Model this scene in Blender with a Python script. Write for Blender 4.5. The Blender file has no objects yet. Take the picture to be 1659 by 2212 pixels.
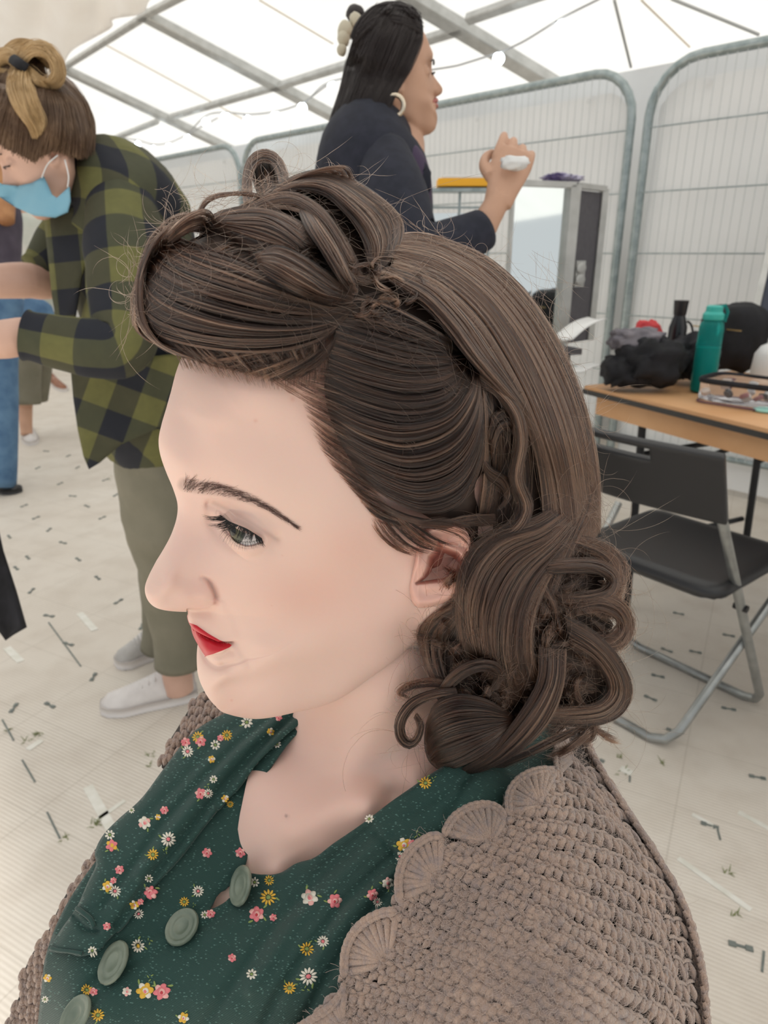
import bpy, bmesh, math, random
import numpy as np
from mathutils import Vector, Matrix, noise as mnoise
from mathutils.geometry import delaunay_2d_cdt

# ---------------------------------------------------------------- camera, sky, sun, exposure
scene = bpy.context.scene
PITCH = math.radians(20.5)
SN, CS = math.sin(PITCH), math.cos(PITCH)
FPX = 1500.0
CAM = np.array([0.0, 0.0, 1.155])
AX = np.array([1.0, 0, 0]); AF = np.array([0, CS, -SN]); AU = np.array([0, SN, CS])

cam_d = bpy.data.cameras.new('camera')
cam_d.sensor_fit = 'VERTICAL'; cam_d.sensor_height = 36.0
cam_d.lens = FPX / 2212 * 36.0
cam_d.clip_start = 0.02
cam_d.dof.use_dof = True; cam_d.dof.focus_distance = 0.36; cam_d.dof.aperture_fstop = 15.0
cam = bpy.data.objects.new('camera', cam_d); scene.collection.objects.link(cam)
cam.location = CAM.tolist(); cam.rotation_euler = (math.pi / 2 - PITCH, 0, 0)
scene.camera = cam

world = bpy.data.worlds.new('world'); scene.world = world; world.use_nodes = True
wn = world.node_tree.nodes; wl = world.node_tree.links
wn['Background'].inputs[0].default_value = (0.93, 0.965, 1.0, 1)
wn['Background'].inputs[1].default_value = 0.62

sun_d = bpy.data.lights.new('sun', 'SUN'); sun_d.energy = 6.2; sun_d.angle = math.radians(4)
sun_d.color = (1.0, 0.97, 0.92)
sun = bpy.data.objects.new('sun', sun_d); scene.collection.objects.link(sun)
sun.rotation_euler = (math.radians(24), math.radians(-18), 0)

scene.view_settings.view_transform = 'Standard'; scene.view_settings.look = 'None'
scene.view_settings.gamma = 1.0; scene.view_settings.use_curve_mapping = False
scene.view_settings.exposure = 0.12
scene.cycles.max_bounces = 7; scene.cycles.diffuse_bounces = 4; scene.cycles.transparent_max_bounces = 16
scene.cycles.sample_clamp_indirect = 4.0
scene.cycles.use_denoising = True

# ---------------------------------------------------------------- helpers
def ray(x, y): return AF + (x - 829.5) / FPX * AX - (y - 1106) / FPX * AU
def un(x, y, d): return CAM + d * ray(x, y)
def on_z(x, y, z): r = ray(x, y); return CAM + (z - CAM[2]) / r[2] * r
def un_arr(px, d):
    px = np.asarray(px, float); d = np.asarray(d, float)
    r = AF[None] + ((px[:, 0] - 829.5) / FPX)[:, None] * AX - ((px[:, 1] - 1106) / FPX)[:, None] * AU
    return CAM + d[:, None] * r

col = scene.collection
def tag(o, label=None, cat=None, group=None, kind=None):
    if label: o['label'] = label
    if cat: o['category'] = cat
    if group: o['group'] = group
    if kind: o['kind'] = kind
    return o
def thing(name, label, cat, loc=(0, 0, 0), group=None):
    o = bpy.data.objects.new(name, None); col.objects.link(o); o.location = tuple(loc)
    o.empty_display_size = 0.1
    return tag(o, label, cat, group)
def mesh_obj(name, V, F, m, parent=None, smooth=True, label=None, kind=None, uv=None, attrs=None):
    me = bpy.data.meshes.new(name)
    V = np.asarray(V, float)
    if parent is not None: V = V - np.array(parent_world(parent))
    me.from_pydata(V.tolist(), [], [list(map(int, f)) for f in F] if not isinstance(F, np.ndarray) else F.tolist())
    me.update()
    if smooth: me.polygons.foreach_set('use_smooth', [True] * len(me.polygons))
    if uv is not None:
        ul = me.uv_layers.new(name='UVMap')
        li = np.empty(len(me.loops), int); me.loops.foreach_get('vertex_index', li)
        ul.data.foreach_set('uv', np.asarray(uv, np.float32)[li].ravel())
    for k, a in (attrs or {}).items():
        at = me.attributes.new(k, 'FLOAT', 'POINT'); at.data.foreach_set('value', np.asarray(a, np.float32))
    if isinstance(m, (list, tuple)):
        for q in m: me.materials.append(q)
    elif m: me.materials.append(m)
    o = bpy.data.objects.new(name, me); col.objects.link(o)
    if parent is not None: o.parent = parent
    if label: o['label'] = label
    if kind: o['kind'] = kind
    return o
def parent_world(p):
    l = Vector((0, 0, 0))
    while p is not None:
        l += p.location; p = p.parent
    return tuple(l)

class MB:
    """collects simple shapes for one mesh"""
    def __init__(s): s.V = []; s.F = []; s.M = []; s.mi = 0
    def add(s, V, F):
        o = len(s.V); s.V += [tuple(map(float, v)) for v in V]; s.F += [tuple(int(i) + o for i in f) for f in F]; s.M += [s.mi] * len(F)
    def box(s, c, ax, ay, az, hx, hy, hz, bev=0.0):
        c, ax, ay, az = map(lambda q: np.asarray(q, float), (c, ax, ay, az))
        if bev <= 0:
            V = [c + ax * hx * i + ay * hy * j + az * hz * k for i in (-1, 1) for j in (-1, 1) for k in (-1, 1)]
            F = [(0, 1, 3, 2), (4, 6, 7, 5), (0, 4, 5, 1), (2, 3, 7, 6), (0, 2, 6, 4), (1, 5, 7, 3)]
            s.add(V, F); return
        # bevelled: inset rings
        prof = [(-hz, bev), (-hz + bev, 0), (hz - bev, 0), (hz, bev)]
        V = []; 
        for z, i in prof:
            X, Y = hx - i, hy - i; b = bev
            pts = [(X - b, Y), (X, Y - b), (X, -Y + b), (X - b, -Y), (-X + b, -Y), (-X, -Y + b), (-X, Y - b), (-X + b, Y)]
            V += [c + ax * p[0] + ay * p[1] + az * z for p in pts]
        F = [tuple(range(7, -1, -1)), tuple(range(24, 32))]
        for r in range(3):
            for k in range(8):
                F.append((r * 8 + k, r * 8 + (k + 1) % 8, r * 8 + 8 + (k + 1) % 8, r * 8 + 8 + k))
        s.add(V, F)
    def bar(s, a, b, w, h, up=(0, 0, 1), bev=0.0):
        a, b = np.asarray(a, float), np.asarray(b, float); d = b - a; L = np.linalg.norm(d); d /= L
        u = np.asarray(up, float); x = np.cross(d, u); x /= np.linalg.norm(x); z = np.cross(x, d)
        s.box((a + b) / 2, x, z, d, w / 2, h / 2, L / 2, bev)
    def tube(s, P, R, n=12, cap=True, flat=1.0, up=None, closed=False):
        V, F = tube_vf(P, R, n, cap, flat, up, closed); s.add(V, F)
    def lathe(s, c, prof, n=24, axis=(0, 0, 1)):
        c = np.asarray(c, float); az = np.asarray(axis, float); az = az / np.linalg.norm(az)
        t = np.array([1, 0, 0]) if abs(az[0]) < .9 else np.array([0, 1, 0])
        ax = np.cross(t, az); ax /= np.linalg.norm(ax); ay = np.cross(az, ax)
        V = []; F = []
        for r, z in prof:
            for k in range(n):
                a = 2 * math.pi * k / n; V.append(c + az * z + (ax * math.cos(a) + ay * math.sin(a)) * r)
        for i in range(len(prof) - 1):
            for k in range(n): F.append((i * n + k, i * n + (k + 1) % n, (i + 1) * n + (k + 1) % n, (i + 1) * n + k))
        F.append(tuple(range(n - 1, -1, -1))); F.append(tuple(range((len(prof) - 1) * n, len(prof) * n)))
        s.add(V, F)
    def build(s, name, m, parent=None, smooth=True, label=None, kind=None):
        o = mesh_obj(name, s.V, s.F, m, parent, smooth, label, kind)
        if isinstance(m, (list, tuple)): o.data.polygons.foreach_set('material_index', s.M)
        if smooth: autosmooth(o)
        return o
def autosmooth(o, ang=40):
    bm = bmesh.new(); bm.from_mesh(o.data); a = math.radians(ang)
    for e in bm.edges:
        if len(e.link_faces) == 2 and e.calc_face_angle(0) > a: e.smooth = False
    bm.to_mesh(o.data); bm.free()

def catmull(P, n):
    P = np.asarray(P, float)
    if len(P) < 3:
        t = np.linspace(0, 1, n)[:, None]; return P[0] * (1 - t) + P[-1] * t
    Q = np.vstack([2 * P[0] - P[1], P, 2 * P[-1] - P[-2]])
    seg = np.linalg.norm(np.diff(P[:, :min(3, P.shape[1])], axis=0), axis=1) + 1e-9
    cum = np.concatenate([[0], np.cumsum(seg)]); tt = np.linspace(0, cum[-1], n)
    i = np.clip(np.searchsorted(cum, tt, side='right') - 1, 0, len(seg) - 1)
    u = ((tt - cum[i]) / seg[i])[:, None]
    p0, p1, p2, p3 = Q[i], Q[i + 1], Q[i + 2], Q[i + 3]
    return 0.5 * (2 * p1 + (p2 - p0) * u + (2 * p0 - 5 * p1 + 4 * p2 - p3) * u ** 2 + (3 * p1 - p0 - 3 * p2 + p3) * u ** 3)

def frames(P, up=None, closed=False):
    P = np.asarray(P, float); T = np.gradient(P, axis=0)
    if closed: T = np.roll(P, -1, 0) - np.roll(P, 1, 0)
    T /= np.linalg.norm(T, axis=1)[:, None] + 1e-12
    N = np.zeros_like(P)
    u = np.array(up if up is not None else ([0, 0, 1] if abs(T[0][2]) < .9 else [1, 0, 0]), float)
    for i in range(len(P)):
        v = (u if up is None else np.array(up, float)); v = v - T[i] * (v @ T[i]); l = np.linalg.norm(v)
        if l < 1e-6: v = N[i - 1]; l = 1
        N[i] = v / l
        if up is None: u = N[i]
    return T, N, np.cross(T, N)
def tube_vf(P, R, n=12, cap=True, flat=1.0, up=None, closed=False):
    """R scalar, or per point radius, or per point (rn, rb)"""
    P = np.asarray(P, float); m = len(P)
    T, N, B = frames(P, up, closed)
    R = np.asarray(R, float)
    if R.ndim == 0: R = np.full((m, 2), float(R))
    elif R.ndim == 1: R = np.stack([R, R], 1)
    a = np.linspace(0, 2 * np.pi, n, endpoint=False)
    V = P[:, None] + N[:, None] * (np.cos(a)[None, :, None] * R[:, 0][:, None, None] * flat) + B[:, None] * (np.sin(a)[None, :, None] * R[:, 1][:, None, None])
    V = V.reshape(-1, 3); F = []
    M = m if closed else m - 1
    for i in range(M):
        j = (i + 1) % m
        for k in range(n): F.append((i * n + k, i * n + (k + 1) % n, j * n + (k + 1) % n, j * n + k))
    if cap and not closed:
        F.append(tuple(range(n - 1, -1, -1))); F.append(tuple(range((m - 1) * n, m * n)))
    return V, F

# ---------------------------------------------------------------- materials
def lin(c): return tuple(((x / 255) / 12.92 if x / 255 <= 0.04045 else ((x / 255 + 0.055) / 1.055) ** 2.4) for x in c)
def mat(name, rgb, rough=0.6, metal=0.0, **kw):
    m = bpy.data.materials.new(name); m.use_nodes = True
    b = m.node_tree.nodes['Principled BSDF']
    b.inputs['Base Color'].default_value = (*rgb, 1); b.inputs['Roughness'].default_value = rough; b.inputs['Metallic'].default_value = metal
    for k, v in kw.items(): b.inputs[k.replace('_', ' ')].default_value = v
    return m
class NT:
    def __init__(s, m): s.t = m.node_tree; s.n = s.t.nodes; s.l = s.t.links; s.b = s.n.get('Principled BSDF')
    def new(s, typ, **kw):
        nd = s.n.new('ShaderNode' + typ)
        for k, v in kw.items(): setattr(nd, k, v)
        return nd
    def link(s, a, b): s.l.new(a, b)
    def math(s, op, a, b=None, c=None, clamp=False):
        nd = s.new('Math', operation=op); nd.use_clamp = clamp
        for i, v in enumerate((a, b, c)):
            if v is None: continue
            if isinstance(v, (int, float)): nd.inputs[i].default_value = v
            else: s.link(v, nd.inputs[i])
        return nd.outputs[0]
    def mix(s, fac, a, b, mode='MIX'):
        nd = s.new('MixRGB', blend_type=mode)
        for i, v in enumerate((fac, a, b)):
            if isinstance(v, (int, float)): nd.inputs[i].default_value = v
            elif isinstance(v, tuple): nd.inputs[i].default_value = (*v, 1)
            else: s.link(v, nd.inputs[i])
        return nd.outputs[0]
    def noise(s, scale, detail=3, coord=None, rough=.5):
        nd = s.new('TexNoise'); nd.inputs['Scale'].default_value = scale; nd.inputs['Detail'].default_value = detail; nd.inputs['Roughness'].default_value = rough
        if coord is not None: s.link(coord, nd.inputs['Vector'])
        return nd.outputs[0]
    def coord(s, out='Object'): return s.new('TexCoord').outputs[out]
    def mapping(s, v, scale=(1, 1, 1), rot=(0, 0, 0), loc=(0, 0, 0)):
        nd = s.new('Mapping'); s.link(v, nd.inputs[0]); nd.inputs['Scale'].default_value = scale; nd.inputs['Rotation'].default_value = rot; nd.inputs['Location'].default_value = loc
        return nd.outputs[0]
    def ramp(s, fac, stops):
        nd = s.new('ValToRGB'); s.link(fac, nd.inputs[0]); e = nd.color_ramp.elements
        while len(e) < len(stops): e.new(0.5)
        for q, (p, c) in zip(e, stops): q.position = p; q.color = (*c, 1) if isinstance(c, tuple) else (c, c, c, 1)
        return nd.outputs[0]
    def bump(s, h, strength=.3, dist=.01):
        nd = s.new('Bump'); nd.inputs['Strength'].default_value = strength; nd.inputs['Distance'].default_value = dist; s.link(h, nd.inputs['Height']); s.link(nd.outputs[0], s.b.inputs['Normal'])
    def color(s, c): s.link(c, s.b.inputs['Base Color'])
    def attr(s, name): return s.new('Attribute', attribute_name=name).outputs['Fac']
def noisy(name, rgb, rgb2, scale=8, rough=.7, bump=0.0, bdist=.002, **kw):
    m = mat(name, rgb, rough, **kw); t = NT(m); n = t.noise(scale, 4, t.coord())
    t.color(t.mix(t.ramp(n, [(0.35, 0.0), (0.65, 1.0)]), rgb, rgb2))
    if bump: t.bump(n, bump, bdist)
    return m

M_galv = noisy('galvanised_steel', (.28, .33, .33), (.40, .45, .45), 30, .38, metal=.7)
M_wire = mat('wire', (.60, .62, .61), .5, .1)
M_alu = noisy('aluminium', (.45, .45, .43), (.56, .56, .54), 12, .4, metal=.45)
M_alu_dark = mat('dull_aluminium_edge', (.30, .30, .28), .5, .3)
M_blackplastic = mat('black_plastic', (.018, .018, .020), .42)
M_black = noisy('black_cloth', (.008, .008, .010), (.02, .02, .026), 25, .85, bump=.4)
M_white = mat('white_plastic', (.75, .75, .74), .4)

# ---------------------------------------------------------------- the tent: floor, roof, walls, frame
m = mat('floor_plastic', (.6, .52, .45), .55); t = NT(m); co = t.coord('Object')
fa = math.radians(-28)
mp = t.mapping(co, rot=(0, 0, -fa))
sep = t.new('SeparateXYZ'); t.link(mp, sep.inputs[0]); sx, sy = sep.outputs[0], sep.outputs[1]
rib = t.math('SINE', t.math('MULTIPLY', sy, 2 * math.pi / .0092))
n1 = t.noise(2.2, 4, co); n2 = t.noise(9, 5, co)
base = t.mix(t.ramp(n1, [(.3, 0.), (.7, 1.)]), (.67, .60, .52), (.74, .685, .61))
base = t.mix(t.ramp(n2, [(.45, 0.), (.75, .55)]), base, (.56, .49, .415))
# ribs are grouped in tiles: some tiles ribbed, some smooth
fx = t.math('FRACT', t.math('DIVIDE', sx, .31)); fy = t.math('FRACT', t.math('DIVIDE', sy, .23))
seam = t.math('MAXIMUM', t.math('LESS_THAN', fx, .012), t.math('LESS_THAN', fy, .014))
ribline = t.math('GREATER_THAN', rib, .62)
wear = t.ramp(t.noise(1.6, 2, co), [(.38, .10), (.60, .85)])
base = t.mix(t.math('MULTIPLY', ribline, t.math('MULTIPLY', wear, .55)), base, (.40, .33, .26))
base = t.mix(t.math('MULTIPLY', seam, .28), base, (.36, .31, .25))
t.color(base); t.bump(t.math('ADD', rib, t.math('MULTIPLY', seam, -2.0)), .35, .0012)
M_floor = m
floor = mesh_obj('floor', [(-9, -3, 0), (7, -3, 0), (7, 16, 0), (-9, 16, 0)], [(0, 1, 2, 3)], M_floor, smooth=False)
tag(floor, 'beige ribbed plastic event flooring', kind='structure')
M_clip = noisy('floor_clip_plastic', (.13, .15, .14), (.20, .22, .20), 60, .6)
M_strip = noisy('floor_strip_plastic', (.80, .78, .72), (.70, .68, .60), 30, .6)
M_weed = mat('grass_blade', (.17, .20, .06), .7)
fdir = np.array([math.cos(fa), math.sin(fa), 0]); fper = np.array([-fdir[1], fdir[0], 0])
def clip(x, y, sc=1.0, rot=0.0):
    p = on_z(x, y, 0.0); b = MB(); a = fdir * math.cos(rot) + fper * math.sin(rot); q = np.array([-a[1], a[0], 0])
    z = np.array([0, 0, 1.]); c = p + z * .0015
    b.box(c - a * .022 * sc, a, q, z, .010 * sc, .008 * sc, .0018); b.box(c + a * .022 * sc, a, q, z, .010 * sc, .008 * sc, .0018)
    b.box(c, a, q, z, .02 * sc, .0035 * sc, .0012)
    b.build('floor_clip', M_clip, floor, False)
rnd = random.Random(5)
for (x, y) in [(1466, 1326), (1502, 1409), (1574, 1373), (1512, 1464), (1421, 1461), (1574, 1532), (1405, 1509), (1455, 1580), (1636, 1680), (1533, 1784), (1600, 2045),
               (1440, 1405), (1345, 1480), (1290, 1640)]:
    clip(x, y, .55 if y < 2000 else .62, rnd.uniform(-.3, .2))
for (x, y) in [(136, 1173), (78, 1119), (106, 1145), (169, 1209), (35, 1228), (211, 1249), (68, 1277), (256, 1300), (106, 1331), (306, 1354), (148, 1392), (202, 1463), (157, 1072), (188, 1094),
               (221, 1119), (228, 1037), (82, 1011), (148, 985), (52, 1093), (108, 1524), (130, 1045), (60, 1205), (20, 1160), (100, 975), (168, 1010), (250, 1070), (280, 1440), (30, 1530), (335, 1415)]:
    clip(x, y, .62, rnd.uniform(-1.6, -1.0) if rnd.random() < .5 else rnd.uniform(-.4, .3))
def strip(p, q, w):
    a, b_ = on_z(*p, 0), on_z(*q, 0); a[2] = b_[2] = .0012
    b = MB(); b.bar(a, b_, w, .0022); b.build('floor_strip', M_strip, floor, False)
for p, q, w in [((1465, 1855), (1622, 1967), .012), ((1595, 1755), (1700, 1812), .012), ((190, 1700), (240, 1790), .022), ((205, 1775), (270, 1730), .010), ((172, 1325), (205, 1362), .022), ((15, 1400), (45, 1430), .022),
                ((1340, 1660), (1366, 1672), .02), ((1495, 1760), (1550, 1790), .01), ((60, 1620), (90, 1600), .016)]: strip(p, q, w)
def gap(p, q, w=.004):
    a, b_ = on_z(*p, 0), on_z(*q, 0); a[2] = b_[2] = .0008
    b = MB(); b.bar(a, b_, w, .0016); b.build('floor_gap', M_clip, floor, False)
for p, q in [((1548, 1785), (1556, 1815)), ((1650, 2055), (1646, 2100)), ((48, 1642), (76, 1690)), ((102, 1755), (130, 1812)), ((105, 1345), (175, 1440)), ((5, 1555), (30, 1600)), ((1361, 1671), (1360, 1690))]: gap(p, q)
gb = MB()
for (x, y) in [(1345, 1668), (1335, 1640), (1430, 1650), (1570, 1885), (1585, 1975), (20, 1580), (60, 1600), (85, 1585), (75, 1590), (205, 1783), (215, 1778), (330, 1630), (320, 1655), (140, 1815), (235, 1035), (205, 985)]:
    for k in range(5):
        p = on_z(x + rnd.uniform(-9, 9), y + rnd.uniform(-6, 6), 0); d = np.array([rnd.uniform(-1, 1), rnd.uniform(-1, 1), .5]); d /= np.linalg.norm(d)
        L = rnd.uniform(.008, .02); gb.tube([p, p + d * L * .5, p + d * L + np.array([0, 0, -.003])], [.0011, .0009, .0002], 5)
tag(gb.build('grass', M_weed), 'small green grass blades poking through the beige floor', 'grass', kind='stuff')

# roof plane
gdir = np.array([2.78, .60, -1.25]); gdir /= np.linalg.norm(gdir)
pdir = np.array([-.842, 1.068, 0]); pdir /= np.linalg.norm(pdir)
RN = np.cross(gdir, pdir); RN /= np.linalg.norm(RN)
RP = np.array([1.14, 5.6, 2.3])
def on_roof(x, y, off=0.0):
    r = ray(x, y); tt = (RN @ (RP - CAM) - off) / (RN @ r); return CAM + tt * r
m = bpy.data.materials.new('roof_fabric'); m.use_nodes = True; t = NT(m)
tl = t.new('BsdfTranslucent'); df = t.new('BsdfDiffuse'); mx = t.new('MixShader'); mx.inputs[0].default_value = .55
n = t.noise(1.3, 4, t.coord()); cc = t.mix(t.ramp(n, [(.3, 0.), (.7, 1.)]), (.84, .835, .81), (.90, .895, .87))
t.link(cc, tl.inputs[0]); t.link(cc, df.inputs[0]); t.link(df.outputs[0], mx.inputs[1]); t.link(tl.outputs[0], mx.inputs[2])
t.link(mx.outputs[0], t.n['Material Output'].inputs[0]); t.n.remove(t.b)
M_roof = m
def rp(a, b, off=0.0): return RP + gdir * a + pdir * b + RN * off
Rr = MB()
Rr.add([rp(-9.5, -16), rp(1.3, -16), rp(1.3, 9.5), rp(-9.5, 9.5)], [(0, 1, 2, 3)])
roof = tag(Rr.build('ceiling', M_roof, smooth=False), 'white translucent tent roof', kind='structure')
def beam(p, q, w, h, off):
    a, b_ = on_roof(*p, off), on_roof(*q, off); b = MB(); b.bar(a, b_, w, h, RN, .006)
    return b
def ext(p, q, k): p = np.array(p, float); q = np.array(q, float); return tuple(p + (q - p) * -k), tuple(q + (q - p) * k)
for nm, p, q, w, h, off in [('roof_beam', (310, 32), (760, 272), .13, .07, .05), ('roof_beam', (140, 150), (545, 345), .13, .07, .05), ('roof_beam', (862, -18), (1200, 186), .13, .07, .05),
                      ('roof_beam', (420, -22), (300, 40), .05, .05, .06), ('roof_beam', (316, 34), (100, 170), .05, .05, .06),
                      ('roof_beam', (1200, -24), (1010, 42), .06, .05, .06), ('roof_beam', (1000, 62), (590, 190), .06, .05, .06), ('roof_beam', (600, 186), (366, 254), .055, .05, .06), ('roof_beam', (340, 262), (215, 312), .055, .05, .06)]:
    o = beam(p, q, w, h, off).build('trim_%d' % 1, M_alu, None, False); o.name = 'trim_1'
    tag(o, 'grey metal roof beam of the tent', kind='structure')
M_seam = mat('roof_seam', (.70, .62, .50), .8)
for k, (p, q) in enumerate([((225, 95), (530, 260)), ((560, 0), (720, 95)), ((1385, 0), (1490, 102)), ((1327, 0), (1363, 145)), ((1450, -3), (1640, 75)), ((0, 30), (30, 10))]):
    b = MB(); b.tube([on_roof(*p, .01 + (.3 if k in (3, 4) else 0)), on_roof(*q, .01 + (.3 if k in (3, 4) else 0))], .006 if k not in (3, 4) else .008, 6)
    o = b.build('trim_2', M_seam if k not in (3, 4) else mat('grey_guy_cable', (.5, .5, .48), .6), None); tag(o, 'thin seam or cable under the tent roof', kind='structure')
# side walls of white fabric standing behind the fence and on the far side
M_wall = noisy('wall_fabric', (.80, .80, .79), (.86, .86, .85), 2, .9)
FS = np.array([1.60, 3.40, 0]); FD = np.array([-.69, .724, 0]); FD /= np.linalg.norm(FD); FNr = np.array([.724, .69, 0])
w0 = FS + FNr * .75 - FD * 3; w1 = FS + FNr * .75 + FD * 13
b = MB(); pts = [w0, w1]; b.bar(w0 + [0, 0, 1.07], w1 + [0, 0, 1.07], .02, 2.14)
tag(b.build('wall_right', M_wall, smooth=False), 'white fabric tent wall behind the fence', kind='structure')
b = MB(); b.bar((-6.5, 1.0, 1.4), (-6.5, 13, 1.4), .02, 2.8)
tag(b.build('wall_left', M_wall, smooth=False), 'far white fabric tent wall', kind='structure')
b = MB(); b.bar((-6.5, 12.3, 1.2), (-2.0, 12.3, 1.2), .02, 2.4)
tag(b.build('wall_back', M_wall, smooth=False), 'far end white tent wall', kind='structure')
# crumpled lining hanging from the roof top left
rnd = random.Random(3)
poly = [(-60, -60), (322, -60), (318, 8), (300, 30), (245, 42), (238, 62), (160, 105), (135, 140), (100, 160), (0, 120), (-60, 140)]
pp = catmull(np.array(poly + [poly[0]], float), 260)[:-1]
def cdt_patch(poly, step, jitter=.15, seed=1):
    poly = np.asarray(poly, float); r = np.random.RandomState(seed)
    x0, y0 = poly.min(0); x1, y1 = poly.max(0)
    gx, gy = np.meshgrid(np.arange(x0, x1, step), np.arange(y0, y1, step)); gx = gx.astype(float); gx[1::2] += step / 2
    g = np.stack([gx.ravel(), gy.ravel()], 1); g += r.uniform(-jitter, jitter, g.shape) * step
    ins = inside(poly, g) & (dist_poly(poly, g) > step * .45); g = g[ins]
    P = [Vector(p) for p in poly] + [Vector(p) for p in g]; n = len(poly)
    out = delaunay_2d_cdt(P, [(i, (i + 1) % n) for i in range(n)], [list(range(n))], 1, 1e-6)
    V = np.array([list(v) for v in out[0]]); F = [tuple(f) for f in out[2]]
    return V, F
def inside(poly, q):
    x, y = q[:, 0], q[:, 1]; r = np.zeros(len(q), bool); n = len(poly); j = n - 1
    for i in range(n):
        xi, yi = poly[i]; xj, yj = poly[j]
        if yi != yj: r ^= ((yi > y) != (yj > y)) & (x < (xj - xi) * (y - yi) / (yj - yi) + xi)
        j = i
    return r
def dist_line(line, q, closed=False):
    """distance of points q to a polyline, and the parameter 0..1 of the nearest point"""
    line = np.asarray(line, float); best = np.full(len(q), 1e18); bt = np.zeros(len(q))
    n = len(line) if closed else len(line) - 1
    for i in range(n):
        a = line[i]; b = line[(i + 1) % len(line)]; d = b - a; L = (d @ d) + 1e-12
        u = np.clip(((q - a) @ d) / L, 0, 1); e = ((q - a - u[:, None] * d) ** 2).sum(1)
        k = e < best; best[k] = e[k]; bt[k] = (i + u[k]) / n
    return np.sqrt(best), bt
def dist_poly(poly, q): return dist_line(poly, q, True)[0]
V2, F2 = cdt_patch(pp, 9)
P3 = np.array([on_roof(x, y, .12 + .07 * mnoise.noise(Vector((x * .012, y * .004, 2))) + .05 * math.sin(x * .05 + y * .01)) for x, y in V2])
m = bpy.data.materials.new('lining_fabric'); m.use_nodes = True; t = NT(m)
tl = t.new('BsdfTranslucent'); df = t.new('BsdfDiffuse'); mx = t.new('MixShader'); mx.inputs[0].default_value = .6
n = t.noise(3, 4, t.coord()); cc = t.mix(n, (.90, .86, .82), (.97, .95, .92)); t.link(cc, tl.inputs[0]); t.link(cc, df.inputs[0]); t.link(df.outputs[0], mx.inputs[1]); t.link(tl.outputs[0], mx.inputs[2]); t.link(mx.outputs[0], t.n['Material Output'].inputs[0]); t.n.remove(t.b)
M_drape = m
o = mesh_obj('ceiling_lining', P3, F2, M_drape); sm = o.modifiers.new('s', 'SOLIDIFY'); sm.thickness = .004
tag(o, 'crumpled white lining cloth hanging loose under the tent roof', 'lining cloth')

# ---------------------------------------------------------------- string lights
m = bpy.data.materials.new('bulb_glow'); m.use_nodes = True; b_ = m.node_tree.nodes['Principled BSDF']
b_.inputs['Base Color'].default_value = (.9, .95, 1, 1); b_.inputs['Emission Color'].default_value = (.85, .95, 1, 1); b_.inputs['Emission Strength'].default_value = 9
M_bulb = m; M_cable = mat('white_cable', (.45, .45, .45), .5)
def lights(name, label, pts, offs, bulbs, r=.035):
    th = thing('string_lights', label, 'string lights', on_roof(*pts[0], offs))
    P = catmull([on_roof(*p, offs) for p in pts], 60)
    b = MB(); b.tube(P, .006, 6); b.build('cable', M_cable, th)
    for x, y in bulbs:
        p = on_roof(x, y, offs + .02); b = MB()
        q = P[np.argmin(np.linalg.norm(P - p, axis=1))]
        b.tube([q, q + (p - q) * .6], .010, 8); b.build('socket', M_blackplastic if y < 130 else M_cable, th)
        b = MB(); b.lathe(p - [0, 0, r], [(.0, 0)] + [(r * math.sin(a), r - r * math.cos(a)) for a in np.linspace(.2, 2.8, 8)] + [(r * .3, 2 * r)], 14); b.build('bulb', M_bulb, th)
lights('a', 'lowest string of five small round bulbs left under the roof', [(250, 296), (298, 303), (332, 312), (366, 308), (405, 290), (470, 255)], .25, [(265, 312), (298, 311), (331, 321), (365, 316), (405, 298)], .034)
lights('b', 'string of round bulbs sagging between two roof beams behind the raised curls', [(410, 285), (445, 250), (487, 243), (540, 247), (600, 240), (653, 222), (705, 185)], .42, [(445, 265), (487, 252), (535, 260), (595, 251), (653, 233)], .038)
lights('c', 'string of bulbs running up past the standing person towards the roof top', [(660, 220), (718, 175), (860, 160), (970, 145), (1010, 135), (1077, 113), (1130, 90), (1212, 40), (1290, 0), (1350, -30)], .3, [(718, 188), (1077, 127), (1212, 60)], .036)

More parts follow.
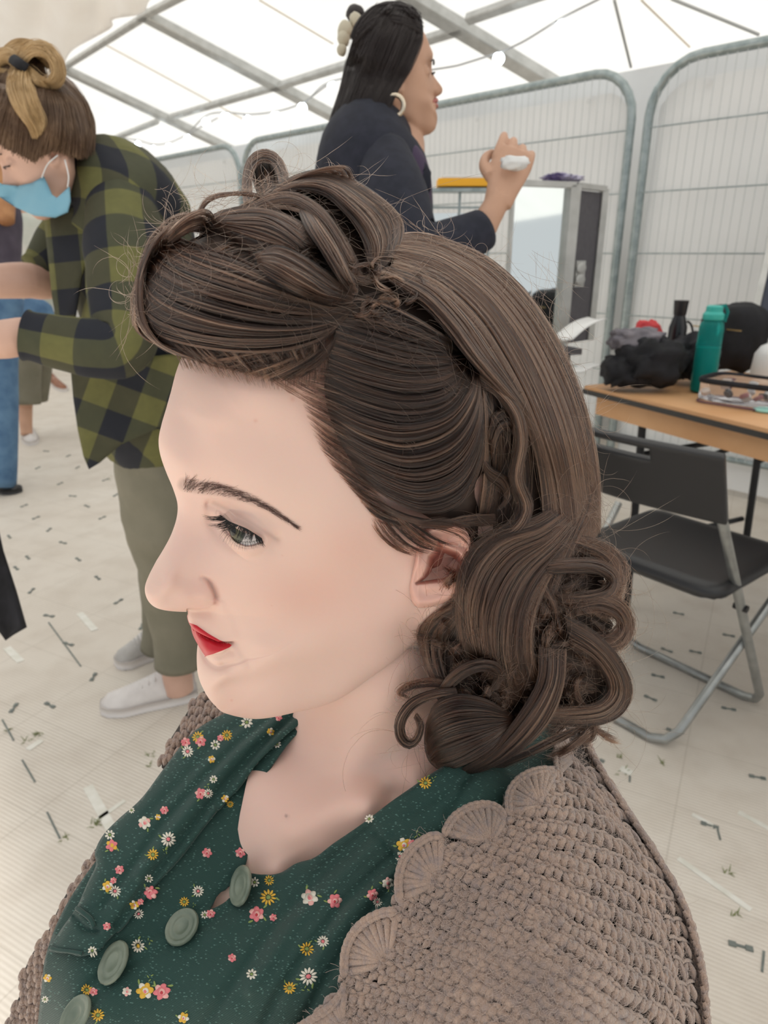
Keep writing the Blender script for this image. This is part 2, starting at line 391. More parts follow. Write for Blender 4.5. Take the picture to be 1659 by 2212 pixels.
# ---------------------------------------------------------------- fence
def fence_panel(s0, s1, label, sheet=True):
    o0 = FS + FD * s0; th = thing('fence_panel', label, 'fence', o0)
    r = .022; H0, H1 = .12, 1.98; R_ = .22; P = []
    def q(s, z, off=0): return FS + FD * s + np.array([0, 0, z]) + FNr * off
    P += [q(s0, H0)]; P += [q(s0, H1 - R_)]
    for k in range(1, 7): a = k / 6 * math.pi / 2; P.append(q(s0 + R_ * (1 - math.cos(a)), H1 - R_ + R_ * math.sin(a)))
    for k in range(0, 7): a = k / 6 * math.pi / 2; P.append(q(s1 - R_ + R_ * math.sin(a), H1 - R_ + R_ * math.cos(a)))
    P += [q(s1, H0)]
    P = np.array(P); P = np.vstack([P[:1]] + [np.linspace(P[i], P[i + 1], 4)[1:] for i in range(len(P) - 1)])
    b = MB(); b.tube(P, r, 12); b.tube([q(s0, .2), q(s1, .2)], .015, 8); b.build('pipe_frame', M_galv, th)
    b = MB()
    x = s0 + .06
    while x < s1 - .03:
        d = min(x - s0, s1 - x); top = H1 if d > R_ else H1 - R_ + math.sqrt(max(0, R_ ** 2 - (R_ - d) ** 2))
        b.tube([q(x, .2, -.012), q(x, top - .01, -.012)], .0019, 5); x += .042
    b.build('wire_mesh', M_wire, th)
    for z in (.56, .85, 1.15, 1.43, 1.71): b = MB(); b.tube([q(s0, z, -.016), q(s1, z, -.016)], .0032, 6); b.build('crossbar', M_galv, th)
    # debris sheet tied to the panel, a little slack
    n, mm = 60, 24; V = []
    for j in range(mm + 1):
        z = .04 + (H1 - .085 - .04) * j / mm
        for i in range(n + 1):
            s_ = s0 + .03 + (s1 - s0 - .06) * i / n
            d = min(s_ - s0, s1 - s_); zz = z if d > R_ else min(z, H1 - .07 - R_ + math.sqrt(max(0, R_ ** 2 - (R_ - d) ** 2)))
            V.append(q(s_, zz, .03 + .018 * mnoise.noise(Vector((s_ * 2.2, z * .8, 1)))))
    F = [(j * (n + 1) + i, j * (n + 1) + i + 1, (j + 1) * (n + 1) + i + 1, (j + 1) * (n + 1) + i) for j in range(mm) for i in range(n)]
    mesh_obj('sheet', V, F, M_sheet, th)
    for k in range(5):
        b = MB(); s_ = s0 + .25 + k * (s1 - s0 - .5) / 4; b.lathe(q(s_, H1 - .11, .012), [(.012, 0), (.014, .003), (.006, .004)], 12, -FNr)
        b.build('eyelet', M_white, th)
m = mat('sheeting', (.78, .77, .75), .75); t = NT(m); n = t.noise(3, 4, t.coord()); t.color(t.mix(n, (.80, .80, .79), (.90, .90, .89)))
wv = t.new('TexWave'); wv.inputs['Scale'].default_value = 4; t.bump(t.noise(14, 3, t.coord()), .25, .01)
M_sheet = m
sj = .52
fence_panel(sj - 3.45, sj - .03, 'large sheeted mesh fence panel right of the joint beside the folding table')
fence_panel(sj + .06, sj + 3.45, 'sheeted mesh fence panel behind the standing person')
fence_panel(sj + 3.52, sj + 6.9, 'farthest sheeted mesh fence panel behind the raised curls')

# ================================================================ a head: half width W over the profile plane
class RBF:
    def __init__(s, X, y, lam=1e-6, scale=1.0):
        s.sc = scale; X = np.asarray(X, float) / scale; n = len(X); s.X = X
        K = s.k(np.linalg.norm(X[:, None] - X[None], axis=2)) + np.eye(n) * lam
        P = np.hstack([np.ones((n, 1)), X]); A = np.block([[K, P], [P.T, np.zeros((3, 3))]])
        s.c = np.linalg.solve(A, np.concatenate([y, np.zeros(3)]))
    @staticmethod
    def k(r): return np.where(r > 1e-9, r * r * np.log(r + 1e-12), 0)
    def __call__(s, Q):
        Q = np.asarray(Q, float) / s.sc; out = np.empty(len(Q))
        for i in range(0, len(Q), 20000):
            q = Q[i:i + 20000]
            out[i:i + 20000] = s.k(np.linalg.norm(q[:, None] - s.X[None], axis=2)) @ s.c[:-3] + s.c[-3] + q @ s.c[-2:]
        return out
HA = math.radians(29)
HF = np.array([-math.cos(HA), -math.sin(HA), 0]); HH = np.array([0, 0, 1.0]); HL = np.array([math.sin(HA), -math.cos(HA), 0])
HO = un(315, 1290, .345)                      # tip of the nose
def shw(px, w):
    """picture points on the plane w metres beside the middle of the head -> (s back, h up)"""
    px = np.atleast_2d(px).astype(float); w = np.broadcast_to(w, (len(px),)).astype(float)
    r = un_arr(px, np.ones(len(px))) - CAM
    tt = ((HO - CAM) @ HL + w) / (r @ HL); P = CAM + tt[:, None] * r - HO
    return np.stack([-P @ HF, P @ HH], 1)
def head_world(s, h, w): return HO - np.multiply.outer(s, HF) + np.multiply.outer(h, HH) + np.multiply.outer(w, HL)
def project(P):
    P = np.atleast_2d(P) - CAM; d = P @ AF
    return np.stack([829.5 + FPX * (P @ AX) / d, 1106 - FPX * (P @ AU) / d], 1), d
prof_px = [(405, 765), (389, 805), (377, 845), (364, 880), (353, 918), (347, 955), (351, 990), (362, 1025), (376, 1060), (385, 1092), (383, 1122), (371, 1160), (355, 1195), (338, 1230), (322, 1257), (314.5, 1276), (317, 1292),
           (326, 1304), (340, 1310), (360, 1313), (382, 1314), (398, 1315), (405, 1319), (406.5, 1332), (409, 1346), (413, 1355), (418, 1362.5), (419.5, 1369), (421.5, 1377), (425, 1388), (431, 1399), (438, 1409), (443, 1415.5), (441.5, 1421), (437, 1428), (433, 1440),
           (431, 1455), (432, 1470), (438, 1486), (448, 1504), (461, 1519), (478, 1531)]
prof = shw(prof_px, 0.0)
outline = np.vstack([prof, np.array([(45, -84), (62, -84), (85, -80), (108, -64), (130, -48), (150, -28), (162, -5), (176, 20), (190, 52), (195, 90), (184, 128), (158, 156), (125, 169), (92, 167), (62, 153), (44, 134)]) / 1000])
outline = catmull(np.vstack([outline, outline[:1]]), 4000)[:-1]
# spacing: dense on the face
wt = np.where((outline[:, 0] < .06) & (outline[:, 1] < .06) & (outline[:, 1] > -.08), 3.0, 1.0)
seg = np.linalg.norm(np.roll(outline, -1, 0) - outline, axis=1) * wt
HC = np.array([.088, .005])
def resample_outline(n):
    cum = np.concatenate([[0], np.cumsum(seg)]); tt = np.linspace(0, cum[-1], n, endpoint=False)
    xs = np.append(outline[:, 0], outline[0, 0]); ys = np.append(outline[:, 1], outline[0, 1])
    return np.stack([np.interp(tt, cum, xs), np.interp(tt, cum, ys)], 1)
oang = np.arctan2(outline[:, 1] - HC[1], outline[:, 0] - HC[0]); orad = np.linalg.norm(outline - HC, axis=1)
oo = np.argsort(oang); oa, orr = oang[oo], orad[oo]
def tparam(q):
    q = np.atleast_2d(q); a = np.arctan2(q[:, 1] - HC[1], q[:, 0] - HC[0]); return np.linalg.norm(q - HC, axis=1) / np.interp(a, oa, orr, period=2 * np.pi)
def env(t_): return np.sqrt(np.clip(1 - np.clip(t_, 0, 1) ** 5, 0, None))
ctl = [(430, 850, 22), (470, 850, 32), (540, 850, 44), (640, 850, 54), (740, 850, 62), (395, 900, 14), (430, 900, 25.5), (480, 930, 35.5), (440, 930, 28.5), (445, 975, 29.5), (410, 940, 21), (520, 900, 41), (580, 950, 47.5), (680, 950, 58), (780, 950, 66), (372, 1000, 13), (420, 1005, 25), (490, 1010, 36), (500, 1050, 35), (560, 1080, 44), (640, 1120, 53),
       (720, 1060, 62), (800, 1060, 67), (392, 1060, 9), (400, 1100, 7), (420, 1110, 11), (445, 1120, 15), (470, 1125, 18), (400, 1160, 8), (430, 1160, 12), (460, 1165, 18), (372, 1200, 7), (410, 1200, 12), (445, 1205, 17), (352, 1240, 8), (385, 1245, 12), (420, 1240, 14.5), (455, 1240, 19.5),
       (332, 1283, 8), (365, 1288, 11.5), (405, 1290, 15), (445, 1292, 17.5), (488, 1250, 26), (490, 1290, 25), (520, 1240, 32.5), (560, 1200, 40), (560, 1250, 39.5), (500, 1180, 29), (620, 1180, 49), (700, 1150, 60), (780, 1130, 66.5), (640, 1240, 50.5), (720, 1220, 60), (800, 1200, 66), (860, 1180, 69),
       (580, 1300, 42), (660, 1300, 51), (740, 1300, 58), (820, 1280, 63), (870, 1250, 66), (420, 1326, 6.5), (440, 1332, 10.5), (465, 1335, 16), (492, 1330, 22.5), (430, 1352, 8.5), (460, 1365, 15.5), (490, 1378, 22), (515, 1360, 27), (545, 1340, 33.5), (503, 1391, 24), (532, 1390, 31), (480, 1400, 20.5),
       (450, 1395, 14), (452, 1425, 12), (480, 1435, 19), (512, 1430, 26), (560, 1400, 38), (620, 1380, 45.5), (700, 1380, 52.5), (780, 1370, 57.5), (850, 1340, 61), (450, 1470, 11.5), (482, 1480, 18), (462, 1508, 10), (500, 1510, 17.5), (540, 1500, 25), (540, 1450, 31), (600, 1450, 38), (600, 1492, 33),
       (660, 1480, 38.5), (680, 1440, 45), (760, 1430, 51), (740, 1475, 45.5), (830, 1400, 56), (900, 1250, 68), (950, 1150, 70)]
ctl = np.array(ctl, float); q1 = shw(ctl[:, :2], ctl[:, 2] / 1000)
ctl2 = np.array([(120, 60, 73), (150, 60, 73), (120, 100, 70), (150, 100, 66), (100, 130, 58), (150, 130, 50), (180, 60, 52), (178, 100, 42), (75, 125, 52), (170, 20, 52), (140, 20, 67), (160, -5, 40), (120, 152, 32), (110, -40, 53), (125, -25, 55), (60, -79, 20), (90, -72, 28), (58, 122, 44), (62, 138, 32), (85, 140, 44)], float)
q2 = ctl2[:, :2] / 1000
Q = np.vstack([q1, q2]); Wq = np.concatenate([ctl[:, 2], ctl2[:, 2]]) / 1000
ok_ = tparam(Q) < .992; Q, Wq = Q[ok_], Wq[ok_]
g_rbf = RBF(Q, Wq / np.maximum(env(tparam(Q)), .12), 1.5e-4, .05)
EC_w = .030; EC = shw([(549, 1146)], EC_w)[0]; ER = .0120
def smin(d, w): return np.clip(.5 - d / w, 0, 1)
def sgn_poly(poly, q):  # signed distance: negative inside
    d = dist_poly(poly, q); return np.where(inside(poly, q), -d, d)
eye_open = catmull(np.array([(476, 1111), (493, 1124.5), (504, 1131), (531, 1143), (549, 1153), (564, 1164), (549, 1166), (531, 1167), (518, 1165), (503, 1158.5), (490, 1149), (481, 1135), (476, 1111)], float), 60)[:-1]
lip_up = [(405, 1342), (409, 1345), (425, 1351), (450, 1368.5), (475, 1383), (490, 1388), (505, 1391), (490, 1391.5), (465, 1386), (445, 1378), (430, 1370), (417, 1363), (400, 1358)]
lip_lo = [(400, 1360), (417, 1364), (430, 1371), (445, 1379), (465, 1387), (490, 1392), (503, 1392.5), (495, 1399), (480, 1405.5), (460, 1413), (447, 1416.5), (438, 1422), (420, 1420)]
def gaus(d, s_): return np.exp(-(d / s_) ** 2)
concha = np.array([(948, 1166), (957, 1182), (988, 1194), (1000, 1215), (985, 1246), (955, 1254), (930, 1257), (900, 1260), (914, 1247), (923, 1228), (927, 1203), (938, 1192), (944, 1180)], float)
scapha = np.array([(956, 1166), (962, 1150), (982, 1143), (1006, 1150), (1016, 1170), (1012, 1200), (1002, 1220), (1003, 1195), (985, 1184), (962, 1176)], float)
def details(px, sh2, W):
    """eyelids, nostril wing, lips, folds: changes of the half width, metres"""
    W = W.copy(); x, y = px[:, 0], px[:, 1]
    face = (x < 720) & (y > 1000) & (y < 1560)
    ea_ = (x > 860) & (x < 1040) & (y > 1100) & (y < 1320)
    if ea_.any(): W[ea_] = W[ea_] - .013 * smin(sgn_poly(concha, px[ea_]) + 3, 14) - .004 * smin(sgn_poly(scapha, px[ea_]) + 3, 12)
    if not face.any(): return W
    p = px[face]; w = W[face]; sh_ = sh2[face]
    # eyeball under the lids
    rr = ((sh_ - EC) ** 2).sum(1); lid = EC_w + np.sqrt(np.clip((ER + .0012) ** 2 - rr, 0, None)); k = .0016
    on = rr < (ER + .0012) ** 2
    sock = -.0030 * gaus(dist_line([(455, 1092), (493, 1102), (531, 1124), (570, 1149), (597, 1165)], p)[0], 11) - .002 * gaus(dist_line([(455, 1120), (470, 1150), (500, 1180), (545, 1188), (585, 1180)], p)[0], 14)
    w = w + sock
    m_ = np.where(on, np.maximum(w, lid), w)
    hsm = np.where(on, k * np.log(np.exp((w - m_) / k) + np.exp((lid - m_) / k)) + m_, w)
    w = np.where(on, hsm, w)
    sd = sgn_poly(eye_open, p); ins = smin(sd, 3.0)
    w = w * (1 - ins) + np.minimum(w, EC_w + np.sqrt(np.clip((ER - .0013) ** 2 - rr, 0, None))) * ins
    w -= .0006 * gaus(np.abs(sd - 5), 3)
    # wing of the nose
    al = catmull(np.array([(428, 1250), (441, 1250), (454, 1260), (464, 1276), (470, 1292), (468, 1303)], float), 30)
    dal, tal = dist_line(al, p); tp_ = np.clip(tal * 2.2, 0, 1) * np.clip((1 - tal) * 8, .35, 1)
    w -= (.0034 * gaus(dal, 5.5) + .0012 * gaus(dal, 15)) * tp_
    w += .0024 * gaus(np.hypot(p[:, 0] - 442, (p[:, 1] - 1284)), 23)
    base = catmull(np.array([(470, 1305), (455, 1311), (435, 1316), (405, 1317)], float), 20)
    w -= .0032 * smin(-(p[:, 1] - np.interp(p[:, 0], base[::-1, 0], base[::-1, 1])), 5) * ((p[:, 0] > 404) & (p[:, 0] < 480)) * gaus(np.abs(p[:, 1] - 1320), 16) * gaus(np.maximum(p[:, 0] - 455, 0), 14)
    # lips
    su = sgn_poly(lip_up, p); sl = sgn_poly(lip_lo, p)
    w += .0013 * smin(su, 5) + .0016 * smin(sl, 6)
    w += .0022 * gaus(dist_line([(425, 1388), (445, 1397), (475, 1397)], p)[0], 11) + .0010 * gaus(dist_line([(415, 1350), (440, 1367), (470, 1382)], p)[0], 6)
    w -= .0058 * gaus(dist_line([(412, 1360), (430, 1370.5), (447, 1378.5), (467, 1386.5), (490, 1391), (504, 1392)], p)[0], 3.0)
    w -= .0016 * gaus(np.hypot(p[:, 0] - 508, p[:, 1] - 1393), 7)
    w -= .0012 * gaus(dist_line([(455, 1424), (480, 1420), (500, 1410)], p)[0], 9)
    w -= .0007 * gaus(dist_line([(516, 1400), (530, 1418), (542, 1440)], p)[0], 9)
    w -= .0006 * gaus(dist_line([(485, 1300), (505, 1330), (518, 1365), (525, 1395)], p)[0], 10)
    W[face] = w
    return W
def W_of(q, n_it=0):
    t_ = tparam(q); return g_rbf(q) * env(t_)
def near_px(q, W):
    return project(head_world(q[:, 0], q[:, 1], W))[0]
def skin_at(px, off=0.0):
    """3D point on the near side of the head seen at a picture point"""
    px = np.atleast_2d(px).astype(float); w = np.full(len(px), .05)
    for _ in range(12):
        q = shw(px, w); wn_ = np.clip(W_of(q), 0, .09); w = .5 * w + .5 * wn_
    q = shw(px, w); w2 = details(px, q, w)
    q = shw(px, w2 + off); return head_world(q[:, 0], q[:, 1], w2 + off)
def skin_depth(px):
    P = skin_at(px); return (P - CAM) @ AF

def head_grid(no, nt):
    ol = resample_outline(no)
    tl = np.sin(np.linspace(0, 1, nt + 1)[1:] * np.pi / 2) ** .92
    q = HC + tl[:, None, None] * (ol - HC)[None]             # nt, no, 2
    qf = q[:-1].reshape(-1, 2)
    qq = np.vstack([HC[None], qf]); W = W_of(qq)
    for _ in range(1):
        px = near_px(qq, W); W = details(px, qq, W)
    W = np.maximum(W, .0002)
    px = near_px(qq, W)
    n1 = len(qq); rim = q[-1]
    V = np.vstack([np.c_[qq, W], np.c_[qq, -W], np.c_[rim, np.zeros(no)]])
    pxa = np.vstack([px, px, near_px(rim, np.zeros(no))])
    F = []
    def idx(side, r, k): return (2 * n1 + k) if r == nt else (n1 * side if r == 0 else n1 * side + 1 + (r - 1) * no + k)
    for side in (0, 1):
        for k in range(no):
            k2 = (k + 1) % no
            f = (idx(side, 0, 0), idx(side, 1, k), idx(side, 1, k2)); F.append(f if side == 0 else f[::-1])
            for r in range(1, nt):
                f = (idx(side, r, k), idx(side, r + 1, k), idx(side, r + 1, k2), idx(side, r, k2)); F.append(f if side == 0 else f[::-1])
    return V, F, pxa
# the ear, built as a curled plate, in (s, h, w)
ear_px = np.array([(884, 1292), (890, 1306), (904, 1313), (925, 1312), (948, 1307), (972, 1297), (995, 1275), (1010, 1245), (1018, 1205), (1016, 1168), (1006, 1144), (988, 1130), (960, 1125), (932, 1130), (910, 1150), (900, 1180), (893, 1215), (884, 1250), (880, 1275)], float)
def ear_mesh(n_r=46, n_o=150):
    ol = catmull(np.vstack([ear_px, ear_px[:1]]), n_o + 1)[:-1]; c = np.array([945, 1215.])
    P = [c]; 
    tl = np.linspace(0, 1, n_r + 1)[1:] ** .8
    for t_ in tl: P += list(c + t_ * (ol - c))
    P = np.array(P); tt = np.concatenate([[0]] + [np.full(n_o, t_) for t_ in tl])
    w = .0705 + .010 * np.clip((P[:, 0] - 900) / 130, 0, 1) ** 1.3 + .001 * (P[:, 1] < 1180)
    w += .0022 * gaus(np.abs(tt - .86), .13) - .006 * np.clip((tt - .9) / .1, 0, 1) ** 2
    front = (P[:, 0] < 900)
    w -= .0055 * smin(P[:, 0] - 893, 22) * (tt > .5)
    sc = sgn_poly(concha, P); w -= .0125 * smin(sc + 4, 16)
    sp = sgn_poly(scapha, P); w -= .0032 * smin(sp + 3, 14)
    w += .0022 * gaus(np.hypot(P[:, 0] - 912, (P[:, 1] - 1222) * .7), 13) + .0018 * gaus(dist_line([(925, 1270), (955, 1268), (978, 1255)], P)[0], 12)
    w += .0016 * gaus(dist_line([(915, 1165), (940, 1146), (975, 1134), (1010, 1142), (1024, 1170)], P)[0], 8)
    q = shw(P, w); n = len(P)
    qb = shw(P, np.full(n, .071)); wb = np.full(n, .060)
    V = np.vstack([np.c_[q, w], np.c_[q, np.minimum(wb + .004 * np.clip((P[:, 0] - 950) / 80, 0, 1), w - .001)]])
    F = []
    for side in (0, 1):
        o = side * n
        for k in range(n_o):
            k2 = (k + 1) % n_o; f = (o, o + 1 + k, o + 1 + k2); F.append(f[::-1] if side == 0 else f)
            for r in range(n_r - 1):
                a = o + 1 + r * n_o; f = (a + k, a + n_o + k, a + n_o + k2, a + k2); F.append(f[::-1] if side == 0 else f)
    a = 1 + (n_r - 1) * n_o
    for k in range(n_o):
        k2 = (k + 1) % n_o; F.append((a + k, a + k2, n + a + k2, n + a + k))
    pe = np.vstack([P, P])
    V2 = V.copy(); V2[:, 2] *= -1
    return np.vstack([V, V2]), F + [tuple(i + 2 * n for i in f[::-1]) for f in F], np.vstack([pe, pe]), np.concatenate([smin(sc, 8)] * 4)

# ================================================================ the seated person in front
person = thing('person', 'seated person with brown victory-roll curls, red lips, green floral dress and taupe crochet shawl', 'person', (HO[0] + .1, HO[1] + .1, 0.45))
m = mat('skin', (.70, .50, .43), .47); t = NT(m)
co = t.coord(); n = t.noise(35, 4, co); n2 = t.noise(9, 3, co)
base = t.mix(t.ramp(n2, [(.35, 0.), (.65, 1.)]), (.72, .515, .435), (.745, .520, .450))
base = t.mix(t.attr('blush'), base, (.66, .375, .305))
base = t.mix(t.attr('warm'), base, (.52, .21, .16))
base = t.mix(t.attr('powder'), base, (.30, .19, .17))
lipm = t.math('SMOOTH_MIN', t.attr('lips'), 1.0, 0.0)
lipf = t.ramp(t.attr('lips'), [(.42, 0.), (.58, 1.)])
ln = t.noise(160, 3, co)
base = t.mix(lipf, base, t.mix(ln, (.42, .008, .020), (.58, .020, .035)))
t.color(base)
t.link(t.math('MULTIPLY_ADD', lipf, -.12, .47), t.b.inputs['Roughness'])
t.b.inputs['Subsurface Weight'].default_value = .35; t.b.inputs['Subsurface Radius'].default_value = (1.0, .35, .2); t.b.inputs['Subsurface Scale'].default_value = .004
t.b.inputs['Specular IOR Level'].default_value = .35
t.bump(t.noise(600, 3, co), .08, .0006)
M_skin = m
HV, HFa, Hpx = head_grid(1150, 190)
EV, EF, Epx, Ecc = ear_mesh()
near = np.ones(len(HV))
x, y = Hpx[:, 0], Hpx[:, 1]
lips = np.where((y > 1325) & (y < 1440) & (x < 530), np.clip(.5 - np.minimum(sgn_poly(lip_up, Hpx), sgn_poly(lip_lo, Hpx)) / 3.0, 0, 1), 0)
blush = .55 * gaus(np.hypot((x - 660) / 1.7, y - 1285), 70) + .35 * gaus(np.hypot(x - 425, y - 1283), 45) + .4 * gaus(np.hypot((x - 760) / 1.5, (y - 1180)), 60) + .25 * gaus(np.hypot(x - 500, y - 1520), 40)
for bx, by, br in ((632, 862, 5), (552, 909, 4), (588, 1308, 3), (500, 1513, 4), (610, 1200, 2)): blush = np.maximum(blush, .8 * gaus(np.hypot(x - bx, y - by), br))
brow_line = [(398, 1046), (430, 1052), (480, 1058), (530, 1074), (580, 1097), (640, 1138)]
db, tb = dist_line(brow_line, Hpx)
powder = .55 * smin(db - np.interp(tb, [0, .3, .7, 1], [13, 13, 8, 3]), 10)
powder = np.maximum(powder, .42 * gaus(dist_line([(500, 1120), (531, 1134), (560, 1152)], Hpx)[0], 10))
powder = np.maximum(powder, .30 * gaus(dist_line([(462, 1086), (493, 1101), (531, 1123), (570, 1148), (600, 1166)], Hpx)[0], 5))
powder = np.maximum(powder, .6 * gaus(np.abs(sgn_poly(eye_open, Hpx)), 2.2) * (y < 1168))
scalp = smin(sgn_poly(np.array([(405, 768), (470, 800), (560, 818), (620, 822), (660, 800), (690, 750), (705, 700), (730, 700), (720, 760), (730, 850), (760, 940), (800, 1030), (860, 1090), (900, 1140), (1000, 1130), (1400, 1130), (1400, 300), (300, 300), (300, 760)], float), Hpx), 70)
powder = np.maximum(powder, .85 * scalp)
warm = .35 * gaus(np.abs(sgn_poly(eye_open, Hpx) - 1), 5) * (y > 1150)
warm = np.maximum(warm, .55 * gaus(np.hypot(x - 467, y - 1302), 6))
ewarm = np.clip(.25 + .85 * Ecc, 0, 1)
V = np.vstack([HV, EV]); nH = len(HV)
BV = [V]; BF = HFa + [tuple(i + nH for i in f) for f in EF]
A_l = np.concatenate([lips, np.zeros(len(EV))]); A_b = np.concatenate([np.clip(blush, 0, 1), np.full(len(EV), .3)])
A_p = np.concatenate([powder, np.zeros(len(EV))]); A_w = np.concatenate([warm, ewarm])
W3 = head_world(V[:, 0], V[:, 1], V[:, 2])

# torso depths seen from the camera, metres
def D(pts, lam=1e-4):
    a = np.array(pts, float); return RBF(a[:, :2], a[:, 2], lam, 300.0)
skin_ctl3 = [(82, -75, 3), (83, -100, 3), (80, -128, 0), (92, -75, 33), (100, -100, 36), (112, -60, 47), (125, -80, 52), (128, -105, 54), (150, -80, 48), (75, -130, -30), (85, -105, -25), (110, -128, 55), (135, -125, 68), (70, -136, 20), (150, -118, 74), (160, -100, 55), (140, -60, 48), (165, -60, 38)]
sc3 = np.array(skin_ctl3, float) / 1000; pxs, ds = project(head_world(sc3[:, 0], sc3[:, 1], sc3[:, 2]))
skin_pts = [(a, b, c) for (a, b), c in zip(pxs, ds)] + [(700, 1760, .392), (800, 1740, .380), (620, 1800, .400), (560, 1700, .422), (560, 1640, .440), (540, 1880, .411), (520, 1930, .407), (600, 1890, .402), (450, 1960, .408), (700, 1850, .396), (740, 1810, .392), (860, 1800, .384), (900, 1700, .384), (640, 1890, .408)]
DS = D(skin_pts, 1e-3)
dress_pts = [(540, 1890, .408), (600, 1890, .400), (393, 2002, .392), (245, 2080, .380), (150, 2200, .374), (110, 2050, .398), (240, 1760, .435), (215, 1830, .420), (430, 1600, .462), (430, 1520, .490), (600, 1560, .447), (690, 1500, .443), (350, 1850, .408), (450, 1750, .422), (545, 1700, .428),
             (700, 1840, .386), (800, 1775, .373), (960, 1660, .376), (1080, 1660, .390), (1200, 1590, .455), (700, 2000, .361), (600, 2100, .355), (450, 2150, .361), (300, 2200, .366), (850, 1900, .358), (850, 2020, .345), (700, 2200, .340), (1000, 1900, .347), (1000, 2200, .313), (60, 2250, .42), (500, 2300, .355), (1150, 2000, .330)]
DD = D(dress_pts)
shawl_pts = [(1110, 1700, .374), (1180, 1640, .395), (1215, 1590, .450), (1240, 1560, .470), (1200, 1700, .374), (1050, 1760, .362), (960, 1800, .356), (870, 1860, .350), (830, 1960, .341), (760, 2060, .340), (680, 2190, .330), (1100, 1900, .328), (1200, 1830, .342), (1290, 1800, .372),
             (1295, 1680, .440), (1340, 1760, .425), (1400, 1850, .418), (1455, 1950, .412), (1490, 2080, .408), (1505, 2212, .405), (1350, 1950, .350), (1410, 2100, .345), (1250, 2000, .318), (1100, 2100, .305), (1200, 2200, .292), (900, 2200, .313), (1410, 2250, .335), (1000, 2000, .325), (1510, 2400, .41), (1000, 2400, .29), (700, 2400, .32)]
DW = D(shawl_pts)
def patch(poly, depth_fn, step, off=0.0, n=None, bump=None, seed=1, closed_curve=True):
    poly = np.array(poly, float)
    per = np.linalg.norm(np.roll(poly, -1, 0) - poly, axis=1).sum(); k = n or int(per / step)
    pl = catmull(np.vstack([poly, poly[:1]]), k)[:-1] if closed_curve else poly
    V2, F = cdt_patch(pl, step, seed=seed); d = depth_fn(V2) + off
    if bump is not None: d = d + bump(V2)
    return V2, [f[::-1] for f in F], un_arr(V2, d)
# neck and breast: one surface, welded visually under the jaw
sk_poly = [(640, 1470), (740, 1420), (800, 1370), (840, 1300), (1000, 1300), (1080, 1400), (1100, 1560), (1010, 1690), (900, 1740), (800, 1800), (700, 1880), (600, 1930), (520, 2000), (440, 2000), (440, 1930), (500, 1850), (520, 1750), (545, 1650), (600, 1540)]
mole = (619, 1763)
def sk_bump(q):
    b = -.0035 * gaus(dist_line([(640, 1800), (720, 1740), (830, 1700), (930, 1640)], q)[0], 38) + .0025 * gaus(dist_line([(700, 1700), (800, 1650), (880, 1600)], q)[0], 40)
    b += -.0045 * gaus(dist_line([(745, 1660), (790, 1600), (850, 1500), (900, 1400)], q)[0], 45)
    b += .002 * gaus(dist_line([(715, 1670), (708, 1600), (712, 1530)], q)[0], 25)
    b -= .0006 * gaus(np.hypot(q[:, 0] - mole[0], q[:, 1] - mole[1]), 5)
    return b
V2, F2, P3 = patch(sk_poly, DS, 5.5, bump=sk_bump)
nb = len(W3); k2 = len(P3)
back = P3 + (np.array([.25, .95, 0]) * .02)[None]
BFx = [tuple(i + nb for i in f) for f in F2] + [tuple(i + nb + k2 for i in f[::-1]) for f in F2]
W3 = np.vstack([W3, P3, back]); BF = BF + BFx
zz = np.zeros(2 * k2); A_l = np.append(A_l, zz); A_p = np.append(A_p, np.tile(.85 * gaus(np.hypot(V2[:, 0] - mole[0], V2[:, 1] - mole[1]), 3.5), 2)); A_b = np.append(A_b, np.tile(.10 + .2 * gaus(np.hypot(V2[:, 0] - 700, V2[:, 1] - 1800), 120), 2)); A_w = np.append(A_w, zz)
# neck column and trunk below the clothes
def hw(s_, h_, w_): return head_world(np.array(s_) / 1000, np.array(h_) / 1000, np.array(w_) / 1000)
def add_loft(rings, n=40):
    """rings: (s, h, w, half fore-aft, half side) in millimetres of the head frame"""
    global W3, BF, A_l, A_p, A_b, A_w
    a = np.linspace(0, 2 * np.pi, n, endpoint=False); R = catmull(np.array(rings, float), len(rings) * 5)
    Vv = np.vstack([hw(r[0] + r[3] * np.cos(a), np.full(n, r[1]), r[2] + r[4] * np.sin(a)) for r in R]); o = len(W3); m_ = len(R)
    Fv = [(o + i * n + k, o + i * n + (k + 1) % n, o + (i + 1) * n + (k + 1) % n, o + (i + 1) * n + k) for i in range(m_ - 1) for k in range(n)]
    Fv += [tuple(o + k for k in range(n - 1, -1, -1)), tuple(o + (m_ - 1) * n + k for k in range(n))]
    W3 = np.vstack([W3, Vv]); BF = BF + Fv; z = np.zeros(len(Vv)); A_l = np.append(A_l, z); A_p = np.append(A_p, z); A_b = np.append(A_b, z); A_w = np.append(A_w, z)
add_loft([(128, 20, 0, 38, 44), (131, -30, 0, 42, 46), (134, -70, 0, 46, 47), (136, -100, 0, 48, 50), (138, -125, 0, 52, 60)])
add_loft([(152, -135, 0, 30, 46), (153, -158, 0, 56, 96), (150, -185, 0, 78, 132), (142, -215, 5, 100, 148), (110, -270, 5, 135, 150), (110, -360, 0, 130, 145), (120, -450, 0, 120, 150), (130, -540, 0, 130, 175)])
body = mesh_obj('body', W3, BF, M_skin, person, attrs={'lips': A_l, 'blush': A_b, 'powder': A_p, 'warm': A_w})
lf = hits = None

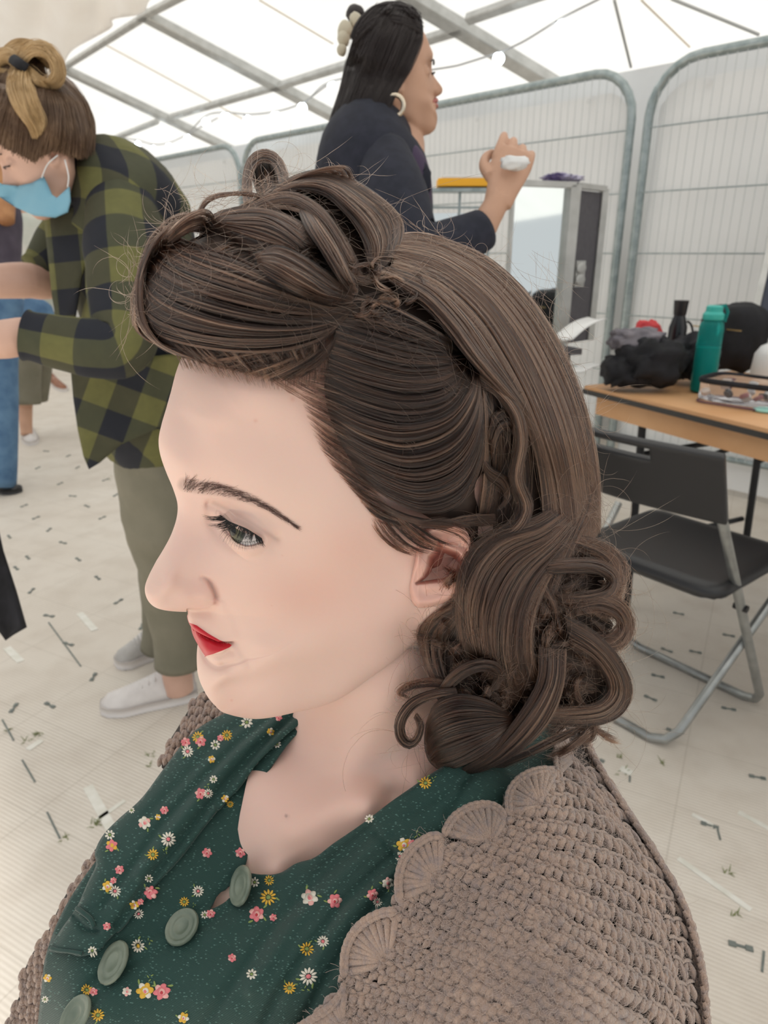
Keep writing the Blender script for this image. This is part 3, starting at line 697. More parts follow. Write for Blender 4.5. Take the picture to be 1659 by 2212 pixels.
# eyeballs
m = mat('eyeball', (.7, .68, .66), .08); t = NT(m); rr_ = t.attr('iris')
t.color(t.ramp(rr_, [(0.0, (.004, .004, .004)), (.30, (.004, .004, .004)), (.34, (.10, .085, .035)), (.60, (.075, .085, .05)), (.86, (.03, .04, .035)), (.93, (.60, .55, .54)), (1.0, (.70, .66, .66))]))
M_eye = m
for sgn in (1, -1):
    c = head_world(EC[0], EC[1], EC_w * sgn)
    v = (CAM - c); v /= np.linalg.norm(v)
    gaze_pt = un(511, 1146, ((c - CAM) @ AF) - .008); gz = gaze_pt - head_world(EC[0], EC[1], EC_w); gz /= np.linalg.norm(gz)
    nla, nlo = 60, 80; Vv = []; Fv = []; at = []
    ax = np.cross(gz, [0, 0, 1]); ax /= np.linalg.norm(ax); ay = np.cross(gz, ax)
    for i in range(nla + 1):
        th_ = math.pi * (i / nla) ** 1.4; r = ER * (1 + .09 * math.exp(-(th_ / .42) ** 2))
        for k in range(nlo):
            p_ = 2 * math.pi * k / nlo; Vv.append(c + r * (gz * math.cos(th_) + (ax * math.cos(p_) + ay * math.sin(p_)) * math.sin(th_))); at.append(min(1, th_ / .55 * .9))
    Fv = [(i * nlo + k, i * nlo + (k + 1) % nlo, (i + 1) * nlo + (k + 1) % nlo, (i + 1) * nlo + k) for i in range(nla) for k in range(nlo)]
    mesh_obj('eyeball', Vv, Fv, M_eye, person, attrs={'iris': at}, label='dark grey-green eye')

# lashes and brows
M_lash = mat('lash', (.006, .005, .005), .5); M_brow = mat('brow_hair', (.10, .055, .045), .6)
rs = np.random.RandomState(4)
def hairs(mb, root, dirs, L, r, curl, n=6):
    """tapering hair from root, bending from dirs[0] to dirs[1]"""
    d0, d1 = [np.asarray(q, float) / np.linalg.norm(q) for q in dirs]; P = [np.array(root)]
    for i in range(1, n): 
        k = i / (n - 1); d = d0 * (1 - k) + d1 * k; d /= np.linalg.norm(d); P.append(P[-1] + d * L / (n - 1))
    mb.tube(P, np.linspace(r, r * .12, n), 4, cap=False)
lash_up = catmull(np.array([(477, 1113), (493, 1124.5), (504, 1130), (531, 1141), (549, 1152), (566, 1163)], float), 200)
lash_lo = catmull(np.array([(484, 1140), (491, 1151), (503, 1160.5), (518, 1167.5), (531, 1169.5), (549, 1168), (563, 1165)], float), 200)
def mir(P):  # mirror across the middle plane of the head
    P = np.array(P); return P - 2 * np.multiply.outer((P - HO) @ HL, HL)
def px_dir(P, dx, dy, z=0.0):
    """direction whose picture motion at P is (dx, dy), plus z towards the camera"""
    q, d = project(P); return (un(q[0, 0] + dx, q[0, 1] + dy, d[0]) - P) / d[0] * 1500 + z * (-AF)
mbu = [MB(), MB()]
for k in range(190):
    u = (k + rs.uniform(-.4, .4)) / 190; u = min(max(u, 0), 1); i = int(u * 199); r0 = skin_at([lash_up[i]], .0004)[0]
    a = np.interp(u, [0, .3, .6, 1], [0, 1, 2, 3]); 
    dx, dy = [(-12, 1), (-9, 6), (-2, 9), (4, 9)][int(round(a))]; dx += rs.uniform(-1.5, 1.5); dy += rs.uniform(-1.5, 1.5)
    d0 = px_dir(r0, dx, dy + 4, 4); kk = np.interp(u, [0, .35, .6, 1], [1, .6, 0, 0]); d1 = px_dir(r0, dx * 1.1, dy * (1 - kk) + kk * (dy * .2 - 4), 3)
    L = np.interp(u, [0, .15, .5, 1], [.0085, .0090, .0062, .0050]) * rs.uniform(.75, 1.1)
    hairs(mbu[0], r0, (d0, d1), L, .00013, 0)
    dm0, dm1 = [v_ - 2 * (v_ @ HL) * HL for v_ in (d0, d1)]
    hairs(mbu[1], mir(r0), (dm0, dm1), L, .00013, 0)
for k in range(95):
    u = min(max((k + rs.uniform(-.5, .5)) / 95, 0), 1); i = int(u * 199); r0 = skin_at([lash_lo[i]], .0003)[0]
    dx = np.interp(u, [0, .5, 1], [-7, -2, 6]) + rs.uniform(-2, 2)
    d0 = px_dir(r0, dx, 6, 5); d1 = px_dir(r0, dx * .9, 9, -1); L = .0042 * rs.uniform(.5, 1.15)
    hairs(mbu[0], r0, (d0, d1), L, .00007, 0); dm0, dm1 = [v_ - 2 * (v_ @ HL) * HL for v_ in (d0, d1)]; hairs(mbu[1], mir(r0), (dm0, dm1), L, .00007, 0)
for q in mbu: mesh_obj('eyelashes', q.V, q.F, M_lash, person)
mbb = [MB(), MB()]
bl = catmull(np.array(brow_line, float), 200)
NB_ = 560; paths = []
for k in range(NB_):
    u = rs.uniform(0, 1) ** 1.05; i = int(u * 199); hw_ = np.interp(u, [0, .3, .7, 1], [15, 13, 8, 3]); off = np.clip(rs.normal(.12, .5), -1, 1) * hw_
    x_, y_ = bl[i] + np.array([-.3 * off * (1 - u), off])
    dx, dy = np.interp(u, [0, .3, .7, 1], [4, 9, 10, 10]), np.interp(u, [0, .3, .7, 1], [-7, -1, 4.5, 7]); dx += rs.uniform(-2.5, 2.5); dy += rs.uniform(-3, 3) - .25 * off
    L = rs.uniform(13, 25) * np.interp(u, [0, .2, 1], [.8, 1, .75]); n_ = math.hypot(dx, dy); dx, dy = dx / n_, dy / n_; c_ = rs.uniform(-.25, .25)
    for j in range(5): q_ = j / 4; paths.append((x_ + L * q_ * (dx - c_ * q_ * dy), y_ + L * q_ * (dy + c_ * q_ * dx)))
paths = skin_at(paths, .0002).reshape(NB_, 5, 3); lift = np.linspace(0, .0007, 5)[:, None] * (-AF)[None]
for k in range(NB_):
    P = paths[k] + lift * rs.uniform(0, 1); mbb[0].tube(P, np.linspace(.000065, .00002, 5), 4, cap=False)
    if k % 2 == 0: mbb[1].tube(mir(P), np.linspace(.00010, .00002, 5), 4, cap=False)
for q in mbb: mesh_obj('eyebrow_hair', q.V, q.F, M_brow, person)

# ---------------------------------------------------------------- dress
m = mat('dress_crepe', (.012, .055, .048), .75); t = NT(m); uv = t.new('UVMap').outputs[0]
n = t.noise(6, 3, t.coord())
base = t.mix(n, (.004, .032, .026), (.007, .050, .040))
vo = t.new('TexVoronoi', feature='F1'); mp = t.mapping(uv, scale=(95, 200, 1), rot=(0, 0, .5)); t.link(mp, vo.inputs['Vector']); vo.inputs['Scale'].default_value = 1.0
slub = t.ramp(vo.outputs['Distance'], [(.14, 1.), (.28, 0.)])
sel = t.math('GREATER_THAN', t.noise(40, 2, uv), .44)
base = t.mix(t.math('MULTIPLY', t.math('MULTIPLY', slub, sel), .8), base, (.10, .21, .18))
t.color(base)
wv = t.new('TexWave', wave_type='BANDS'); t.link(t.mapping(uv, scale=(1, 1, 1), rot=(0, 0, 1.1)), wv.inputs['Vector']); wv.inputs['Scale'].default_value = 95; wv.inputs['Distortion'].default_value = 1.5
t.bump(t.math('ADD', wv.outputs[1], t.math('MULTIPLY', slub, 1.5)), .35, .0005)
t.b.inputs['Sheen Weight'].default_value = .15
M_dress = m
M_fl = [M_dress, mat('print_white', (.72, .68, .58), .8), mat('print_pink', (.72, .20, .22), .8), mat('print_yellow', (.70, .42, .05), .8), mat('print_green', (.22, .30, .09), .8), mat('print_deep', (.50, .045, .06), .8), mat('print_light_pink', (.78, .42, .38), .8)]
FL = [(427, 1592, 'y', 13), (401, 1603, 'r', 11), (433, 1601, 'r', 13), (405, 1623, 'd', 13), (533, 1560, 'w', 13), (490, 1588, 'y', 12), (476, 1594, 'r', 8), (465, 1609, 'w', 11), (457, 1640, 'o', 9), (602, 1550, 'r', 8), (585, 1581, 'o', 9), (598, 1607, 'w', 9),
      (318, 1668, 'r', 10), (303, 1687, 'w', 8), (461, 1683, 'w', 9), (433, 1714, 'r', 13), (450, 1714, 'd', 11), (447, 1697, 'l', 9), (486, 1725, 'o', 9), (497, 1737, 'y', 8), (539, 1729, 'w', 11), (284, 1750, 'w', 7), (355, 1750, 'r', 10), (341, 1765, 'o', 7), (312, 1777, 'R', 15),
      (364, 1813, 'd', 17), (330, 1846, 'y', 13), (357, 1839, 'l', 9), (237, 1803, 'w', 11), (241, 1826, 'O', 14), (447, 1842, 'r', 12), (519, 1842, 'r', 12), (258, 1879, 'r', 11), (232, 1915, 'o', 13), (245, 1902, 'r', 8), (248, 1925, 'd', 13), (322, 1898, 'w', 9), (324, 1927, 'r', 15),
      (290, 1955, 'o', 11), (303, 1948, 'r', 8), (299, 1974, 'd', 12), (428, 1925, 'd', 13), (398, 1948, 'y', 11), (418, 1955, 'l', 7), (455, 1974, 'r', 11), (442, 1976, 'w', 9), (579, 1938, 'y', 18), (554, 1974, 'r', 18), (549, 1906, 'w', 11), (581, 1902, 'y', 11), (231, 2001, 'r', 10),
      (298, 2043, 'e', 15), (322, 2033, 'l', 10), (199, 2054, 'w', 10), (668, 1938, 'R', 19), (723, 1946, 'r', 17), (590, 1982, 'r', 9), (501, 2069, 'r', 10), (663, 2050, 'y', 15), (697, 2033, 'd', 13), (543, 2104, 'w', 12), (666, 2109, 'd', 20), (660, 2138, 'l', 12), (625, 2134, 'y', 14),
      (313, 2140, 'o', 20), (349, 2142, 'r', 20), (325, 2112, 'l', 12), (274, 2142, 'R', 11), (187, 2138, 'y', 12), (201, 2142, 'r', 10), (177, 2163, 'r', 8), (211, 2193, 'y', 14), (396, 2199, 'o', 13), (102, 2113, 'o', 10), (97, 2159, 'w', 8), (919, 1691, 'y', 14), (938, 1682, 'l', 9),
      (872, 1825, 'o', 17), (888, 1822, 'r', 10), (900, 1802, 'l', 12), (863, 1850, 'd', 10), (805, 1933, 'r', 14), (838, 1908, 'R', 14), (816, 1949, 'd', 10), (797, 1769, 'w', 10), (1010, 1900, 'y', 14), (765, 2060, 'd', 14)]
rf = np.random.RandomState(11)
def flower(x, y, kind, r):
    """flat petals in picture-sized units: list of (polygon, material index, layer)"""
    out = []
    def blob(cx, cy, a, b, ang, mi, lay, n=9):
        q = np.linspace(0, 2 * np.pi, n, endpoint=False); rad = 1 + rf.uniform(-.12, .12, n)
        px_ = cx + (a * np.cos(q) * math.cos(ang) - b * np.sin(q) * math.sin(ang)) * rad; py_ = cy + (a * np.cos(q) * math.sin(ang) + b * np.sin(q) * math.cos(ang)) * rad
        out.append((np.stack([px_, py_], 1), mi, lay))
    a0 = rf.uniform(0, 6); N = {'d': 12, 'e': 12, 'y': 11, 'w': 8}.get(kind, 7)
    if kind in 'deyw':
        mi = {'d': 1, 'e': 1, 'y': 3, 'w': 1}[kind]
        for k in range(N):
            a = a0 + 2 * math.pi * k / N; blob(x + .66 * r * math.cos(a), y + .66 * r * math.sin(a), .33 * r, (.13 if N > 9 else .2) * r, a, mi, 0)
        blob(x, y, .26 * r, .26 * r, 0, {'d': 2, 'e': 3, 'y': 4, 'w': 4}[kind], 1)
    elif kind in 'rRoO':
        mi, mj, mk = {'r': (2, 6, 5), 'R': (1, 6, 2), 'o': (3, 1, 2), 'O': (2, 3, 3)}[kind]
        for k in range(6):
            a = a0 + 2 * math.pi * k / 6; blob(x + .55 * r * math.cos(a), y + .55 * r * math.sin(a), .40 * r, .34 * r, a, mi if k % 3 else mj, 0)
        blob(x, y, .5 * r, .5 * r, 0, mi, 1); blob(x + .08 * r, y, .34 * r, .30 * r, 1, mj, 2); blob(x, y + .1 * r, .17 * r, .20 * r, 0, mk, 3)
    if kind == 'l' or r > 12:
        for k in range(3 if kind == 'l' else 2):
            a = a0 + k * 1.7; rr_ = .5 * r if kind == 'l' else 1.15 * r
            blob(x + rr_ * math.cos(a), y + rr_ * math.sin(a), .30 * r, .11 * r, a + .5, 4, 0)
    return out
def cloth(name, poly, dfn, step, flowers, mats, parent, thick=.0015, label=None, bump=None, closed_curve=True):
    V2, F, P = patch(poly, dfn, step, bump=bump, closed_curve=closed_curve)
    V2 = list(map(tuple, V2)); P = list(P); mi = [0] * len(F); F = list(F)
    pl = np.array(poly, float)
    for (x, y, k, r) in flowers:
        for pg, mm, lay in flower(x, y, k, r):
            d = dfn(pg) + (bump(pg) if bump is not None else 0) - .00035 - .00012 * lay
            c = pg.mean(0, keepdims=True); dc = dfn(c) + (bump(c) if bump is not None else 0) - .00042 - .00012 * lay
            o = len(P); V2 += [tuple(q) for q in pg] + [tuple(c[0])]; P += list(un_arr(pg, d)) + list(un_arr(c, dc)); n = len(pg)
            for j in range(n): F.append((o + n, o + (j + 1) % n, o + j)); mi.append(mm)
    o = mesh_obj(name, P, F, mats, parent, uv=np.array(V2) / 1000, label=label)
    o.data.polygons.foreach_set('material_index', mi)
    s_ = o.modifiers.new('t', 'SOLIDIFY'); s_.thickness = thick; s_.offset = -1 if True else 1
    return o
an_ = np.linspace(0, 2 * np.pi, 48, endpoint=False); R_ = catmull(np.array([(153, -162, 0, 58, 98), (150, -185, 0, 82, 136), (142, -215, 5, 104, 152), (110, -270, 5, 139, 154), (110, -360, 0, 134, 149), (120, -450, 0, 124, 156), (130, -545, 0, 136, 182)], float), 40)
Vd = np.vstack([hw(r[0] + r[3] * np.cos(an_), np.full(48, r[1]), r[2] + r[4] * np.sin(an_)) for r in R_]); Fd = [(i * 48 + k, i * 48 + (k + 1) % 48, (i + 1) * 48 + (k + 1) % 48, (i + 1) * 48 + k) for i in range(39) for k in range(48)] + [tuple(39 * 48 + k for k in range(48))]
col_poly = [(692, 1500), (640, 1505), (560, 1520), (500, 1535), (440, 1565), (400, 1600), (350, 1665), (305, 1725), (255, 1770), (222, 1805), (205, 1840), (207, 1868), (190, 1905), (165, 1960), (130, 2010), (106, 2052), (125, 2058), (150, 2060), (175, 2066), (210, 2055), (240, 2025), (285, 1980), (335, 1915), (390, 1855),
            (440, 1790), (485, 1735), (520, 1700), (555, 1650), (600, 1605), (650, 1560), (685, 1520)]
folds = [([(610, 1530), (520, 1600), (440, 1680), (350, 1780), (300, 1850), (220, 1960)], .0022, 9), ([(650, 1530), (560, 1610), (490, 1690), (420, 1780), (340, 1880), (250, 2000)], .0042, 9), ([(560, 1535), (470, 1600), (390, 1690), (320, 1760)], .0016, 11),
         ([(670, 1520), (600, 1580), (530, 1660), (470, 1740)], .0035, 7), ([(640, 1545), (580, 1610), (520, 1680), (450, 1770)], -.0020, 8), ([(590, 1560), (500, 1640), (400, 1760), (300, 1890)], -.0022, 11), ([(160, 1980), (185, 2010), (210, 2012)], .003, 6)]
def col_bump(q):
    b = np.zeros(len(q))
    for ln_, a, s_ in folds: b += a * gaus(dist_line(ln_, q)[0], s_)
    e = dist_poly(np.array(col_poly, float), q); b += .0030 * np.clip(1 - e / 22, 0, 1) ** 2
    return b - .0065
bod_poly = [(60, 2420), (88, 2150), (100, 2060), (140, 1960), (215, 1850), (300, 1760), (420, 1650), (540, 1600), (640, 1535), (655, 1560), (615, 1612), (585, 1655), (565, 1690), (553, 1730), (547, 1780), (544, 1815), (534, 1850), (524, 1880), (508, 1902), (490, 1916), (470, 1935), (457, 1955), (452, 1964), (470, 1958), (492, 1944), (512, 1925), (526, 1900),
            (532, 1886), (565, 1890), (604, 1886), (640, 1865), (680, 1852), (720, 1822), (760, 1795), (795, 1770), (840, 1735), (890, 1700), (930, 1672), (965, 1650), (1010, 1615), (1060, 1570), (1110, 1540), (1190, 1530), (1215, 1600), (1230, 1700), (1150, 1850), (1000, 2050), (900, 2250), (850, 2420)]
bf = [([(800, 1790), (700, 1880), (600, 1990), (520, 2100), (430, 2230)], .0030, 13), ([(850, 1850), (740, 1950), (660, 2060), (600, 2150), (560, 2230)], .0034, 11), ([(860, 1900), (780, 2000), (700, 2120), (650, 2212)], .0030, 10), ([(830, 1810), (760, 1870), (640, 1990), (540, 2140)], -.0024, 13), ([(850, 1880), (760, 1970), (680, 2080)], -.0022, 12),
      ([(815, 1800), (845, 1835), (870, 1860)], .0018, 6), ([(700, 1840), (620, 1905), (540, 1965), (460, 2030)], -.0016, 16), ([(330, 2000), (250, 2060), (200, 2140), (170, 2230)], .0022, 20), ([(1040, 1640), (1000, 1690), (960, 1760)], .003, 8), ([(840, 1730), (900, 1710), (1000, 1650), (1100, 1590)], -.0012, 10), ([(880, 1760), (980, 1700), (1080, 1640)], .0015, 8)]
edge_l = [(655, 1560), (585, 1655), (553, 1730), (544, 1815), (524, 1880), (470, 1935), (400, 2000), (250, 2080), (160, 2180)]
def bod_bump(q):
    b = np.zeros(len(q))
    for ln_, a, s_ in bf: b += a * gaus(dist_line(ln_, q)[0], s_)
    d = dist_line([(524, 1890), (465, 1965), (395, 2005), (250, 2085), (130, 2230)], q)[0]; b += .0016 * gaus(d - 16, 6)
    e = dist_line([(532, 1886), (604, 1886), (680, 1852), (795, 1770), (965, 1650)], q)[0]; b += -.0012 * gaus(e - 6, 6) - .0030 * gaus(e, 26)
    for (x, y) in ((520, 1915), (393, 2002), (245, 2080), (163, 2197)): b += .0012 * gaus(np.hypot(q[:, 0] - x, q[:, 1] - y), 45)
    b += .0005 * np.array([mnoise.noise(Vector((x * .02, y * .02, 0))) for x, y in q])
    return b
colp = np.array(col_poly, float); ic = [bool(inside(colp, np.array([[f_[0], f_[1]]], float))[0]) for f_ in FL]
skp = np.array(bod_poly, float); ib = [bool(inside(skp, np.array([[f_[0], f_[1]]], float))[0]) for f_ in FL]
dress = cloth('dress', bod_poly, DD, 8, [f_ for f_, a, b in zip(FL, ic, ib) if b and not a], M_fl, person, bump=bod_bump, closed_curve=True)
mesh_obj('skirt', Vd, Fd, M_dress, dress, uv=np.tile([[.3, .3]], (len(Vd), 1)))
collar = cloth('collar', col_poly, DD, 5.5, [f_ for f_, a in zip(FL, ic) if a], M_fl, dress, bump=col_bump)
# folded-up tab and hem stitching of the tie
hem = catmull(np.array([(106, 2047), (125, 2052), (150, 2055), (178, 2060)], float), 40)
mb = MB(); mb.tube(un_arr(hem, DD(hem) + col_bump(hem) - .0008), .0011, 6); 
hem2 = catmull(np.array([(166, 1962), (180, 1972), (195, 1985), (203, 2002)], float), 30)
mb.tube(un_arr(hem2, DD(hem2) + col_bump(hem2) - .0012), .0013, 6)
mesh_obj('hem', mb.V, mb.F, M_dress, dress)
m = noisy('button_shell', (.13, .165, .125), (.21, .245, .19), 70, .38); M_btn = m
def button(x, y, rpx, ratio, ang, extra=.0028):
    """ang: picture angle of the short axis"""
    d = float(DD(np.array([[x, y]], float))[0] + bod_bump(np.array([[x, y]], float))[0]) - extra
    c = un(x, y, d); v = CAM - c; v /= np.linalg.norm(v)
    q = un(x + 50 * math.cos(ang), y + 50 * math.sin(ang), d) - c; q -= v * (q @ v); q /= np.linalg.norm(q)
    n = v * ratio + q * math.sqrt(1 - ratio ** 2); r = rpx * d / FPX
    b = MB(); b.lathe(c - n * .0012, [(r * .3, -.0004), (r * .93, 0), (r, .0008), (r * 1.0, .0018), (r * .95, .0026), (r * .80, .0027), (r * .74, .0021), (r * .60, .0017), (r * .50, .0022), (r * .42, .0020), (r * .30, .0012), (r * .12, .0009), (r * .02, .0009)], 44, n)
    V = np.array(b.V); rs2 = np.random.RandomState(int(x)); rel = V - c; 
    k = np.array([1 + .018 * mnoise.noise(Vector((p * 900).tolist())) for p in rel]); V = c + rel * k[:, None]
    o = mesh_obj('button', V, b.F, M_btn, dress, label='round grey-green shell button'); autosmooth(o, 50)
button(520, 1913, 40, .50, math.radians(186), .0075); button(393, 2002, 38, .80, math.radians(225)); button(245, 2079, 42, .60, math.radians(200), .0048); button(163, 2194, 40, .62, math.radians(205), .0060)

# ---------------------------------------------------------------- crochet shawl
m = mat('wool', (.36, .27, .225), .9); t = NT(m); co = t.coord(); n = t.noise(28, 4, co); n2 = t.noise(260, 3, co)
n0 = t.noise(9, 2, co)
base = t.mix(t.ramp(n, [(.36, 0.), (.64, 1.)]), (.32, .23, .185), (.43, .30, .23))
base = t.mix(t.ramp(n0, [(.42, 0.), (.62, .7)]), base, (.42, .285, .215))
base = t.mix(t.ramp(n2, [(.45, 0.), (.7, .5)]), base, (.20, .175, .19))
t.color(base); n3 = t.noise(900, 2, co); t.bump(n3, .9, .0016); t.b.inputs['Sheen Weight'].default_value = .35; t.b.inputs['Sheen Roughness'].default_value = .6
M_wool = m
M_wool_shade = noisy('wool_gap_shade', (.030, .024, .022), (.05, .04, .036), 120, .95)  # near-black backing: shade between the stitches put into the colour
shawl = thing_shawl = None
sh_poly = [(1212, 1560), (1207, 1610), (1205, 1660), (1180, 1668), (1145, 1675), (1118, 1700), (1105, 1730), (1100, 1765), (1075, 1745), (1040, 1742), (1000, 1752), (972, 1775), (955, 1805), (915, 1818), (885, 1845), (868, 1885), (862, 1935), (850, 1968), (810, 1980), (775, 2005), (752, 2045), (745, 2090), (738, 2135), (705, 2175), (650, 2212), (590, 2260), (560, 2420),
           (1000, 2450), (1500, 2450), (1512, 2300), (1505, 2212), (1492, 2080), (1460, 1960), (1410, 1860), (1350, 1765), (1300, 1690), (1262, 1620), (1245, 1560)]
V2, F, P = patch(sh_poly, DW, 11, off=.0025)
e_r = np.array([(1245, 1555), (1262, 1620), (1300, 1690), (1350, 1765), (1410, 1860), (1460, 1960), (1492, 2080), (1505, 2212), (1512, 2300), (1500, 2450)], float)
# the shawl goes on round the back: continue the outline away from the camera
er = catmull(e_r, 60); Pr = un_arr(er, DW(er) + .0025); rows_ = [Pr]
for k in range(1, 7): rows_.append(Pr + k * .018 * AF - AX * .0022 * k * k)
o_ = len(P); G = np.vstack(rows_); F = list(F) + [(o_ + a * 60 + b, o_ + (a + 1) * 60 + b, o_ + (a + 1) * 60 + b + 1, o_ + a * 60 + b + 1) for a in range(6) for b in range(59)]
shawl = mesh_obj('shawl', np.vstack([P, G]), F, M_wool_shade, person); sm = shawl.modifiers.new('t', 'SOLIDIFY'); sm.thickness = .003; sm.offset = -1
rowg = [[(1180, 1655), (1210, 1642), (1235, 1650), (1262, 1668), (1280, 1680)],
        [(1125, 1725), (1190, 1722), (1260, 1745), (1330, 1800), (1390, 1860)],
        [(1060, 1790), (1165, 1815), (1270, 1870), (1370, 1940), (1440, 2000)],
        [(975, 1825), (1090, 1870), (1220, 1950), (1350, 2060), (1440, 2130), (1480, 2200)],
        [(885, 1870), (1010, 1930), (1140, 2020), (1270, 2130), (1370, 2212), (1440, 2300)],
        [(840, 1975), (940, 2030), (1060, 2130), (1150, 2240), (1190, 2300)],
        [(765, 2060), (860, 2110), (960, 2190), (1030, 2270), (1060, 2320)],
        [(700, 2170), (780, 2200), (860, 2250), (920, 2310), (940, 2340)],
        [(600, 2270), (660, 2290), (740, 2330), (800, 2370), (820, 2390)]]
right_ext = [(1296, 1682), (1434, 1895), (1482, 2025), (1503, 2165), (1510, 2290), (1480, 2380), (1350, 2450), (1150, 2470), (1000, 2480)]
K = 90; GR = []
for i, g_ in enumerate(rowg):
    g2 = g_ + ([right_ext[i]] if i < 5 else []); GR.append(catmull(np.array(g2, float), K))
GR = np.array(GR)
nrow = 30; ROW = np.stack([catmull(GR[:, k], nrow) for k in range(K)], 1)     # nrow, K, 2
mbw = MB(); rw = np.random.RandomState(8)
sh_arr = np.array(sh_poly, float)
def yarn(mb, P2, off, r, n=5, prof=None):
    P2 = np.asarray(P2, float); d = DW(P2) - np.asarray(off); P = un_arr(P2, d)
    R = r * (prof if prof is not None else np.ones(len(P2))); mb.tube(P, R, n, cap=False, up=tuple(-AF))
pend = []   # collect, to evaluate the depth field once
def yarn_later(P2, off, R): pend.append((np.asarray(P2, float), np.asarray(off, float), np.asarray(R, float)))
for i in range(nrow):
    ln_ = ROW[i]; seg_ = np.linalg.norm(np.diff(ln_, axis=0), axis=1).sum()
    # pitch shrinks where the surface turns away
    n_st = max(3, int(seg_ / 21)); c = catmull(ln_, n_st * 2 + 1)
    prv = ROW[max(i - 1, 0)]; nxt = ROW[min(i + 1, nrow - 1)]
    for k in range(n_st):
        p = c[2 * k + 1]; a = (c[2 * k + 2] - c[2 * k]);
        kk = int((2 * k + 1) / (2 * n_st) * (K - 1)); b = (nxt[kk] - prv[kk]) / (2 if 0 < i < nrow - 1 else 1)
        p = p + rw.uniform(-3.5, 3.5, 2); ar_ = rw.normal(0, .16); a = np.array([a[0] * math.cos(ar_) - a[1] * math.sin(ar_), a[0] * math.sin(ar_) + a[1] * math.cos(ar_)])
        if not inside(sh_arr, p[None])[0]: continue
        q = np.linspace(0, 1, 7)[:, None]; h = np.sin(np.linspace(0, 1, 7) * np.pi)
        rr_ = .00165 * rw.uniform(.80, 1.15) * np.clip(np.linalg.norm(b) / 26, .8, 1.3); pr = .36 + .66 * h
        for sg in (-1, 1):
            A = p + a * (.44 * sg) + b * .42; B_ = p + a * (.06 * sg) - b * .46
            path = A * (1 - q) + B_ * q + a * (sg * .12 * h[:, None]) + rw.uniform(-.8, .8, 2)
            yarn_later(path, .0004 + .0022 * h + rw.uniform(-.0003, .0004), rr_ * pr)
        A = p - a * .58 - b * .44; B_ = p + a * .58 - b * .44 + b * rw.uniform(-.08, .08)
        path = A * (1 - q) + B_ * q + b * (-.10 * h[:, None]); yarn_later(path, .0010 + .0020 * h + rw.uniform(-.0003, .0005), .00105 * (.75 + .35 * h))
# scalloped edge: fans and rim chain
scal = [([(1100, 1762), (1096, 1722), (1112, 1690), (1145, 1667), (1185, 1660), (1208, 1668)], (1168, 1740)), ([(958, 1805), (972, 1772), (1003, 1746), (1045, 1735), (1080, 1745), (1098, 1775)], (1062, 1822)),
        ([(862, 1950), (858, 1900), (872, 1852), (905, 1818), (945, 1800), (962, 1812)], (948, 1905)), ([(742, 2110), (742, 2060), (762, 2012), (800, 1980), (845, 1965), (866, 1972)], (838, 2078)), ([(600, 2255), (650, 2215), (700, 2185), (735, 2150), (748, 2110)], (740, 2215)), ([(1205, 1672), (1202, 1640), (1204, 1600), (1212, 1555)], (1240, 1640))]
for rim, ctr in scal:
    R_ = catmull(np.array(rim, float), 60); ctr = np.array(ctr, float)
    nf = 11
    for k in range(nf):
        e = R_[int((k + .5) / nf * 59)]; q = np.linspace(0, 1, 8)[:, None]; h = np.sin(np.linspace(0, 1, 8) * np.pi)
        yarn_later(ctr * (1 - q) + (e * .93 + ctr * .07) * q + rw.uniform(-1.5, 1.5, 2), .0012 + .0030 * h, .0021 * (.35 + .75 * np.linspace(0, 1, 8)))
    n_ch = 13
    for k in range(n_ch):
        i0, i1 = int(k / n_ch * 52), min(59, int(k / n_ch * 52) + 8); A, B_ = R_[i0], R_[i1]; nrm = ctr - (A + B_) / 2; nrm /= np.linalg.norm(nrm)
        q = np.linspace(0, 1, 7)[:, None]; h = np.sin(np.linspace(0, 1, 7) * np.pi)[:, None]
        for sg in (-1, 1):
            yarn_later(A * (1 - q) + B_ * q + nrm * (sg * 4.5 * h) + nrm * 2, .003 + .0016 * h[:, 0] * (1 if sg < 0 else .7), .00135 * (.7 + .4 * h[:, 0]))
allp = np.vstack([p_ for p_, _, _ in pend]); dd = DW(allp) - np.concatenate([np.broadcast_to(o_2, len(p_)) for p_, o_2, _ in pend]); WP = un_arr(allp, dd); i0 = 0
for p_, _, R_ in pend:
    mbw.tube(WP[i0:i0 + len(p_)], R_, 6, cap=False, up=tuple(-AF)); i0 += len(p_)
for i in range(0, 59):
    for j in range(5):
        c_ = Pr[i] + (j - .6) * .0075 * AF - AX * .0007 * j * j + np.array([.0026, -.001, 0]); dn_ = Pr[min(i + 1, 59)] - Pr[max(i - 1, 0)]; dn_ /= np.linalg.norm(dn_); o2 = AF + AX * .15; o2 /= np.linalg.norm(o2); out_ = np.cross(dn_, o2); out_ *= np.sign(out_ @ AX)
        for sg in (-1, 1):
            q = np.linspace(0, 1, 6)[:, None]; h = np.sin(q * np.pi); P_s = c_ + o2 * (sg * (.0030 - .0026 * q)) + dn_ * ((q - .5) * .011) + out_ * (h * .0016) + rw.uniform(-.0006, .0006, 3); mbw.tube(P_s, (.0019 * (.6 + .6 * h[:, 0])), 6, cap=False)
mesh_obj('stitches', mbw.V, mbw.F, M_wool, shawl)
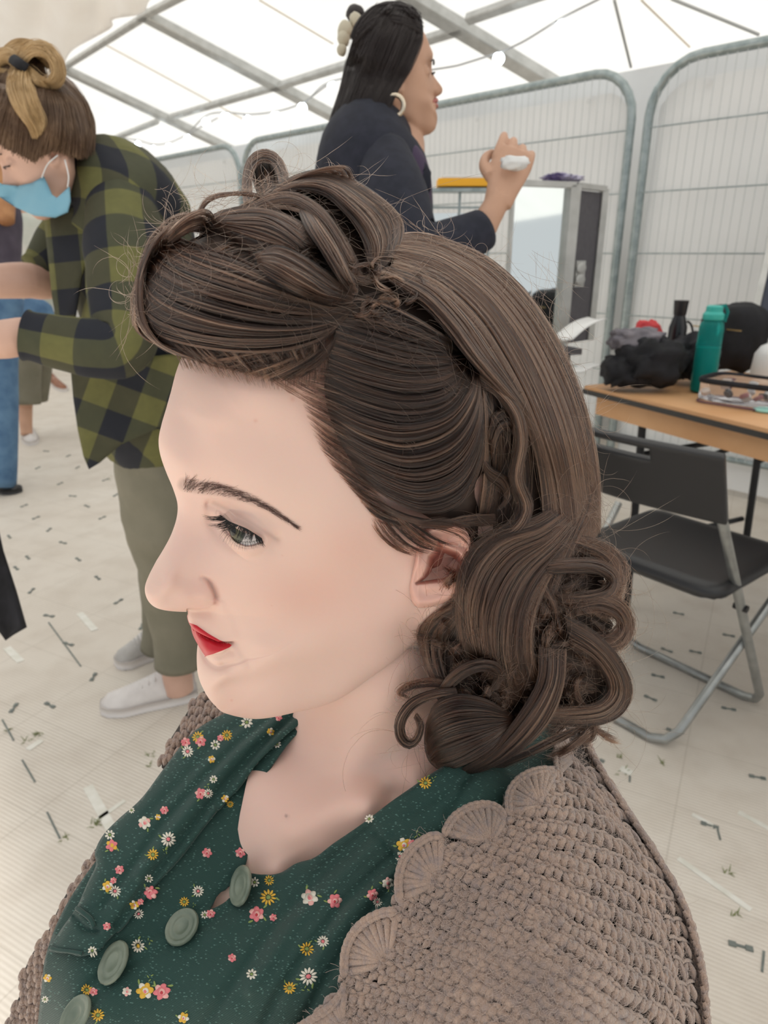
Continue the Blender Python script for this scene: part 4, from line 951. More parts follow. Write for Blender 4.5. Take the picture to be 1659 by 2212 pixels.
# wool fuzz
nf_ = 15000; gx = rw.uniform(560, 1510, nf_ * 3); gy = rw.uniform(1560, 2260, nf_ * 3); gq = np.stack([gx, gy], 1); gq = gq[inside(sh_arr, gq)][:nf_]; nf_ = len(gq); fz = np.empty((nf_, 6, 3)); an = rw.uniform(0, 6.28, nf_); cvv = rw.normal(0, 1.2, nf_); Lf = rw.gamma(3, 5.5, nf_); pq = gq.copy(); acc = []
for i in range(6): acc.append(pq.copy()); pq = pq + (Lf / 5)[:, None] * np.stack([np.cos(an), np.sin(an)], 1); an = an + cvv / 5
acc = np.stack(acc, 1); dz = DW(acc.reshape(-1, 2)).reshape(nf_, 6) - .0020 - .0026 * np.sin(np.linspace(.15, 1, 6) * 2.4)[None] * rw.uniform(.3, 1.2, (nf_, 1))
fz = un_arr(acc.reshape(-1, 2), dz.ravel())
hf = bpy.data.hair_curves.new('fuzz'); hf.add_curves([6] * nf_); hf.attributes['position'].data.foreach_set('vector', (fz - np.array(parent_world(shawl))).astype(np.float32).ravel())
ra_ = hf.attributes.get('radius') or hf.attributes.new('radius', 'FLOAT', 'POINT'); ra_.data.foreach_set('value', np.full(nf_ * 6, .000055, np.float32)); hf.materials.append(mat('wool_fuzz', (.50, .40, .35), .9)); fo = bpy.data.objects.new('fuzz', hf); col.objects.link(fo); fo.parent = shawl
# far side of the shawl, seen left of the dress and behind the chin
def flat_shawl(poly, dpts, seed):
    Df = D(dpts); V2, F, P = patch(poly, Df, 10, bump=lambda q: .002 * np.array([mnoise.noise(Vector((x * .06, y * .06, 3))) for x, y in q]))
    o = mesh_obj('far_side', P, F, M_wool_shade, shawl); s_ = o.modifiers.new('t', 'SOLIDIFY'); s_.thickness = .012; s_.offset = -1
    mb = MB(); r_ = np.random.RandomState(seed); pl = catmull(np.array(poly + [poly[0]], float), 300)
    x0, y0 = pl.min(0); x1, y1 = pl.max(0); pts = []
    yy = y0
    while yy < y1:
        xx = x0
        while xx < x1: pts.append((xx + r_.uniform(-3, 3), yy + r_.uniform(-3, 3))); xx += 17
        yy += 17
    pts = np.array(pts); pts = pts[inside(pl, pts)]
    dd = Df(pts)
    for (x, y), d in zip(pts, dd):
        for sg in (-1, 1):
            q = np.linspace(0, 1, 6); h = np.sin(q * np.pi); P2 = np.stack([x + sg * (8 - 7 * q), y + 11 - 22 * q], 1)
            mb.tube(un_arr(P2, d - .001 - .003 * h), .0021 * (.6 + .5 * h), 6, cap=False)
    mesh_obj('stitches', mb.V, mb.F, M_wool, shawl)
flat_shawl([(448, 1490), (430, 1500), (410, 1530), (385, 1570), (362, 1610), (350, 1660), (390, 1640), (440, 1600), (520, 1560), (520, 1520)], [(430, 1500, .53), (350, 1660, .50), (520, 1520, .50), (450, 1600, .49)], 3)
flat_shawl([(205, 1835), (180, 1880), (150, 1920), (125, 1965), (105, 2010), (70, 2060), (48, 2110), (42, 2150), (20, 2200), (-20, 2300), (-20, 2420), (120, 2420), (110, 2200), (120, 2060), (170, 1960), (215, 1880)], [(205, 1835, .44), (100, 2000, .45), (45, 2120, .47), (20, 2212, .48), (120, 2200, .43), (170, 1960, .43), (-20, 2400, .49), (120, 2400, .44)], 4)
mb = MB(); fl = catmull(np.array([(205, 1835), (150, 1920), (105, 2010), (62, 2080), (44, 2140), (20, 2205), (0, 2260)], float), 50)

# ---------------------------------------------------------------- hair: guides over the head, in picture points with a depth in metres
hair_pts = [(300, 620, .300), (320, 520, .302), (450, 640, .272), (560, 650, .270), (640, 700, .276), (400, 740, .288), (520, 760, .282), (760, 650, .288), (560, 450, .302), (440, 460, .305), (700, 370, .328), (600, 390, .318), (650, 500, .286), (800, 450, .318), (870, 490, .336), (850, 560, .312), (800, 600, .296),
            (960, 530, .342), (960, 650, .304), (1100, 620, .352), (1060, 760, .316), (1200, 750, .370), (1120, 880, .326), (1280, 920, .390), (1200, 960, .352), (1300, 1080, .398), (1200, 1150, .362), (880, 800, .294), (880, 950, .298), (1000, 920, .300), (930, 1090, .309), (1100, 1000, .334),
            (1040, 1150, .340), (990, 1280, .338), (1000, 1400, .350), (1120, 1300, .352), (1250, 1250, .372), (1350, 1260, .396), (1370, 1370, .402), (1370, 1500, .412), (1250, 1450, .378), (1120, 1450, .358), (920, 1400, .362), (880, 1560, .368), (1000, 1590, .362), (1100, 1640, .384), (1240, 1580, .398), (930, 1680, .385),
            (740, 780, .287), (700, 850, .288), (760, 960, .298), (820, 1060, .308)]
DHr = D(hair_pts, 3e-4)
def DH(px):
    px = np.asarray(px, float); d = DHr(px)
    m_ = (px[:, 0] > 380) & (px[:, 0] < 1120) & (px[:, 1] > 560) & (px[:, 1] < 1180)
    if m_.any(): d[m_] = np.minimum(d[m_], skin_depth(px[m_]) - .0012)
    return d
rh = np.random.RandomState(21)
KP = 22
STR = []      # (points K x 3, radius scale)
SHEETS = []
def sheet(guides, n, bulge=4.0, thick=2.5, fray=1.0, clumps=7, root_skin=False, mirror=0.0, tip_taper=.5, surf=True, off=0.0, wob=1.0, rad=1.0, trim=.06, msurf=False, spike=1.0, tone_off=0.0):
    """guides: list of polylines of (x, y[, mm nearer the camera]); strands run along them"""
    G = []
    for g_ in guides:
        a = np.array([(q[0], q[1], q[2] if len(q) > 2 else 0.0) for q in g_], float); G.append(catmull(a, KP))
    G = np.array(G); ng = len(G)
    def across(u):
        """u in 0..1 (array) -> (len, KP, 3)"""
        if ng == 2: return G[0][None] * (1 - u)[:, None, None] + G[1][None] * u[:, None, None]
        x = u * (ng - 1); i = np.clip(x.astype(int), 0, ng - 2); f_ = (x - i)[:, None, None]
        p0 = np.where((i > 0)[:, None, None], G[np.maximum(i - 1, 0)], 2 * G[i] - G[i + 1]); p1, p2 = G[i], G[i + 1]; p3 = np.where((i < ng - 2)[:, None, None], G[np.minimum(i + 2, ng - 1)], 2 * G[i + 1] - G[i])
        return .5 * (2 * p1 + (p2 - p0) * f_ + (2 * p0 - 5 * p1 + 4 * p2 - p3) * f_ ** 2 + (3 * p1 - p0 - 3 * p2 + p3) * f_ ** 3)
    u = rh.uniform(0, 1, n); cc = rh.uniform(0, 1, clumps); ci = np.argmin(np.abs(u[:, None] - cc[None]), 1)
    tt = np.linspace(0, 1, KP)
    pull = rh.uniform(.25, .75, clumps)[ci][:, None] * np.clip(tt[None] * 1.5, 0, 1)
    cu = np.clip(cc[ci], 0, 1)
    P0 = across(u); Pc = across(cu)
    nc2 = max(4, n // 22); c2 = rh.uniform(0, 1, nc2); i2 = np.argmin(np.abs(u[:, None] - c2[None]), 1); Ps = across(c2)[i2]
    P = P0 + (Ps - P0) * (np.clip(tt[None] * 2.2, .15, 1) * spike * rh.uniform(.35, .95, n)[:, None])[:, :, None]
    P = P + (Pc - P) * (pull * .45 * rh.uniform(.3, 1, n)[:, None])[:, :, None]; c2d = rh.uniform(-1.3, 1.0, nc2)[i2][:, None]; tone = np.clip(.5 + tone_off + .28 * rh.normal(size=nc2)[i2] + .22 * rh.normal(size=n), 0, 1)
    # slow waves shared by a clump, then by a strand
    ph = rh.uniform(0, 6.28, clumps)[ci][:, None]; am = rh.uniform(1, 4, clumps)[ci][:, None] * wob
    P[:, :, 1] += am * np.sin(tt[None] * rh.uniform(2, 5, clumps)[ci][:, None] + ph) * np.sin(tt * np.pi)[None]
    ps = rh.uniform(0, 6.28, (n, 2)); a_s = rh.gamma(1.2, 1.3, (n, 1)) * wob * fray
    P[:, :, 0] += a_s * np.sin(tt[None] * 5 + ps[:, :1]) * np.linspace(.3, 1, KP); P[:, :, 1] += a_s * np.sin(tt[None] * 4 + ps[:, 1:]) * np.linspace(.3, 1, KP)
    # trimmed starts and ends
    t0 = rh.uniform(0, trim, n); t1 = 1 - rh.gamma(1.2, trim * .5, n).clip(0, .5)
    Q = np.empty_like(P); 
    for k in range(n):
        tq = np.linspace(t0[k], t1[k], KP)
        for c_ in range(3): Q[k, :, c_] = np.interp(tq, tt, P[k, :, c_])
    flat = Q.reshape(-1, 3); d = DH(flat[:, :2]).reshape(n, KP)
    prof = (1 - (2 * u - 1) ** 2)[:, None]; lay = rh.uniform(-1, .35, n)[:, None] * thick
    cl = rh.uniform(-1.2, 1.2, clumps)[ci][:, None]
    mm = Q[:, :, 2] + off + bulge * prof * np.sin(np.clip(tt * 1.1, 0, 1) * np.pi)[None] ** .5 + lay + (cl + c2d) * np.sin(tt * np.pi)[None]
    if root_skin: mm = mm * np.clip(tt * 3.2, 0, 1)[None] ** .8 - .6 * np.clip(1 - tt * 8, 0, 1)[None]
    d = d - mm / 1000
    S = un_arr(flat[:, :2], d.ravel()).reshape(n, KP, 3)
    STR.append((S, rad, tone))
    if mirror > 0:
        k = int(n * mirror); STR.append((mir(S[:k].reshape(-1, 3)).reshape(k, KP, 3), rad * 1.25, tone[:k]))
    if surf:
        m_ = 14; uu = np.linspace(0.03, .97, m_); A = across(uu); df = DH(A[:, :, :2].reshape(-1, 2)).reshape(m_, KP)
        mmA = A[:, :, 2] + off + bulge * (1 - (2 * uu - 1) ** 2)[:, None] * np.sin(np.clip(tt * 1.1, 0, 1) * np.pi)[None] ** .5 - thick * .9 - .6
        if root_skin: mmA = np.where(tt[None] < .18, -2.0, mmA)
        SP = un_arr(A[:, :, :2].reshape(-1, 2), (df - mmA / 1000).ravel()); SHEETS.append((SP, m_))
        if mirror > 0 and msurf: SHEETS.append((mir(SP), m_))
# A. front roll of the pompadour
A_g = [[(352, 498, -6), (425, 528), (520, 558), (620, 608), (700, 648), (762, 652)],
       [(322, 525, -3), (400, 575), (520, 618), (640, 652), (725, 668), (768, 655)],
       [(302, 590, -2), (372, 640), (490, 680), (620, 700), (720, 690), (772, 656)],
       [(292, 655, -2), (345, 705), (470, 735), (600, 738), (705, 715), (768, 662)],
       [(300, 700, -6), (355, 745, -2), (460, 768, -2), (580, 775, -2), (680, 748, -1), (758, 672)]]
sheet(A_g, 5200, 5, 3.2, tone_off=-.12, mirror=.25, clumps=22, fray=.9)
sheet([[(400, 775, -3), (360, 755), (320, 725), (298, 690), (292, 640), (300, 580), (322, 520), (350, 485)], [(470, 790, -3), (400, 770, 0), (350, 745, 1), (318, 700, 1), (308, 640, 1), (315, 570, 1), (335, 520), (365, 490)]], 1500, 2, 2, clumps=8, mirror=.2, trim=.12, surf=False)
# hair rising from the forehead under the roll
sheet([[(405, 772), (385, 755), (365, 735), (350, 705)], [(455, 792), (430, 770), (405, 745), (385, 720)], [(520, 806), (495, 782), (470, 755), (450, 730)], [(585, 820), (565, 790), (545, 760), (530, 735)], [(645, 818), (640, 785), (625, 755), (610, 730)], [(690, 790), (700, 755), (700, 725), (690, 705)]],
      4200, 1, 1.6, root_skin=True, clumps=60, fray=1.2, surf=False, trim=.30, rad=.55, spike=.35)
sheet([[(420, 778), (460, 770), (520, 762), (570, 755)], [(500, 806), (545, 795), (600, 780), (650, 760)], [(590, 826), (630, 805), (675, 780), (710, 745)], [(660, 815), (690, 790), (715, 760), (730, 720)]], 1500, .8, 1.2, root_skin=True, clumps=50, fray=1.3, surf=False, trim=.4, rad=.5, spike=.3, off=1)
sheet([[(395, 800), (385, 775), (370, 750)], [(470, 815), (455, 790), (435, 762)], [(560, 838), (545, 800), (525, 770)], [(640, 845), (640, 805), (620, 765)], [(710, 830), (715, 790), (705, 740)]], 1100, .5, .8, root_skin=True, clumps=60, fray=1.0, surf=False, trim=.55, rad=.38, spike=.3)
# C. hollow of the roll
sheet([[(335, 515, -4), (350, 482, -6), (392, 462, -6), (440, 470, -6), (500, 500, -5), (575, 545, -3)], [(352, 530, -7), (392, 502, -12), (445, 505, -13), (520, 535, -9), (590, 575, -4)]], 900, 1, 2, clumps=8, mirror=.2)
sheet([[(420, 560, -2), (500, 520, -8), (560, 500, -8), (620, 510, -6)], [(480, 590, -2), (560, 560, -7), (620, 560, -6), (680, 600, -4)]], 500, 1, 2, clumps=6)
# D. stacked curls on top
sheet([[(452, 475, -2), (500, 450), (570, 445), (640, 470), (690, 510), (720, 560)], [(455, 478, -1), (505, 475, 4), (575, 480, 5), (635, 515, 4), (680, 560, 1)], [(462, 490, -3), (510, 515), (560, 540), (615, 548), (660, 575)]], 1300, 5, 2.5, clumps=9, wob=1.2, mirror=.2)
sheet([[(600, 400, -2), (650, 375, -2), (710, 366, -2), (770, 390, -2), (830, 430, -2), (868, 470, -2), (868, 520), (838, 565), (812, 590)], [(590, 412), (650, 392, 3), (710, 395, 5), (765, 430, 6), (810, 475, 5), (828, 525, 3), (815, 570), (800, 592)], [(585, 425), (645, 412, 2), (700, 425, 4), (745, 465, 5), (780, 515, 5), (795, 560, 3), (795, 592)]],
      2600, 6, 3, clumps=12, wob=1.3, mirror=.2)
sheet([[(520, 455, -2), (570, 425), (630, 415, 2), (690, 445, 4), (735, 500, 5), (765, 555, 4), (785, 600)], [(530, 475, -3), (580, 450), (640, 452, 3), (690, 490, 4), (725, 545, 4), (750, 590, 2), (775, 612)]], 1300, 5, 2.5, clumps=8, wob=1.4, mirror=.2)
sheet([[(638, 440), (660, 490, 5), (695, 545, 6), (730, 600, 4), (765, 640)], [(662, 435), (695, 480, 5), (730, 535, 6), (755, 590, 4), (775, 632)]], 800, 4, 2, clumps=6, off=3)
sheet([[(548, 548), (600, 530, 4), (660, 555, 5), (715, 595, 4), (765, 640)], [(552, 560), (600, 570, 7), (655, 600, 7), (705, 632, 4), (762, 650)], [(560, 585), (600, 620, 3), (650, 645, 3), (710, 655, 1), (762, 656)]], 1500, 5, 2.5, clumps=8, off=2, mirror=.2)
sheet([[(600, 545), (650, 515, 2), (690, 500, 0)], [(640, 600, 3), (690, 570, 3), (720, 540)]], 200, 2, 2, clumps=4)
sheet([[(425, 500, 2), (428, 455, 2), (450, 425, 2), (500, 413, 2), (560, 418, 2), (640, 440, 1)], [(432, 500), (436, 462), (458, 434), (505, 424), (560, 430), (640, 455)]], 70, 1, 1, clumps=4, surf=False)
# knot where everything meets
for k in range(14):
    x, y, r = rh.uniform(740, 880), rh.uniform(560, 680), rh.uniform(14, 34); a = rh.uniform(0, 6.28); sp = rh.choice([-1, 1]) * rh.uniform(2.5, 4.5)
    pts = [(x + r * 1.4 * math.cos(a + sp * j / 6), y + r * .8 * math.sin(a + sp * j / 6), 3 + 2 * math.sin(j)) for j in range(7)]
    sheet([pts, [(p[0] + 8, p[1] + 9, p[2] - 1) for p in pts]], 60, 2, 2, clumps=3, surf=False, wob=2)
# E. crown swept back over the head
E_g = [[(840, 512, -3), (900, 500, -2), (975, 520, -2), (1060, 560, -2), (1150, 648, -2), (1220, 765, -2), (1268, 890, -2), (1294, 1030, -3), (1298, 1150, -5)],
       [(848, 530), (945, 548, 1), (1045, 612, 2), (1128, 712, 2), (1190, 830, 2), (1232, 950, 2), (1255, 1080, 1), (1262, 1190)],
       [(848, 562), (948, 598, 1), (1036, 672, 2), (1104, 775, 2), (1155, 880, 2), (1195, 1000, 2), (1215, 1120, 1), (1215, 1210)],
       [(838, 590), (930, 636, 1), (1000, 712, 2), (1062, 795, 2), (1112, 870, 1), (1152, 960, 1), (1172, 1080), (1170, 1190)]]
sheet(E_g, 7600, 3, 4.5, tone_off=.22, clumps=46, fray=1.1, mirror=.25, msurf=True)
sheet([[(830, 600), (905, 652, 1), (960, 710, 3), (1010, 775, 5), (1070, 838, 4), (1115, 880, 1), (1140, 940)], [(835, 575, 1), (930, 612, 2), (1000, 678, 3), (1060, 765, 4), (1110, 835, 3), (1150, 900, 1), (1165, 960)]], 1800, 4, 2.5, clumps=14, off=2)
# F. side swept from the temple to the pin
F_g = [[(742, 640), (820, 652), (890, 682, 2), (955, 722, 2), (1010, 762, -1)],
       [(728, 700), (800, 722, 1), (880, 745, 2), (955, 760, 2), (1012, 766, -1)],
       [(712, 765), (790, 792, 1), (880, 812, 2), (962, 805, 3), (1016, 772, -1)],
       [(700, 830), (785, 868, 1), (880, 888, 3), (972, 865, 5), (1022, 785)],
       [(712, 900), (795, 945, 1), (885, 965, 4), (980, 930, 7), (1030, 845, 5), (1024, 778)],
       [(745, 975), (820, 1020, 1), (905, 1045, 4), (992, 1010, 8), (1038, 915, 7), (1030, 805, 1)],
       [(790, 1045), (860, 1088, 1), (935, 1108, 3), (1005, 1075, 5), (1042, 985, 5), (1038, 880, 1)]]
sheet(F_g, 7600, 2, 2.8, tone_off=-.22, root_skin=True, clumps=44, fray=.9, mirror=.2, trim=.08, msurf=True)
sheet([[(800, 1070), (870, 1112, 1), (950, 1128, 2), (1015, 1115, 2), (1070, 1110)], [(835, 1110), (890, 1128, 1), (950, 1138, 1), (1010, 1135, 2), (1075, 1135)]], 900, 2, 2, root_skin=True, clumps=12, surf=False)
# baby hair along the temple
sheet([[(660, 790), (720, 800), (790, 810)], [(650, 850), (715, 880), (790, 915)], [(665, 910), (725, 955), (800, 1000)], [(700, 985), (760, 1030), (830, 1075)], [(760, 1060), (810, 1095), (870, 1120)], [(800, 1110), (830, 1130), (890, 1150)]], 2400, .3, .6, root_skin=True, clumps=60, fray=1.1, surf=False, trim=.55, rad=.42, spike=.5)
sheet([[(560, 800), (600, 830), (650, 862), (700, 890)], [(600, 790), (660, 820), (720, 850), (760, 870)]], 170, .2, .4, root_skin=True, clumps=40, fray=1.0, surf=False, trim=.5, rad=.42)
# sideburn wisps in front of the ear
sheet([[(795, 1120), (820, 1160), (855, 1190), (900, 1205)], [(830, 1110), (865, 1150), (905, 1180), (950, 1195)], [(870, 1115), (910, 1140), (950, 1165), (990, 1180)]], 330, 1.5, 1, root_skin=True, clumps=16, fray=1.6, surf=False, trim=.35, rad=.75)
sheet([[(900, 1125), (960, 1120), (1010, 1135), (1030, 1160)], [(905, 1140), (960, 1150), (1000, 1165), (1020, 1190)]], 60, 2, 2, clumps=8, fray=2, surf=False, rad=.7, off=6)
# G. hollow behind the side roll, with an S lock and a pinned barrel
sheet([[(1022, 770), (1040, 830), (1045, 900), (1045, 980), (1040, 1060), (1030, 1120)], [(1060, 820, -6), (1080, 880, -8), (1090, 960, -8), (1085, 1050, -8), (1070, 1130, -6)], [(1120, 880, -6), (1140, 950, -8), (1150, 1050, -8), (1140, 1130, -5)]], 1500, 0, 3, clumps=14, wob=1.6)
sheet([[(1035, 800, 2), (1085, 838, 3), (1125, 885, 4), (1140, 950, 4), (1128, 1030, 3), (1150, 1095, 3), (1125, 1150, 3), (1060, 1180, 2)], [(1035, 830), (1075, 860, 1), (1105, 905, 2), (1112, 960, 2), (1100, 1040, 1), (1118, 1095, 1), (1090, 1135, 1), (1040, 1165)]], 1100, 3, 2, clumps=7, off=2)
sheet([[(1058, 985, -2), (1056, 930, 0), (1075, 890, 1), (1108, 885, 1), (1128, 925, 0), (1128, 985, -2)], [(1066, 1030, -4), (1068, 975, -1), (1082, 935, 1), (1105, 935, 1), (1118, 975, -1), (1118, 1030, -4)]], 600, 4, 1.5, clumps=5, off=-1)
sheet([[(1042, 985), (1062, 1010, 1), (1095, 1030, 1), (1108, 1065, 0), (1090, 1095)], [(1040, 1010), (1055, 1035, 1), (1080, 1055, 1), (1088, 1080), (1070, 1105)]], 350, 3, 2, clumps=4)
# H. mass falling behind the ear
H_g = [[(1215, 1085), (1150, 1120, 2), (1070, 1142, 3), (1018, 1175, 3), (992, 1235, 2), (985, 1310, 1), (995, 1400)],
       [(1235, 1100), (1170, 1150, 3), (1095, 1180, 4), (1045, 1235, 4), (1022, 1310, 3), (1028, 1390, 2), (1055, 1470)],
       [(1250, 1115), (1195, 1180, 3), (1135, 1232, 4), (1095, 1300, 4), (1082, 1385, 3), (1095, 1465, 2), (1120, 1530)],
       [(1262, 1120), (1218, 1200, 2), (1178, 1270, 3), (1152, 1345, 3), (1150, 1420, 2), (1172, 1485, 1), (1195, 1540)]]
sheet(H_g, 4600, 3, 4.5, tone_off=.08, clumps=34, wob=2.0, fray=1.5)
sheet([[(1290, 1060), (1275, 1120), (1240, 1190), (1205, 1260), (1190, 1330)], [(1240, 1060), (1215, 1130), (1190, 1200), (1165, 1270), (1160, 1330)]], 1200, 2, 3, clumps=12, wob=2, fray=1.6)
sheet([[(985, 1300, -3), (935, 1325, -5), (905, 1360, -6), (912, 1420, -6), (935, 1475, -6), (960, 1520, -5)], [(1010, 1320, -2), (975, 1360, -3), (955, 1410, -3), (965, 1470, -3), (985, 1520, -4)]], 1100, 2, 3, clumps=10, wob=2)
# R. loose filling
for k in range(74):
    x, y = rh.uniform(990, 1290), rh.uniform(1200, 1560); a = rh.uniform(0, 6.28); L = rh.uniform(60, 140); cv = rh.uniform(-3, 3); pts = []
    for j in range(6): pts.append((x, y, rh.uniform(-7, 2))); x += L / 5 * math.cos(a); y += L / 5 * math.sin(a); a += cv / 5; x = min(x, 1330)
    w_ = rh.uniform(10, 26); sheet([pts, [(p[0] + w_ * .7, p[1] + w_ * .7, p[2] - 1) for p in pts]], 120, 3, 2, clumps=4, wob=2, fray=1.8, surf=False)
# J. bottom barrel curl
sheet([[(1112, 1548), (1052, 1510, 2), (988, 1497, 2), (942, 1515, 0), (922, 1560, -3)], [(1114, 1552), (1042, 1543, 8), (978, 1550, 9), (935, 1572, 5), (918, 1605, -2)], [(1114, 1557), (1045, 1582, 10), (986, 1603, 10), (943, 1622, 6), (926, 1640, -2)], [(1112, 1562), (1060, 1618, 5), (1012, 1650, 4), (975, 1664, 1), (945, 1660, -4)]],
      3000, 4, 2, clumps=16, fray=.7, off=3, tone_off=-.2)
# K. ring curl
sheet([[(985, 1485, 2), (930, 1492, 3), (880, 1515, 3), (853, 1560, 3), (860, 1600, 2), (885, 1617, 1), (908, 1598, 0), (915, 1565, -2), (900, 1540, -4)], [(990, 1500, 1), (940, 1508, 2), (895, 1530, 2), (874, 1562, 2), (876, 1590, 1), (888, 1600, 0), (898, 1588, -1), (902, 1568, -3), (895, 1550, -5)]], 1100, 3, 1.5, clumps=5, fray=.8, off=4)
# L. long lock down to the nape
sheet([[(1165, 1390), (1158, 1475, 3), (1108, 1558, 4), (1045, 1632, 2), (985, 1668)], [(1195, 1400), (1188, 1480, 5), (1142, 1562, 6), (1075, 1632, 3), (1000, 1675)], [(1225, 1400), (1215, 1495, 3), (1178, 1572, 3), (1110, 1632, 1), (1030, 1672, -2)]], 2000, 4, 2.5, clumps=10, off=2)
# M. big outer curl bottom right
sheet([[(1215, 1325, 2), (1290, 1368, 3), (1345, 1430, 2), (1366, 1495, 1), (1338, 1548), (1270, 1568), (1190, 1560), (1110, 1580)], [(1225, 1360, 3), (1285, 1398, 5), (1328, 1450, 4), (1340, 1498, 3), (1310, 1535, 2), (1250, 1545, 2), (1175, 1545, 1), (1110, 1560)], [(1230, 1400, 1), (1280, 1425, 2), (1308, 1462, 2), (1310, 1495, 1), (1280, 1518), (1230, 1525), (1160, 1532), (1110, 1545)]],
      2400, 4, 2.5, clumps=12, wob=1.4, off=1)
sheet([[(1260, 1570, -3), (1200, 1590, -3), (1130, 1625, -3), (1050, 1655, -4)], [(1330, 1540, -4), (1250, 1580, -5), (1170, 1620, -5), (1070, 1665, -6)]], 700, 2, 2, clumps=8, fray=1.4)
# N. middle right loop
sheet([[(1170, 1215, 2), (1240, 1208, 3), (1300, 1215, 2), (1335, 1245, 1), (1328, 1282), (1280, 1300), (1215, 1300)], [(1175, 1240, 2), (1235, 1235, 4), (1290, 1240, 4), (1315, 1258, 2), (1300, 1278), (1250, 1285), (1200, 1285)]], 1400, 5, 2, clumps=7, wob=1.4, off=3)
sheet([[(1230, 1150), (1290, 1165), (1335, 1200), (1350, 1250), (1330, 1300)], [(1220, 1180), (1280, 1200), (1310, 1225), (1320, 1260), (1290, 1300)]], 700, 3, 3, clumps=10, wob=2.2, fray=2.2, surf=False)
# O. lower right ring
sheet([[(1235, 1300), (1295, 1285, 2), (1345, 1305, 2), (1366, 1350, 1), (1345, 1392), (1300, 1400), (1260, 1385)], [(1245, 1330), (1295, 1318, 3), (1330, 1332, 3), (1338, 1355, 1), (1320, 1375), (1290, 1375), (1265, 1365)]], 1300, 5, 2.5, clumps=8, wob=2, fray=1.8, off=1)
# P, Q. small curls near the neck
sheet([[(940, 1505), (965, 1462, 2), (1010, 1430, 4), (1060, 1425, 3), (1090, 1450, 1), (1075, 1490)], [(955, 1515), (985, 1480, 2), (1020, 1455, 4), (1055, 1450, 3), (1068, 1468, 1), (1058, 1495)]], 700, 3, 2, clumps=5, off=3)
sheet([[(960, 1470), (915, 1462), (870, 1478), (856, 1498), (878, 1508)], [(975, 1490), (925, 1488), (890, 1490), (872, 1500), (890, 1508)]], 130, 2, 2, clumps=6, fray=2, surf=False)
# far roll standing behind the top
sheet([[(532, 470, -14), (524, 395, -18), (536, 345, -20), (570, 326, -21), (602, 340, -20), (620, 376, -18), (628, 430, -12)], [(552, 470, -12), (544, 398, -15), (553, 362, -17), (572, 349, -18), (592, 360, -17), (602, 390, -15), (608, 440, -10)]], 900, 2, 2, clumps=6)
sheet([[(538, 350, -26), (545, 390, -24), (560, 440, -20)], [(572, 345, -26), (580, 390, -24), (585, 440, -20)], [(602, 352, -26), (606, 390, -24), (610, 440, -20)]], 700, 0, 2, clumps=5)
# flyaways
edge = [(300, 560, 200), (300, 690, 160), (340, 480, 260), (460, 430, 280), (600, 370, 300), (720, 365, 320), (860, 450, 330), (980, 510, 330), (1120, 600, 345), (1220, 740, 350), (1280, 900, 10), (1300, 1050, 10), (1330, 1200, 0), (1360, 1300, 0), (1370, 1420, 20), (1350, 1540, 40), (1240, 1590, 60), (950, 1670, 120), (870, 1600, 180), (860, 1480, 190), (900, 1320, 150)]
ea = np.array([(e[0], e[1]) for e in edge], float)
fl_n = 620; FP = np.empty((fl_n, KP, 2))
for k in range(fl_n):
    j = rh.randint(0, len(edge) - 1); f_ = rh.uniform(); p = ea[j] * (1 - f_) + ea[j + 1] * f_; tg = ea[j + 1] - ea[j]; tg /= np.linalg.norm(tg); nm = np.array([tg[1], -tg[0]])
    p = p - nm * rh.uniform(5, 30); a = math.atan2(tg[1], tg[0]) + rh.normal(0, .5) + (math.pi if rh.rand() < .4 else 0); L = rh.gamma(3, 28); cv = rh.normal(0, 2.2); q = p.copy()
    for i in range(KP): FP[k, i] = q; q = q + L / KP * np.array([math.cos(a), math.sin(a)]); a += cv / KP + rh.normal(0, .05)
FP = FP.reshape(-1, 2); d = DHr(FP).clip(.26, .42) - .003
STR.append((un_arr(FP, d).reshape(fl_n, KP, 3), .70, rh.uniform(.6, 1, fl_n)))
# loose strands lying over the surface
ln_n = 900; LP = np.empty((ln_n, KP, 2))
for k in range(ln_n):
    z_ = rh.randint(0, 3)
    if z_ == 0: x, y, a, cv = rh.uniform(980, 1340), rh.uniform(1120, 1600), rh.uniform(0, 6.28), rh.normal(0, 3.2)
    elif z_ == 1: x, y, a, cv = rh.uniform(330, 820), rh.uniform(400, 700), rh.uniform(-.6, .9), rh.normal(0, 1.6)
    else: x, y = rh.uniform(820, 1200), rh.uniform(540, 980); a = .2 + (x - 820) / 380 * 1.1 + rh.normal(0, .35); cv = rh.normal(.3, .9)
    L = rh.gamma(4, 30)
    for i in range(KP): LP[k, i] = (x, y); x += L / KP * math.cos(a); y += L / KP * math.sin(a); a += cv / KP
LP = LP.reshape(-1, 2); STR.append((un_arr(LP, DHr(LP).clip(.26, .42) - .0062).reshape(ln_n, KP, 3), .6, rh.uniform(.5, 1, ln_n)))

